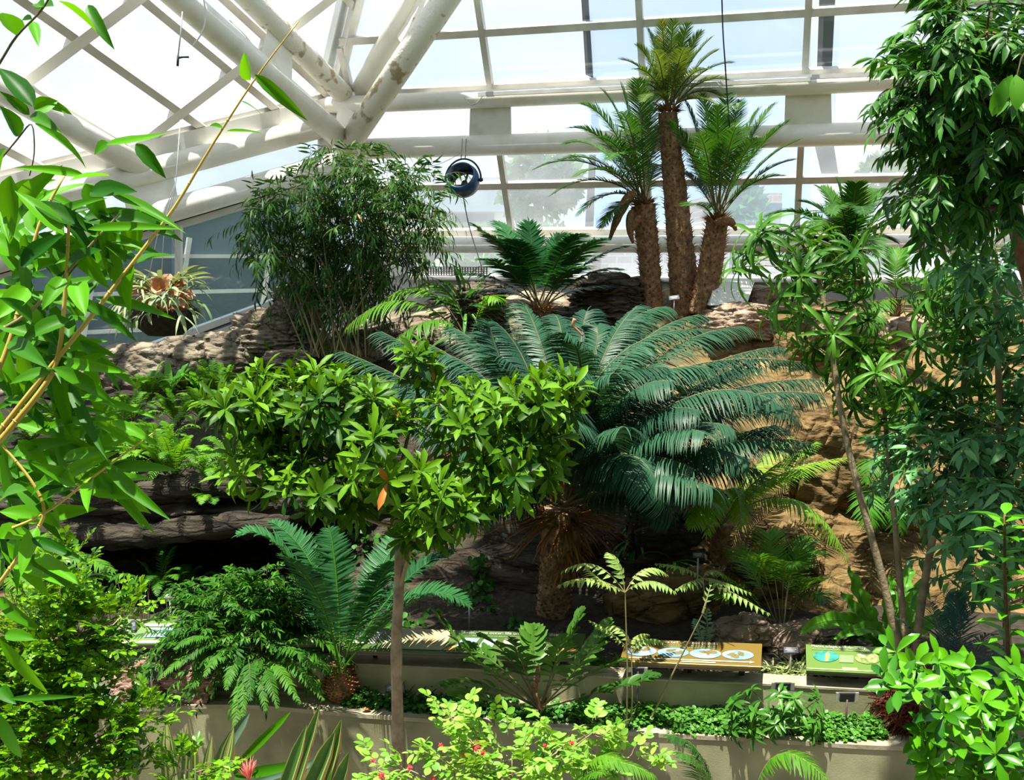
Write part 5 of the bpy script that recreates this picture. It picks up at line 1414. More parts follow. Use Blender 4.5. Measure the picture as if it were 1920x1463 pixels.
# -- blue feathery cycad in shade, dusky cliff palm
bb = PY(1790, 1320, 6.05)
bc = thing('blue_cycad', 'dusky blue feathery cycad in the shade behind the root ball of the aralia', 'cycad', bb)
cycad_trunk(bc, [bb - [0, 0, .15], bb], [.07, .08], nb=40)
for sp in [((1765, 1200, 6.0), (1745, 1130, 5.9)), ((1800, 1190, 6.1), (1790, 1118, 6.2)), ((1830, 1220, 5.9), (1860, 1190, 5.8)), ((1850, 1240, 6.0), (1905, 1240, 5.9)), ((1740, 1220, 6.1), (1690, 1165, 6.1)), ((1820, 1250, 5.8), (1870, 1290, 5.6)), ((1780, 1180, 6.3), (1840, 1140, 6.5)), ((1760, 1270, 5.8), (1720, 1260, 5.6)), ((1800, 1280, 5.8), (1830, 1330, 5.5)), ((1770, 1290, 5.8), (1755, 1350, 5.6))]:
    frond_px('frond', bc, [M['lf_blue'], M['twig']], bb, sp, n=48, ll=.17, lw=.010, t0=.15, a0=60, a1=35, vee=.25, droop=.6, rr=.006, seg=2)
for lab, bx, by, Y, sps in [('dusky green palm in shade on the cliff between two aralia stems', 1650, 900, 8.6, [((1640, 860, 8.4), (1625, 900, 8.2)), ((1670, 850, 8.4), (1700, 900, 8.2)), ((1690, 870, 8.5), (1745, 880, 8.4)), ((1630, 930, 8.2), (1640, 985, 8.0)), ((1670, 930, 8.2), (1690, 1000, 8.0))]),
                            ('shaded palm high on the cliff under the low sago palm', 1680, 560, 10.8, [((1640, 530, 10.6), (1600, 560, 10.4)), ((1700, 520, 10.6), (1750, 540, 10.4)), ((1680, 500, 10.8), (1690, 470, 11)), ((1650, 570, 10.4), (1630, 620, 10.2)), ((1720, 560, 10.5), (1770, 600, 10.3))])]:
    b0 = PY(bx, by, Y); r = thing('cliff_palm', lab, 'palm', b0, 'small palms on the cliff'); cycad_trunk(r, [b0 - [0, 0, .2], b0], [.06, .07], nb=30)
    for sp in sps: frond_px('frond', r, [M['lf_fernbush'], M['twig']], b0, sp, n=26, ll=.24, lw=.022, t0=.15, a0=65, a1=35, vee=0, droop=.7, rr=.006, seg=3)

# -- foreground palms at the bottom
for lab, base, sps, mt, ll in [
    ('dark frond of a small palm rising at the bottom edge before the planter', PY(1345, 1620, 4.4), [((1325, 1440, 4.4), (1252, 1380, 4.3)), ((1320, 1460, 4.3), (1275, 1415, 4.2))], 'lf_sago', .13),
    ('curved bright palm frond at the bottom edge near the adapt sign side', PY(1400, 1640, 4.4), [((1440, 1430, 4.4), (1550, 1462, 4.2)), ((1420, 1500, 4.3), (1500, 1490, 4.1))], 'lf_fern', .15),
    ('pale feathery palm frond beside the flowering shrub', PY(1080, 1560, 4.5), [((1120, 1440, 4.5), (1225, 1455, 4.4)), ((1100, 1440, 4.4), (1160, 1425, 4.3)), ((1090, 1470, 4.4), (1130, 1450, 4.2))], 'lf_fern', .12)]:
    r = thing('path_palm', lab, 'palm', [base[0], base[1], max(0, base[2] - .6)], 'palms along the path')
    mb = MB(); mb.tube([base - [0, 0, .6 if base[2] > .6 else base[2]], base], [.03, .02], 8, 0); mb.build('trunk', M['fibre'], r)
    for sp in sps: frond_px('frond', r, [M[mt], M['culm_green']], base, sp, n=40, ll=ll, lw=.013, t0=.3, a0=75, a1=45, vee=-.1, droop=.6, rr=.006, seg=2)

# -- pale flowering shrub
rb = np.array([PY(960, 1463, 4.6)[0], 4.6, 0.0])
def rosy(f, P, A):
    sprays(f, P, A * [1, 1, .5] + np.array([0, -.1, .35]) + rnd_dir(len(P)) * .3, 9, .13, .055, .030, 62, .2, 'oval', 5, 0, 1, 3, .1, .0022, .1, .05)
fl = foliage_tree('flowering_shrub', 'pale lime shrub with small red puff flowers at the bottom edge', 'shrub', rb, np.array([rb, rb + [0, 0, .9], PY(960, 1460, 4.6)]), [.02, .016, .012],
  [(960, 1425, 4.6, 110, 40, .3, 40), (860, 1390, 4.6, 50, 30, .2, 14), (845, 1345, 4.6, 25, 18, .1, 5), (1060, 1395, 4.6, 60, 25, .2, 14), (1110, 1375, 4.6, 40, 14, .15, 8), (770, 1445, 4.6, 50, 22, .15, 9), (1010, 1450, 4.5, 130, 30, .3, 34), (860, 1445, 4.5, 80, 30, .25, 20), (1160, 1440, 4.7, 70, 25, .2, 13), (1180, 1420, 4.7, 40, 14, .1, 5), (710, 1445, 4.6, 25, 14, .1, 4), (920, 1380, 4.7, 50, 20, .15, 8)],
  rosy, [M['lf_rose'], M['twig']], M['bark'], br=.006, twigs=3)
puff = plain('red_flower', (0.65, 0.03, 0.06), 0.6, c2=(0.8, 0.12, 0.14), scale=60)
for px, py, s in [(892, 1402, 16), (870, 1420, 12), (826, 1398, 7), (699, 1426, 7), (715, 1455, 11), (768, 1440, 8), (1022, 1398, 7), (1072, 1394, 8), (1066, 1404, 6), (905, 1412, 8), (812, 1460, 8)]:
    c = PY(px, py, 4.5); mb = MB(); d = rnd_dir(70); rr = pxr(s, 4.5)
    leaves(mb, np.repeat([c], 70, 0), d, rnd_dir(70), rr * (.6 + .4 * R.random(70)), rr * .18, 2, .3, .2, 'needle'); mb.lathe([(.001, -rr * .5), (rr * .5, 0), (.001, rr * .5)], c, (0, 0, 1), 8)
    mb.build('flower', puff, fl)

# -- striped strap-leaved plants at the lower edge
stripe_g = leaf_mat('green_leaf_stripe', (.03, .10, .015), (.08, .20, .03), rough=.4, trans=.2)
stripe_c = leaf_mat('cream_leaf_stripe', (.30, .36, .10), (.52, .54, .24), rough=.4, trans=.25)
stripe_r = leaf_mat('reddish_leaf_margin', (.20, .06, .03), (.3, .12, .06), rough=.4, trans=.2)
grey_leaf = leaf_mat('grey_green_strap', (.06, .13, .085), (.12, .20, .13), rough=.4, trans=.15)
VM = [stripe_g, stripe_c, stripe_r, grey_leaf, M['lf_bamboo']]
def strap(root, bx, by, tx, ty, w_, Y, pat, droop=.3, nrm=(0, -1, .35), name='blade'):
    a, b = PY(bx, by, Y), PY(tx, ty, Y - .05)
    L_ = np.linalg.norm(b - a) * (1 + droop * droop / 24)
    d = unit(b - a); nv = unit(np.asarray(nrm, float) - d * np.dot(nrm, d))
    d2 = d * math.cos(droop / 2) + nv * math.sin(droop / 2)
    mb = MB(); leaves(mb, a[None], d2[None], nv[None] * math.cos(droop / 2) - d[None] * math.sin(droop / 2), L_, pxr(w_, Y), 12, droop, .22, 'strap', 0, R.uniform(.2, .8), len(pat) + 1, pat)
    return mb.build(name, VM, root)
va = PY(360, 1600, 4.5)
v1 = thing('striped_dracaena', 'cream striped dracaena with pointed upright leaves at the bottom edge', 'plant', [va[0], va[1], 0])
mb = MB(); mb.tube([[va[0], va[1], 0], va], [.03, .028], 8, 0); mb.build('stem', M['bark'], v1)
for tx, ty, w_, dr in [(312, 1350, 42, .25), (352, 1362, 26, .3), (362, 1378, 44, .35), (398, 1380, 26, .2), (438, 1365, 46, .2), (330, 1440, 40, .5), (410, 1430, 40, .4)]:
    strap(v1, 365 + (tx - 365) * .35, 1580, tx, ty, w_, 4.5, [0, 0, 1, 0, 1, 1, 1, 0, 1, 0, 0, 2], dr)
va = PY(545, 1640, 4.3)
v2 = thing('striped_dracaena', 'dark olive striped dracaena with wide arching leaves near the small cycad', 'plant', [va[0], va[1], 0])
mb = MB(); mb.tube([[va[0], va[1], 0], va], [.03, .028], 8, 0); mb.build('stem', M['bark'], v2)
for bx, tx, ty, w_, dr in [(500, 600, 1322, 30, -.25), (520, 628, 1372, 44, -.3), (560, 640, 1350, 40, -.4), (490, 575, 1360, 34, .2), (580, 655, 1410, 36, -.5)]:
    strap(v2, bx, 1620, tx, ty, w_, 4.3, [1, 0, 0, 0, 0, 0, 0, 0, 0, 1, 0, 2], dr)
va = PY(250, 1580, 4.4)
v3 = thing('striped_dracaena', 'single pale striped leaf plant leaning in at the bottom beside the box shrub', 'plant', [va[0], va[1], 0])
mb = MB(); mb.tube([[va[0], va[1], 0], va], [.02, .018], 8, 0); mb.build('stem', M['bark'], v3)
strap(v3, 245, 1570, 188, 1388, 40, 4.4, [1, 1, 0, 0, 1, 0, 1, 1], .3); strap(v3, 255, 1570, 235, 1440, 30, 4.4, [1, 0, 0, 1, 0, 1], .2)
va = PY(450, 1560, 4.7)
v4 = thing('flowering_bromeliad', 'green strap leaved plant with one spiky pink flower head', 'plant', [va[0], va[1], 0])
mb = MB(); mb.tube([[va[0], va[1], 0], va], [.02, .018], 8, 0); mb.build('stem', M['bark'], v4)
strap(v4, 440, 1440, 545, 1335, 17, 4.7, [4, 4], .2); strap(v4, 400, 1440, 468, 1338, 24, 4.8, [3, 3, 3], .1); strap(v4, 440, 1455, 560, 1432, 22, 4.7, [4, 4], .4); strap(v4, 470, 1470, 640, 1412, 14, 4.8, [3, 3], .3)
strap(v4, 440, 1450, 478, 1420, 16, 4.7, [4, 4], .4)
pink = leaf_mat('pink_bract', (.65, .16, .18), (.85, .42, .40), rough=.5, trans=.2)
c = PY(466, 1466, 4.6); mb = MB(); k = 46; d = unitr(np.c_[R.standard_normal((k, 2)) * .35, np.ones(k)])
mb.tube([c - [0, 0, .3], c], .01, 6, 0); leaves(mb, c + np.c_[np.zeros((k, 2)), R.random(k) * .03], d, rnd_dir(k), .06 + .06 * R.random(k), .010, 3, .2, .3, 'lance', 0); mb.build('flower_head', pink, v4)

# -- box-leaved shrub at the lower edge, tree fern behind it
xb = np.array([PY(90, 1463, 3.9)[0], 3.9, 0.0])
def boxy(f, P, A):
    sprays(f, P, A + np.array([0, -.1, .35]) + rnd_dir(len(P)) * .35, 13, .12, .040, .023, 55, .2, 'obov', 3, 0, 1, 3, .15, .002, .05, .0)
foliage_tree('box_shrub', 'small leaved bright box shrub climbing up the lower corner', 'shrub', xb, np.array([xb, xb + [0, 0, .9], PY(80, 1300, 3.9), PY(110, 1120, 3.9)]), [.03, .025, .015, .01],
  [(115, 1090, 3.9, 35, 55, .2, 26), (95, 1165, 3.9, 70, 50, .25, 48), (150, 1190, 3.9, 65, 45, .25, 42), (70, 1260, 3.8, 80, 55, .3, 58), (60, 1370, 3.7, 80, 70, .3, 70), (150, 1300, 3.8, 60, 45, .25, 34), (180, 1375, 3.8, 60, 35, .2, 30), (130, 1440, 3.7, 90, 35, .25, 44), (225, 1160, 3.95, 40, 22, .15, 12), (265, 1335, 3.9, 25, 18, .12, 7), (250, 1360, 3.85, 35, 25, .15, 12), (20, 1300, 3.8, 50, 80, .25, 36), (345, 1445, 3.9, 45, 20, .12, 12), (230, 1455, 3.8, 40, 20, .12, 10), (170, 1250, 4.1, 50, 50, .2, 22), (20, 1440, 3.7, 50, 40, .2, 22), (85, 1210, 4.2, 80, 70, .2, 34)],
  boxy, [M['lf_box'], M['twig']], M['bark'], br=.006, twigs=3, dens=1.7)
tb_ = np.array([PY(10, 1230, 5.0)[0], 5.0, 0.0])
tf = thing('tree_fern', 'tree fern with a fibrous trunk and feathery fronds at the picture edge', 'fern', tb_)
top = PY(20, 1110, 5.0)
cycad_trunk(tf, [tb_, lerp(tb_, top, .6), top], [.09, .08, .07], nb=150, ln=.08, wd=.02, leafmat='dead')
for sp in [((110, 1045, 4.9), (210, 1070, 4.8)), ((80, 1050, 5.1), (150, 1035, 5.3)), ((60, 1080, 4.8), (110, 1120, 4.6)), ((-20, 1050, 5.0), (-80, 1080, 5.0)), ((50, 1040, 5.2), (85, 1000, 5.5)), ((40, 1080, 4.7), (60, 1130, 4.4))]:
    frond_px('frond', tf, [M['lf_fern'], M['twig']], top, sp, n=34, ll=.13, lw=.024, t0=.12, a0=75, a1=50, vee=-.05, droop=.5, rr=.005, seg=3, prof='tri')

# -- ferns on the slope, each its own plant
GF = 'bright ferns on the rocky slope'
def fern(label, base, n, L, ll=.07, lw=.016, mat='lf_fern', pairs=24, name='slope_fern', group=GF, lean=(0, -.3, 0), el=(.5, 1.3), droop=.4, prof='needle', bend=.35):
    r = thing(name, label, 'fern', base, group)
    for i in range(n):
        az = i * 2.399 + R.uniform(-.3, .3); e = R.uniform(*el); l = L * R.uniform(.7, 1.15)
        d = unit(np.array([math.cos(az) * math.cos(e), math.sin(az) * math.cos(e), math.sin(e)]) + np.asarray(lean))
        tip = base + d * l - [0, 0, bend * l * math.cos(e)]
        mid = base + d * l * .55 + [0, 0, .06 * l]
        mb = MB(); frond(mb, base, curve_ctrl(base, mid, tip), tip, pairs, ll, lw, .08, 80, 60, .05, droop, .004, 2, prof, jit=.08)
        mb.build('frond', [M[mat], M['twig']], r)
    return r
ferns = [('tufted sword fern on the ledge below the pale rocks, upper most', 400, 745, 16, .55), ('sword fern spilling over beside the weathered log', 335, 800, 16, .5), ('large bright fern above the two log ends', 440, 770, 16, .55),
         ('fern growing between the log and the evergreen tree leaves', 480, 850, 14, .45), ('little pale fern alone on the dark rock by the cave', 390, 945, 12, .33), ('fern hanging over the cave lip under the log', 310, 890, 14, .45),
         ('feathery fern behind the yellow culms low on the slope', 110, 800, 14, .5), ('pale fern near the picture edge above the fallen trunks', 60, 830, 12, .45), ('fern low between the fallen trunks beside bamboo leaves', 170, 930, 12, .4),
         ('small fern at the foot of the slender bamboo stems', 620, 690, 14, .45), ('fern half hidden behind the evergreen crown top', 560, 720, 12, .45), ('dark fern in the bed before the cave', 300, 1115, 12, .5), ('second dark fern in the bed before the cave beside the bush', 340, 1130, 12, .45), ('fern creeping over the lip near the dripping rock', 250, 870, 12, .4), ('sparse fern on the slope behind the hidden branches', 700, 760, 12, .45)]
for i, (lab, px, py, n, L) in enumerate(ferns):
    p = on_cliff(px, py)
    fern(lab, p, n, L, mat='lf_fernbush' if 'dark' in lab.split()[:2] else 'lf_fern')
more = ['beside the cut end of the thick log', 'between the two log ends and the ledge', 'low on the slope above the split trunk', 'crowding the evergreen tree foliage', 'close under the hanging basket rocks', 'on the damp lip above the cave',
        'in the dip above the short log', 'at the edge of the bamboo leaves', 'hanging towards the lone pale fern', 'behind the evergreen tree branch tips', 'just under the flat round stone', 'on the bare soil under the long ledge rock', 'over the bleached trunk', 'near the drooping bamboo leaf tips']
for lab, (px, py) in zip(more, [(300, 850), (380, 790), (440, 880), (500, 800), (420, 740), (330, 900), (460, 820), (250, 790), (400, 900), (540, 800), (520, 720), (280, 750), (200, 850), (230, 830)]):
    fern('leafy sword fern ' + lab, on_cliff(px, py), 15, R.uniform(.45, .62))
# bird's nest ferns on the slope
for lab, px, py, w_ in [('pale bird nest fern standing on the ledge under the pale rocks', 372, 735, 9), ('second bird nest fern with ruffled blades beside the first', 318, 745, 7)]:
    p = on_cliff(px, py); r = thing('ledge_nest_fern', lab, 'fern', p, 'nest ferns on the ledge'); 
    for i in range(w_):
        az = i * 2.4; d = unit([math.cos(az) * .5, math.sin(az) * .5 - .2, 1]); mb = MB()
        leaves(mb, p[None], d[None], np.array([[-d[0], -d[1], .5]]) + [[0, -.4, 0]], R.uniform(.35, .5), .10, 14, .5, .2, 'strap', 0, None, 5, None, .25, 5); mb.build('blade', M['lf_nest'], r)
# silvery fern behind the yellow sign
p = PY(1318, 1225, 6.95)
fern('silvery blue fern rising behind the yellow tectonics sign', p, 6, .30, .07, .02, 'lf_silver', 9, 'silver_fern', None, (0, 0, .4), (.9, 1.4), .3, 'strap', .1)
# low leafy plants in the beds
def tuft(name, label, cat, base, k, L, W, mat, spread=.8, prof='strap', droop=1.2, seg=5, group=None, hgt=1.0, r0=.06, cols=3):
    r = thing(name, label, cat, base, group)
    for part in range(4):
        n = k // 4
        az = R.random(n) * 6.28; d = np.stack([np.cos(az) * spread, np.sin(az) * spread, hgt * np.ones(n)], 1) + rnd_dir(n) * .25
        mb = MB(); leaves(mb, base + np.c_[R.standard_normal((n, 2)) * r0, np.zeros(n)], d, np.array([0, 0, 1.2]) - d * .6, L * R.uniform(.6, 1.1, n), W, seg, droop, .25, prof, 0, None, cols); mb.build('leaf_tuft', mat, r)
    return r
for lab, px, py, Y in [('grey green strap leaved plant at the foot of the petrified wood', 235, 1312, 6.55), ('strap leaved plant arching over the planter edge before the tilted label', 290, 1318, 6.5), ('strap leaved plant next to the box shrub on the planter', 195, 1318, 6.55)]:
    tuft('strap_lily', lab, 'plant', PZ(px, py, ZT - .02), 28, .27, .035, grey_leaf, 1.0, group='strap lilies in the front planter')
tuft('dark_aloe', 'small dark spiky plant on the planter beside the tree trunk', 'plant', PZ(785, 1315, ZT - .02), 24, .17, .03, M['lf_ivy'], .5, 'strap', .3, group=None)
tuft('dark_aloe', 'dark upright leafy plant touching the black label by the trunk', 'plant', PZ(755, 1312, ZT - .02), 20, .16, .035, M['lf_ivy'], .5, 'lance', .4)
lir = leaf_mat('variegated_grass_blade', (.05, .14, .02), (.50, .55, .25), rough=.4, trans=.25)
for lab, px, py in [('white edged grassy clump between the yellow and green signs', 1470, 1270), ('white edged grassy clump nearest the green sign', 1500, 1268), ('shaded grassy clump under the end of the yellow sign', 1440, 1272)]:
    tuft('liriope_clump', lab, 'plant', PY(px, py, 6.75), 120, .19, .014, lir, .8, 'needle', 1.2, 4, 'grassy clumps between the signs', r0=.06)
for px, lab in [(235, 'dark grassy clump under the first sign beside the box shrub'), (290, 'dark grassy clump in the middle under the first sign'), (340, 'dark grassy clump under the first sign near the fern bush')]:
    tuft('bed_grass', lab, 'plant', PY(px, 1250, 7.05), 90, .17, .014, M['lf_ivy'], .5, 'needle', .7, 3, 'grassy clumps under the first sign', r0=.09)
for px, lab in [(1110, 'dark fern like tuft below the end of the extinction sign'), (1150, 'dark fern like tuft under the near end of the yellow sign')]:
    tuft('bed_grass', lab, 'plant', PY(px, 1260, 6.85), 60, .2, .02, M['lf_fernbush'], .9, 'lance', 1.0, 3, 'dark tufts under the tectonics sign', r0=.05)
# horsetails before the cave
r = thing('horsetail', 'thin green horsetail stalks standing in front of the dark cave', 'plant', PY(270, 1160, 7.6))
for i in range(16):
    px = R.uniform(222, 315); b0 = PY(px, 1165, 7.6 + R.uniform(-.15, .15)); h = R.uniform(.2, .42)
    mb = MB(); mb.tube([b0, b0 + [R.uniform(-.02, .02), 0, h * .5], b0 + [R.uniform(-.05, .05), 0, h]], [.005, .004, .002], 5, 0, caps=False); mb.build('stalk', M['culm_green'], r)
# ivy on the dark slanting rock
r = thing('rock_ivy', 'round leaved creeper trailing down the dark slanting rock to the extinction sign', 'creeper', on_cliff(900, 1150))
for px, py, rx, ry, k in [(885, 1130, 60, 28, 120), (930, 1160, 70, 25, 130), (820, 1160, 50, 30, 90), (770, 1165, 40, 30, 60), (960, 1165, 35, 15, 50), (900, 1090, 25, 20, 40), (760, 1040, 40, 40, 60), (700, 1010, 50, 40, 60), (900, 1045, 25, 20, 25)]:
    mb = MB(); c = on_cliff(px, py) - [0, .12, 0]
    P, A = blob_pts(c, (pxr(rx, c[1]), .12, pxr(ry, c[1])), k, .8)
    leaves(mb, P, rnd_dir(k) + [0, -.2, -.4], np.array([0, -1, .5]) + rnd_dir(k) * .5, .06, .055, 5, .3, .1, 'oval', 0, None, 3)
    mb.tube([c + [0, .05, .1], c + [.02, 0, 0], c - [.03, .02, .12]], .004, 5, 0, caps=False); mb.build('creeper_foliage', M['lf_ivy'], r)
r = thing('hanging_strap_plant', 'dark strap leaves hanging on the shaded cliff right of the giant cycad', 'plant', on_cliff(1220, 985))
for px, py in [(1210, 975), (1235, 990), (1260, 1050), (1190, 1010), (1290, 960)]:
    c = on_cliff(px, py) - [0, .1, 0]; mb = MB(); k = 16; d = rnd_dir(k) * [1, .6, .3] + [0, -.5, .2]
    leaves(mb, np.repeat([c], k, 0), d, np.array([0, 0, 1.0]), .38, .03, 6, 1.7, .2, 'strap', 0); mb.build('leaf_tuft', M['lf_fernbush'], r)
# ground cover
def cover(name, label, x0, x1, n, yo, h, mat, L=.035):
    t = R.random(n); px = x0 + (x1 - x0) * t
    ye = np.interp(px, [e[0] for e in edge], [e[1] for e in edge])
    y2 = np.interp(px, [e[0] for e in edge2], [e[1] for e in edge2]) + 62
    f = R.random(n) ** 1.2
    B = np.array([PZ(a, lerp(b - 10, c, k), ZT) for a, b, c, k in zip(px, ye, y2, f)])
    hh = h * (0.5 + 0.5 * np.array([mnoise.noise(Vector((b[0] * 5, b[1] * 5, 1))) for b in B])) + .01
    B[:, 2] = ZT - .01 + hh * R.random(n)
    mb = MB(); leaves(mb, B, rnd_dir(n) * [1, 1, .35], np.array([0, -.2, 1.0]) + rnd_dir(n) * .35, L * R.uniform(.7, 1.2, n), L * .8, 4, .3, .12, 'oval', 0, None, 3)
    return tag(mb.build(name, mat), label, None, None, 'stuff')
cover('ground_cover_leaves', 'low creeping ground cover along the front planter before the signs', 1080, 1660, 5200, 0, .13, M['lf_cover'])
cover('ground_cover_leaves', 'dark creeping ground cover along the front planter beside the small cycad', 640, 1090, 2400, 0, .10, M['lf_ivy'], .04)
for px, lab in [(1150, 'creeping spray spilling over the planter edge below the coontie'), (1300, 'creeping spray spilling over the edge below the tectonics sign'), (1380, 'creeping spray over the edge beside the umbrella shrub'), (1560, 'creeping spray over the edge under the black reversed label')]:
    c = PZ(px, float(np.interp(px, [e[0] for e in edge], [e[1] for e in edge])) - 6, ZT); r = thing('trailing_cover', lab, 'plant', c, 'creeping sprays on the planter edge')
    for q in range(3):
        mb = MB(); P, A = blob_pts(c + [(q - 1) * .09, 0, .02], (.09, .06, .035), 90, .8); leaves(mb, P, rnd_dir(90) * [1, 1, .5], np.array([0, -.4, 1.0]) + rnd_dir(90) * .4, .032, .027, 2, .3, .12, 'oval', 0, None, 3); mb.build('leafy_stem', M['lf_cover'], r)
# fallen leaves on the coping
for lab, px, py in [('orange fallen leaf lying on the coping right of the tree trunk', 802, 1338), ('brown fallen leaf on the coping left of the tree trunk', 678, 1333), ('brown fallen leaf on the coping near the ground cover', 925, 1346), ('pale dry leaf on the ground cover under the label', 1470, 1366)]:
    c = PZ(px, py, ZT + .012); mb = MB(); leaves(mb, c[None], np.array([[1, .2, .25]]), np.array([[0, 0, 1.0]]), .075, .04, 5, .9, .3, 'oval', 0, .7, 3)
    tag(mb.build('fallen_leaf', M['dead']), lab, 'leaf', 'fallen leaves on the planter')
# odd pale twisted leaf in the giant cycad
mb = MB(); P = [PY(1078, 598, 8.6), PY(1072, 610, 8.6), PY(1086, 622, 8.6), PY(1092, 630, 8.6)]
mb.tube(smooth_line(np.array(P)), np.linspace(.02, .006, 13), 6, 0); tag(mb.build('dry_leaf_curl', M['lf_shield']), 'pale curled dry leaf caught on top of the giant cycad fronds', 'leaf')

# ------------------------------------------------------------------ signs and plant labels
def flat(px_corners, Ys):
    return [PY(x, y, Y) for (x, y), Y in zip(px_corners, Ys)]
def colour(name, c, rough=.5): return plain(name, c, rough, c2=c)
C_green, C_ochre, C_lime = colour('sign_green', (.05, .095, .02), .35), colour('sign_ochre', (.15, .10, .022), .35), colour('sign_lime_green', (.095, .17, .03), .35)
C_sage = colour('sign_sage', (.13, .19, .08), .35); C_cream = colour('sign_cream', (.34, .31, .18), .4); C_white = colour('sign_white', (.45, .44, .38), .4); C_strip = colour('sign_edge_strip', (.50, .52, .25), .4)
C_blue = plain('map_blue', (.12, .25, .36), .4, c2=(.24, .36, .43), scale=14); C_land = colour('map_land', (.15, .12, .04)); C_orange = colour('orange_art', (.75, .28, .08)); C_teal = plain('teal_art', (.02, .14, .11), .4, c2=(.03, .3, .22), scale=18)
C_photo = plain('photo_green', (.09, .15, .03), .4, c2=(.26, .3, .11), scale=30); C_grey = plain('grey_art', (.2, .22, .16), .5, c2=(.36, .37, .28), scale=20); C_brown = colour('brown_art', (.36, .24, .13)); C_sky = plain('blue_art', (.16, .33, .55), .4, c2=(.4, .6, .8), scale=14)
C_mist = colour('pale_green_text_box', (.16, .21, .10))
class Sign:
    def __init__(s, label, TL, TR, BR, BL, Yt, Yb, mat, dy=0):
        s.c = [PY(*TL, Yt), PY(*TR, Yt - dy), PY(*BR, Yb - dy), PY(*BL, Yb)]
        s.n = unit(np.cross(s.c[1] - s.c[0], s.c[3] - s.c[0]))
        if s.n[2] < 0: s.n = -s.n
        mid = (s.c[2] + s.c[3]) / 2
        s.root = thing('information_sign', label, 'sign', [mid[0], mid[1] + .1, ZT2], 'sloping information signs')
        m = MB(); m.prism([p - s.n * .002 for p in s.c], -s.n * .018); m.build('panel', mat, s.root, smooth=False)
        m = MB(); m.prism([p - s.n * .022 for p in s.c], -s.n * .014); m.build('backing_tray', M['brown_metal'], s.root, smooth=False)
        for u in (.12, .5, .88):
            p = s.P(u, .5) - s.n * .036; m = MB(); m.bar(p, [p[0], p[1] + .12, 1.13], .035, .03, (1, 0, 0)); m.build('post', M['brown_metal'], s.root, smooth=False)
    def P(s, u, v, h=0):
        a = lerp(s.c[3], s.c[2], u); b = lerp(s.c[0], s.c[1], u)
        return lerp(a, b, v) + s.n * h
    def rect(s, u0, u1, v0, v1, mat, name='picture', h=.0015, sk=0):
        m = MB(); m.prism([s.P(u0, v0, h), s.P(u1, v0, h), s.P(u1 + sk, v1, h), s.P(u0 + sk, v1, h)], s.n * .001); return m.build(name, mat, s.root, smooth=False)
    def disc(s, u, v, ru, rv, mat, name='picture', h=.0015, k=28, jag=0):
        a = np.linspace(0, 6.283, k, endpoint=False); j = 1 + jag * R.standard_normal(k)
        m = MB(); m.prism([s.P(u + ru * c_ * q, v + rv * s_ * q, h) for c_, s_, q in zip(np.cos(a), np.sin(a), j)], s.n * .001); return m.build(name, mat, s.root, smooth=False)
    def text(s, body, u, v, wid, mat):
        cu = bpy.data.curves.new('title_lettering', 'FONT'); cu.body = body; cu.size = 1; cu.extrude = .002
        try:
            bpy.context.view_layer.update()
        except Exception: pass
        o = bpy.data.objects.new('title_lettering', cu); COL.objects.link(o); cu.materials.append(mat)
        bpy.context.view_layer.update()
        w0 = max(.01, o.dimensions[0])
        X_ = unit(s.c[1] - s.c[0]); Y_ = unit(np.cross(s.n, X_))
        target = wid * np.linalg.norm(s.c[2] - s.c[3])
        k = target / w0
        from mathutils import Matrix
        p = s.P(u, v, .002) - np.array(s.root.location)
        me = bpy.data.meshes.new_from_object(o.evaluated_get(bpy.context.evaluated_depsgraph_get()))
        bpy.data.objects.remove(o)
        o = bpy.data.objects.new('title_lettering', me); COL.objects.link(o)
        if not me.materials: me.materials.append(mat)
        o.parent = s.root
        o.matrix_local = Matrix([[X_[0] * k, Y_[0] * k * 1.25, s.n[0], p[0]], [X_[1] * k, Y_[1] * k * 1.25, s.n[1], p[1]], [X_[2] * k, Y_[2] * k * 1.25, s.n[2], p[2]], [0, 0, 0, 1]])
        return o
    def lines(s, u0, u1, v0, n, dv, mat, dash=.012):
        m = MB()
        for r_ in range(n):
            u = u0
            while u < u1:
                w_ = dash * R.uniform(.5, 1.8); v = v0 - dv * r_
                m.prism([s.P(u, v, .0015), s.P(min(u + w_, u1), v, .0015), s.P(min(u + w_, u1), v + dv * .5, .0015), s.P(u, v + dv * .5, .0015)], s.n * .0006); u += w_ + dash * .35
        return m.build('small_print_lettering', mat, s.root, smooth=False)
# ochre sign
s = Sign('ochre yellow information sign with four blue world maps in a row', (1175, 1198), (1429, 1207), (1427, 1252), (1161, 1241), 6.78, 6.46, C_ochre, .12)
s.text('What tectonics tell us about planets', .06, .85, .62, C_white)
s.lines(.27, .67, .76, 2, .07, C_mist)
for k in range(4):
    u = .135 + .232 * k
    s.disc(u, .47, .113, .20, C_blue, 'world_map')
    for q in range(4): s.disc(u + R.uniform(-.05, .06), .47 + R.uniform(-.08, .1), .018 + .02 * R.random(), .045 + .04 * R.random(), C_land, 'map_land', .003, 12, .25)
s.rect(.06, .92, .165, .205, C_white, 'arrow_bar')
m = MB(); m.prism([s.P(.92, .13, .0015), s.P(.955, .185, .0015), s.P(.92, .24, .0015)], s.n * .001); m.build('arrow_head', C_white, s.root, smooth=False)
s.rect(.44, .68, .08, .14, C_cream, 'caption_strip'); s.rect(0, 1, .005, .03, C_strip, 'edge_strip')
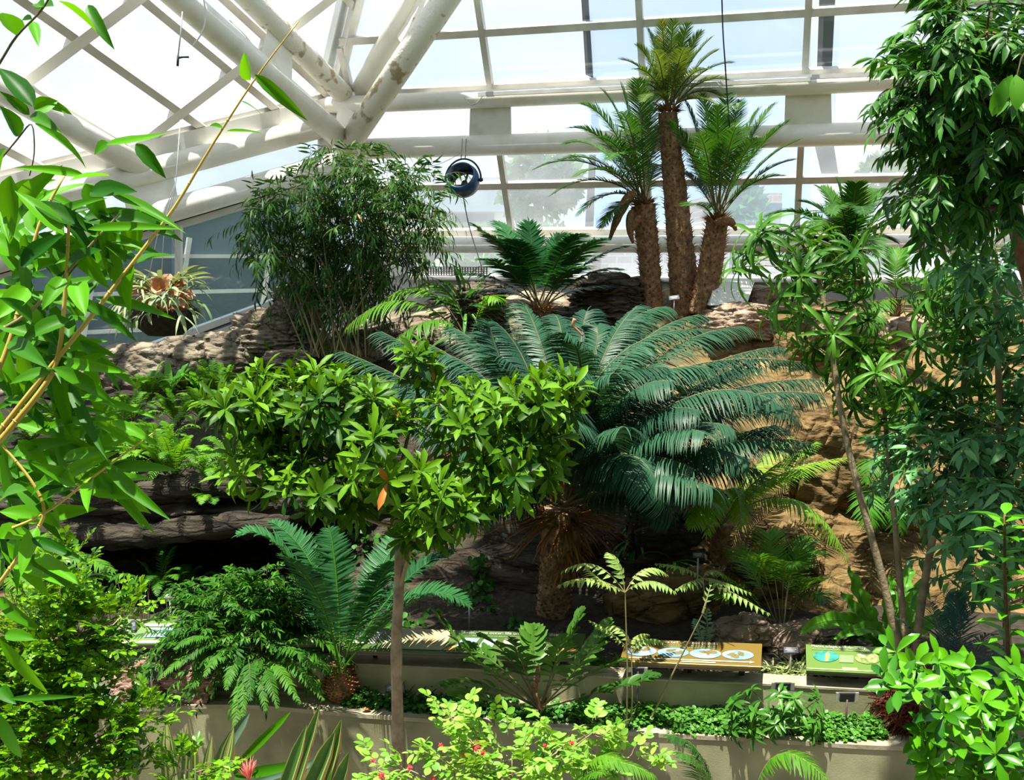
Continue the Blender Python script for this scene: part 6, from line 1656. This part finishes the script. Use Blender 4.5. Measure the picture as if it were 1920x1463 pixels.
# lime sign
s = Sign('lime green sign about plants adapting, half behind the red root ball', (1511, 1208), (1725, 1216), (1716, 1267), (1512, 1257), 6.70, 6.40, C_lime, .1)
s.text('Plants adapt and diversify', .05, .87, .52, C_white); s.lines(.05, .78, .79, 1, .06, C_mist)
s.disc(.18, .55, .115, .21, C_teal)
m = MB(); m.prism([s.P(.17, .36, .003), s.P(.20, .36, .003), s.P(.215, .62, .003), s.P(.195, .72, .003), s.P(.175, .62, .003)], s.n * .001); m.build('picture_cone', C_orange, s.root, smooth=False)
s.disc(.56, .55, .12, .22, C_photo)
for q in range(5): s.disc(.56 + R.uniform(-.08, .08), .55 + R.uniform(-.1, .1), .02, .05, [C_grey, C_orange, C_cream][q % 3], 'picture_flower', .003, 10)
s.rect(.30, .43, .34, .62, C_mist, 'text_box'); s.rect(.69, .82, .34, .62, C_mist, 'text_box'); s.disc(.96, .52, .09, .2, C_photo)
s.rect(.33, .47, .09, .16, C_cream, 'caption_strip'); s.rect(.66, .74, .09, .16, C_cream, 'caption_strip'); s.rect(.755, .80, .09, .16, C_cream, 'caption_strip'); s.rect(0, 1, .05, .08, C_strip, 'edge_strip')
# long extinction sign
s = Sign('long dark green sign about extinctions with a cream map picture', (655, 1176), (1098, 1188), (1088, 1234), (640, 1219), 7.0, 6.68, C_green, .12)
s.rect(.16, .42, .12, .98, C_cream, 'map_picture', .0015, .03); s.disc(.355, .52, .035, .2, C_brown, 'fossil_picture', .003); s.disc(.20, .6, .03, .13, C_mist, 'picture', .003, 14, .1)
for q in range(3): s.disc(.27 + .012 * q, .45 + .18 * (q % 2), .008, .06, C_land, 'picture_sprig', .003, 10)
s.text('Extinctions occur: life on Earth nearly disappears', .49, .84, .47, C_white)
s.lines(.53, .86, .74, 1, .06, C_mist); s.rect(.475, .545, .30, .66, C_sky, 'picture', sk=.02); s.rect(.57, .625, .30, .64, C_sky, 'picture', sk=.015); s.rect(.66, .775, .36, .66, C_grey, 'picture', sk=.01)
m = MB(); m.prism([s.P(.425, .12, .002), s.P(.50, .12, .002), s.P(.475, .32, .002), s.P(.455, .3, .002)], s.n * .001); m.build('picture_flame', C_orange, s.root, smooth=False)
s.disc(.945, .3, .03, .09, C_orange, 'picture', .002, 12, .15); s.rect(.02, .13, .3, .8, C_white, 'picture', sk=.02); s.lines(.44, .60, .06, 1, .05, C_white); s.rect(.80, .96, .05, .10, C_strip, 'caption_strip')
s.lines(.79, .86, .52, 2, .08, C_mist)
# sage sign by the box shrub
s = Sign('pale sage sign with a dark handset lying on it beside the box shrub', (190, 1161), (600, 1161), (600, 1206), (172, 1208), 7.15, 6.80, C_sage)
s.rect(0, 1, .02, .12, C_strip, 'edge_strip'); s.disc(.10, .55, .045, .3, C_mist, 'picture'); s.rect(.01, .06, .25, .6, C_cream, 'picture', sk=.03); s.rect(.20, .33, .68, .8, C_white, 'caption_strip'); s.rect(.22, .6, .25, .62, C_sky, 'picture', sk=.02)
s.rect(.03, .08, .15, .24, C_orange, 'caption_strip')
hp = s.P(.16, .66, .012); m = MB(); a = np.linspace(0, 6.283, 24, endpoint=False)
X_ = unit(s.P(.175, .35) - s.P(.145, .95)); Y_ = np.cross(s.n, X_)
for lvl, sc_ in ((-.010, .9), (.006, 1.0), (.013, .8)): pass
V = np.array([[hp + X_ * .085 * np.sign(math.cos(q)) * abs(math.cos(q)) ** .6 * sc_ + Y_ * .026 * math.sin(q) * sc_ + s.n * lvl for q in a] for lvl, sc_ in ((-.010, .9), (.004, 1.0), (.012, .8))])
m.add(V.reshape(-1, 3), [[i * 24 + j, i * 24 + (j + 1) % 24, (i + 1) * 24 + (j + 1) % 24, (i + 1) * 24 + j] for i in range(2) for j in range(24)])
m.f.append(np.array([[48 + i for i in range(24)]])); m.m.append(np.array([0]))
hr = thing('handset', 'dark grey oval handset lying on the pale sage sign', 'handset', hp); m.build('body', plain('dark_grey_plastic', (.04, .045, .055), .35), hr)
m = MB(); m.prism([hp + X_ * u * .03 + Y_ * v * .012 + s.n * .0125 for u, v in ((-1, -1), (1, -1), (1, 1), (-1, 1))], s.n * .001); m.build('grip_ridge', plain('grey_plastic', (.12, .13, .15), .4), hr, smooth=False)

def plant_label(label, px, py, Y, w_, h_, stake_to, front=True, tilt=.5, yaw=0.0, stake_mat='steel', plate_mat=None, roll=0.0):
    c = PY(px, py, Y)
    r = thing('plant_label', label, 'label', [c[0], c[1], stake_to], 'plant labels on stakes')
    X_ = np.array([math.cos(yaw) * math.cos(roll), math.sin(yaw), math.sin(roll)]); X_ = unit(X_)
    n = unit(np.array([math.sin(yaw), -math.cos(yaw), tilt if front else -tilt * .3])); n = unit(n - X_ * np.dot(n, X_)); U = np.cross(n, X_)
    U = U if U[2] > 0 else -U
    hw, hh = pxr(w_, Y) / 2, pxr(h_, Y) / 2
    def quad(x0, x1, y0, y1, off, th, mat, name):
        m = MB(); m.prism([c + X_ * x0 * hw + U * y0 * hh + n * off, c + X_ * x1 * hw + U * y0 * hh + n * off, c + X_ * x1 * hw + U * y1 * hh + n * off, c + X_ * x0 * hw + U * y1 * hh + n * off], n * th); return m.build(name, mat, r, smooth=False)
    pm = plate_mat or M['black']
    quad(-1, 1, -1, 1, -.004, .004, M['steel'] if not front else pm, 'holder')
    if front:
        quad(-.92, .92, -.85, .85, .0, .0015, colour('label_face', (.10, .11, .14), .4), 'face_plate')
        for k, (a_, b_, y_) in enumerate([(-.6, .6, .42), (-.75, .7, .02), (-.5, .5, -.4)]): quad(a_, b_, y_, y_ + .22, .0016, .0006, C_white, 'text_line')
    else:
        quad(-.62, .62, -.95, .9, .0005, .012, pm, 'clamp'); quad(-1, -.8, -1, 1, .0005, .006, M['steel'], 'side_flange'); quad(.72, 1, -1, 1, .0005, .006, M['steel'], 'side_flange')
    top = c - U * hh * .4 + n * (.010 if not front else -.006)
    m = MB(); m.tube([top, [c[0], c[1], stake_to]], .0075, 8, 0); m.build('stake', M[stake_mat], r)
    return r
plant_label('plant label facing out before the cave on a pale stake', 318, 1118, 7.3, 22, 11, 1.12)
plant_label('tilted metal label seen from behind beside the petrified wood', 284, 1263, 6.60, 42, 20, .93, False, yaw=.25, roll=-.12)
plant_label('small pale label on the cliff left of the lime palm', 1309, 1041, 7.9, 22, 11, 1.2)
plant_label('grey label standing between the yellow and green signs', 1483, 1219, 6.7, 30, 13, 1.14)
plant_label('metal label seen from behind on a grey stake in the umbrella shrub', 1468, 1287, 6.3, 45, 17, .93, False)
plant_label('metal label seen from behind on a brown stake alone over the ground cover', 1588, 1307, 6.26, 45, 20, .93, False, stake_mat='brown_metal')
plant_label('tiny dark label among the creeper above the extinction sign', 880, 1134, 7.5, 14, 9, 1.13)
plant_label('leaning dark label on the slanting rock beside the dead frond skirt', 946, 1004, 8.6, 16, 10, 1.6, roll=-.5)
plant_label('dark label at the foot of the tall cycad trunks', 1264, 558, 12.1, 20, 9, 3.45, roll=.12)
plant_label('dim label in shade behind the palm clump and the pale stones', 1494, 1177, 7.4, 24, 12, 1.13)
plant_label('small label with a thin dark stake by the end of the yellow sign', 1196, 1256, 6.36, 38, 10, .93, False, stake_mat='dark_metal')
m_ = plant_label('wide black label low on the planter behind the tree trunk', 741, 1291, 6.55, 38, 13, .93, True, plate_mat=M['black'])

# ------------------------------------------------------------------ hanging things
# blue lamp drum on a yoke
lc = PY(868, 338, 13.3); rr = pxr(31, 13.3)
la = thing('hanging_drum_lamp', 'round dark blue drum lamp on a yoke hung from the big beam', 'lamp', lc)
ax = unit([-.22, -.80, .45])
navy = plain('navy_enamel', (.012, .05, .12), .35, c2=(.016, .065, .15), spec=.5)
m = MB(); m.lathe([(rr * .80, rr * .58), (rr * .86, rr * .60), (rr * 1.0, rr * .15), (rr * 1.0, -rr * .15), (rr * .88, -rr * .55), (rr * .80, -rr * .62), (rr * .77, -rr * .58), (rr * .84, -rr * .45), (rr * .92, -rr * .05), (rr * .80, rr * .58)], lc, ax, 36, 0); m.build('drum', navy, la)
m = MB(); m.lathe([(rr * .72, -rr * .45), (rr * .84, -rr * .45), (rr * .86, -rr * .3), (rr * .74, -rr * .3), (rr * .72, -rr * .45)], lc, ax, 32, 0); m.build('inner_ring', M['dark_metal'], la)
U_ = unit(np.cross(ax, [0, 0, 1])); W_ = np.cross(ax, U_)
m = MB(); cc = lc - ax * rr * .4; m.lathe([(.001, rr * .12), (rr * .2, rr * .1), (rr * .2, -rr * .1), (.001, -rr * .12)], cc, ax, 16, 0); m.build('hub', M['dark_metal'], la)
for a in (.4, 2.5, 4.6):
    m = MB(); m.bar(cc, cc + (U_ * math.cos(a) + W_ * math.sin(a)) * rr * .72, .028, .012, ax); m.build('strut', M['dark_metal'], la, smooth=False)
m = MB(); q = np.linspace(-.1, math.pi + .1, 26); side = unit(np.cross(ax, [0, 0, 1])); upv = np.cross(side, ax); upv = upv if upv[2] > 0 else -upv
m.tube([lc + side * math.cos(t) * rr * 1.12 + (np.array([0, 0, 1]) * .85 + upv * .3) * math.sin(t) * rr * 1.12 for t in q], .013, 6, 0); m.build('yoke', M['black'], la)
for sg in (-1, 1):
    m = MB(); m.tube([lc + side * sg * rr * .95, lc + side * sg * rr * 1.22], .022, 10, 0); m.build('knob', M['black'], la)
topy = lc + np.array([0, 0, rr * 1.2])
hang = on_line(bB0, bB1, 871) + [0, -.155, -.02]
for dx in (-.025, .03):
    m = MB(); m.tube([topy + [dx, 0, 0], lerp(topy, hang, .5) + [dx, 0, 0], hang + [dx, 0, .1]], .007, 5, 0); m.build('suspension_wire', M['dark_metal'], la)
def cord(name, label, pts, r, mat, cat='cord', group='cords and wires'):
    m = MB(); m.tube(smooth_line(np.array(pts)), r, 5, 0); return tag(m.build(name, M[mat]), label, cat, group)
cord('cord', 'slim dark cord falling from the blue drum lamp into the fan cycad', [lc - [0, 0, rr * .95], PY(880, 430, 13.2), PY(905, 505, 13.0), PY(912, 540, 12.9)], .007, 'dark_metal')
cord('cord', 'thin wire sagging from the beam to the slender bamboo', [on_line(bB0, bB1, 865) + [0, -.16, -.12], PY(820, 312, 13.4), PY(760, 316, 13.2), PY(715, 305, 12.9)], .005, 'steel')
cord('cord', 'black knotted cord hanging from the roof in front of the shorter cycad', [PY(1352, -60, 11.5), PY(1355, 60, 11.6), PY(1359, 110, 11.6), PY(1362, 160, 11.7), PY(1368, 240, 11.7)], .009, 'black')
cord('cord', 'pale looped cable hanging from the big rafter near the roof plate', [PY(378, -20, 11.0), PY(388, 30, 11.0), PY(380, 62, 11.0), PY(362, 86, 11.0)], .009, 'white_alu')
cord('cord', 'white cable drooping along the beam joint beside the lamp', [on_line(bA0, bA1, 871) + [0, -.14, .02], on_line(bA0, bA1, 880) + [0, -.15, -.10], on_line(bA0, bA1, 893) + [0, -.15, -.10], on_line(bA0, bA1, 906) + [0, -.15, .02]], .008, 'steel')
cord('cord', 'thin cable running down the flaking rafter by the roof node', [PY(430, 38, 12.6), PY(455, 60, 12.6), PY(480, 92, 12.8), PY(500, 118, 13.0), PY(530, 145, 13.2), PY(575, 225, 13.9), PY(638, 260, 14.4)], .008, 'white_alu')
hk = thing('hanging_hook', 'dark hook on a thin rod dangling below the roof glass', 'hook', PY(334, 120, 10.0))
m = MB(); m.tube([PY(342, 22, 10.0), PY(338, 70, 10.0), PY(334, 104, 10.0)], .007, 6, 0); m.build('rod', M['steel'], hk)
m = MB(); m.tube([PY(334, 104, 10.0), PY(333, 124, 10.0)], .012, 6, 0); m.tube([PY(334, 109, 10.0), PY(342, 107, 10.0), PY(354, 107, 10.0)], .010, 6, 0); m.build('hook', M['black'], hk)
# shade cloth strips above the glass
for lab, c4 in [('black shade cloth strip beyond the roof glass near the dense tree', [(1540, -120), (1572, -120), (1560, 124), (1532, 124)]), ('narrow black shade cloth strip beyond the roof glass by the tallest cycad', [(1083, -120), (1096, -120), (1112, 146), (1098, 140)]),
                ('black shade cloth tail below the beam under the wide strip', [(1525, 262), (1562, 262), (1572, 326), (1540, 326)]), ('thin shade cloth edge behind the tall cycad with cones', [(1105, 290), (1117, 290), (1112, 440), (1096, 440)])]:
    P = [PP(x, y, (PO + NH * .35, NR)) for x, y in c4]; m = MB(); m.prism(P, NH * .02); tag(m.build('shade_cloth', M['black'], smooth=False), lab, 'shade cloth', 'black shade cloth strips')
P = [PP(x, y, (PO + NH * .30, NR)) for x, y in [(1098, -130), (1520, -130), (1520, 640), (1112, 640)]]
def net_mat():
    m, nt, out = node_mat('blue_grey_shade_net')
    tr = nt.nodes.new('ShaderNodeBsdfTransparent'); tr.inputs[0].default_value = (.90, .95, 1.0, 1); df = nt.nodes.new('ShaderNodeBsdfDiffuse'); df.inputs[0].default_value = (.3, .36, .45, 1)
    mx = nt.nodes.new('ShaderNodeMixShader'); mx.inputs[0].default_value = .04; nt.links.new(tr.outputs[0], mx.inputs[1]); nt.links.new(df.outputs[0], mx.inputs[2]); nt.links.new(mx.outputs[0], out.inputs[0]); return m
m = MB(); m.prism(P, NH * .01); tag(m.build('shade_net', net_mat(), smooth=False), 'sheer blue grey shade net behind the glass around the tall cycads', 'shade net')
# white utility box on the rock
ubx = thing('utility_box', 'white tapered utility box standing on the rock beside the cycad trunks', 'box', PY(1370, 575, 12.2))
m = MB(); f4 = [PY(1330, 573, 12.05), PY(1400, 572, 12.05), PY(1415, 528, 12.35), PY(1340, 528, 12.35)]
m.prism(f4, np.array([.02, .45, 0])); m.build('body', M['white_alu'], ubx, smooth=False)
m = MB(); m.prism([f4[0] + [-.01, -.02, -.03], f4[1] + [.01, -.02, -.03], f4[1] + [.01, -.02, 0], f4[0] + [-.01, -.02, 0]], np.array([.02, .5, 0])); m.build('foot_rail', M['black'], ubx, smooth=False)
# hanging basket of antler ferns
kc = PY(308, 592, 9.2); kr = pxr(62, 9.2)
bk_ = thing('hanging_fern_basket', 'hanging dark basket of antler ferns in front of the side glass', 'basket', kc - [0, 0, .2])
m = MB(); m.lathe([(.01, -.2), (kr * .5, -.185), (kr * .9, -.08), (kr * 1.0, .04), (kr * .95, .06), (kr * .9, .03), (kr * .4, -.05), (.01, -.06)], kc, (0, 0, 1), 24, 0); m.build('basket', plain('dark_moss', (.010, .006, .004), .95, c2=(.03, .018, .01), scale=18, bump=1.0, bscale=30), bk_)
k = 46; d = rnd_dir(k) * [1, 1, .6] + [0, -.2, .25]; m = MB()
leaves(m, kc + d * .16 + [0, 0, .12], d, np.array([0, -.6, .8]) + rnd_dir(k) * .4, .16, .11, 5, .9, .3, 'oval', 0, None, 5, None, .25, 3); m.build('shield_frond', M['lf_shield'], bk_)
for q in range(70):
    a = R.uniform(0, 6.28); e = R.uniform(-.1, 1.25); d = np.array([math.cos(a) * math.cos(e), math.sin(a) * math.cos(e), math.sin(e)]); b0 = kc + d * .15 + [0, 0, .10]
    L_ = R.uniform(.24, .46); n_ = np.array([0, 0, 1.0]) + rnd_dir(1)[0] * .3
    tn_ = R.uniform(0, .85); m = MB()
    leaves(m, b0[None], d[None], n_[None], L_, .045, 8, 1.5 if e < .6 else 1.0, .3, 'obov', 0, tn_, 3)
    th = 1.0; S = unit(np.cross(d, n_))
    fork = b0 + L_ * (d * .62 - [0, 0, .22])
    for sg in (-1, 1):
        leaves(m, fork[None], (d * .6 + S * sg * .5 - [0, 0, .4])[None], n_[None], L_ * .55, .022, 5, .9, .25, 'needle', 0, tn_, 2)
    m.build('antler_frond', M['lf_stag'], bk_)
for dx, dy in ((-.12, 0), (.12, .05), (0, -.12)):
    m = MB(); m.tube([kc + [dx * 1.8, dy, .05], kc + [dx * .3 + .05, 0, .9], PY(330, 340, 9.3), PY(338, 225, 9.4)], .004, 4, 0); m.build('suspension_wire', M['steel'], bk_)

# ------------------------------------------------------------------ broad-leaved bamboo close to the camera
BY = 2.1
bam = thing('broad_bamboo', 'broad leaved bamboo with yellow culms leaning in close to the camera', 'bamboo', [PY(-150, 1200, BY)[0], BY, 0])
def culm(pts, r0, r1, Y=BY, mat='culm', dY=0.0, nodes=True):
    P = smooth_line(np.array([PY(x, y, Y + dY * i) for i, (x, y) in enumerate(pts)]))
    m = MB(); rad = np.linspace(r0, r1, len(P))
    m.tube(P, rad, 8, 0)
    if nodes:
        for i in range(2, len(P) - 1, 4): m.tube([lerp(P[i], P[i + 1], -.06), lerp(P[i], P[i + 1], 0), lerp(P[i], P[i + 1], .06)], [rad[i] * .9, rad[i] * 1.35, rad[i] * .9], 8, 0)
    return m.build('culm', M[mat], bam)
def bleaf(mb, x0, y0, x1, y1, w_, Y=BY, droop=.5, face=None):
    a, b = PY(x0, y0, Y), PY(x1, y1, Y + R.uniform(-.12, .12))
    d = b - a; L_ = np.linalg.norm(d); d = d / L_
    n = np.array([R.uniform(-.5, .5), -.75, R.uniform(.2, .9)]) if face is None else np.asarray(face, float)
    n = unit(n - d * np.dot(n, d)); h = droop / 2
    leaves(mb, a[None], (d * math.cos(h) + n * math.sin(h))[None], (n * math.cos(h) - d * math.sin(h))[None], L_ * 1.03, pxr(w_, Y) * .86, 9, droop, .22, 'bamboo', 0, None, 5)
k1 = culm([(-40, 860), (57, 735), (160, 608), (253, 488), (330, 388), (380, 300), (475, 150), (560, 40)], .0066, .0012)
k2 = culm([(-20, 850), (83, 728), (112, 675), (125, 520), (130, 400)], .008, .003)
k3 = culm([(-30, 760), (20, 640), (45, 540), (70, 420), (120, 330)], .006, .003, dY=.03)
k4 = culm([(-30, 1010), (80, 970), (180, 890), (293, 808)], .004, .0015)
k5 = culm([(-40, 180), (0, 118), (30, 66), (80, 20), (100, -20)], .003, .002, nodes=False, mat='twig')
k6 = culm([(0, 300), (38, 255), (62, 222), (66, 290), (55, 330)], .002, .0012, nodes=False, mat='twig')
k7 = culm([(-20, 1120), (60, 1010), (90, 960), (60, 900), (0, 830)], .005, .003)
k8 = culm([(-40, 640), (60, 590), (160, 470), (225, 400)], .005, .002, mat='culm_green')
hero = {
 'k1': [(470, 150, 458, 100, 34, .1), (478, 140, 575, 225, 26, .5), (452, 190, 490, 215, 10, .3), (418, 240, 394, 236, 18, .1), (425, 246, 490, 250, 10, .2), (245, 500, 330, 480, 40, .5), (250, 495, 246, 590, 34, .6), (240, 470, 262, 390, 44, .3)],
 'k5': [(78, 18, 100, 12, 34, .2), (70, 6, 82, 16, 26, .3), (110, 2, 180, 60, 34, .3), (165, 10, 214, 92, 28, .6), (30, 66, 5, 25, 46, .4), (60, 40, 72, 86, 22, .2), (60, 36, 42, 38, 16, .2), (100, 0, 130, -20, 30, .2)],
 'k6': [(62, 200, 0, 130, 46, .4), (64, 205, 108, 190, 36, .4), (75, 190, 135, 215, 22, .8), (60, 215, 115, 250, 26, .5), (66, 232, 160, 315, 26, .6), (35, 255, 0, 200, 40, .4), (55, 215, 0, 172, 22, .3)],
 'k8': [(200, 272, 310, 250, 28, -.2), (205, 270, 178, 290, 34, .2), (255, 270, 310, 333, 30, .4), (160, 330, 30, 315, 22, .3), (205, 330, 130, 340, 30, .3), (160, 345, 200, 420, 40, .4), (170, 360, 255, 360, 44, .2), (210, 365, 345, 436, 26, .4), (160, 405, 220, 420, 50, .2), (190, 410, 235, 570, 36, .4), (140, 420, 60, 380, 46, .3), (120, 440, 30, 360, 40, .3), (165, 430, 340, 430, 22, .3), (170, 440, 290, 470, 24, .4)],
 'k2': [(125, 500, 190, 470, 46, .3), (145, 530, 160, 590, 44, .3), (120, 520, 80, 580, 36, .4), (125, 560, 250, 610, 24, .4), (130, 600, 40, 640, 40, .5), (110, 660, 200, 640, 30, .4), (100, 690, 215, 760, 36, .6), (120, 680, 240, 700, 26, .5), (130, 720, 200, 860, 26, .3), (95, 700, 20, 720, 36, .4), (150, 560, 255, 640, 26, .5), (60, 600, 0, 560, 40, .3), (180, 560, 330, 600, 24, .6)],
 'k3': [(10, 280, 0, 400, 60, .3), (20, 330, 25, 440, 46, .3), (30, 480, -20, 440, 50, .3), (40, 500, 120, 440, 46, .3), (50, 540, -10, 600, 46, .3), (40, 560, 110, 620, 40, .4), (20, 640, 90, 690, 40, .4), (70, 440, 60, 350, 44, .2), (20, 580, -20, 680, 40, .2)],
 'k4': [(140, 910, 60, 870, 36, .3), (150, 900, 250, 860, 20, .3), (160, 905, 250, 935, 44, .5), (170, 895, 165, 960, 30, .3), (120, 860, 230, 840, 26, .6), (40, 840, 140, 830, 30, .3), (130, 880, 60, 930, 40, .4), (200, 870, 320, 975, 30, .5), (180, 880, 290, 1000, 24, .5), (210, 790, 300, 840, 24, .6), (160, 780, 290, 850, 18, .5), (140, 740, 310, 790, 18, .3), (150, 640, 220, 670, 18, .4)],
 'k7': [(90, 960, 20, 900, 40, .4), (80, 975, 0, 960, 46, .4), (60, 1010, 150, 1050, 24, .5), (70, 990, 40, 1080, 40, .3), (20, 1060, 120, 1100, 20, .4), (0, 1120, 80, 1180, 34, .5), (0, 1200, 90, 1300, 26, .6), (10, 1190, 70, 1200, 30, .4), (0, 1010, 60, 1000, 60, .3), (0, 940, 50, 920, 50, .3), (0, 1340, 40, 1420, 30, .4), (0, 1290, 30, 1320, 30, .3), (20, 1310, 150, 1306, 14, .1)],
}
fam = dict(k1=k1, k2=k2, k3=k3, k4=k4, k5=k5, k6=k6, k7=k7, k8=k8)
fill = {'k2': [(110, 640, 60, 70, 22), (50, 500, 45, 80, 14)], 'k3': [(20, 440, 30, 90, 18), (20, 620, 40, 80, 18)], 'k8': [(140, 440, 80, 60, 18)], 'k4': [(120, 850, 90, 60, 18), (60, 760, 60, 50, 16)], 'k7': [(30, 980, 50, 70, 16), (20, 880, 30, 40, 12)]}
for k, L_ in hero.items():
    mb = MB()
    for x0, y0, x1, y1, w_, dr in L_: bleaf(mb, x0, y0, x1, y1, w_, BY + R.uniform(-.1, .1), dr)
    for (cx, cy, rx, ry, n) in fill.get(k, []):
        for _ in range(n):
            x0, y0 = cx + R.uniform(-rx, rx), cy + R.uniform(-ry, ry); a = R.normal(.5, .8); l = R.uniform(70, 150)
            bleaf(mb, x0, y0, x0 + math.cos(a) * l, y0 + math.sin(a) * l, R.uniform(22, 42), BY + R.uniform(0, .35), R.uniform(.3, .9))
    mb.build('foliage', M['lf_bamboo'], fam[k])
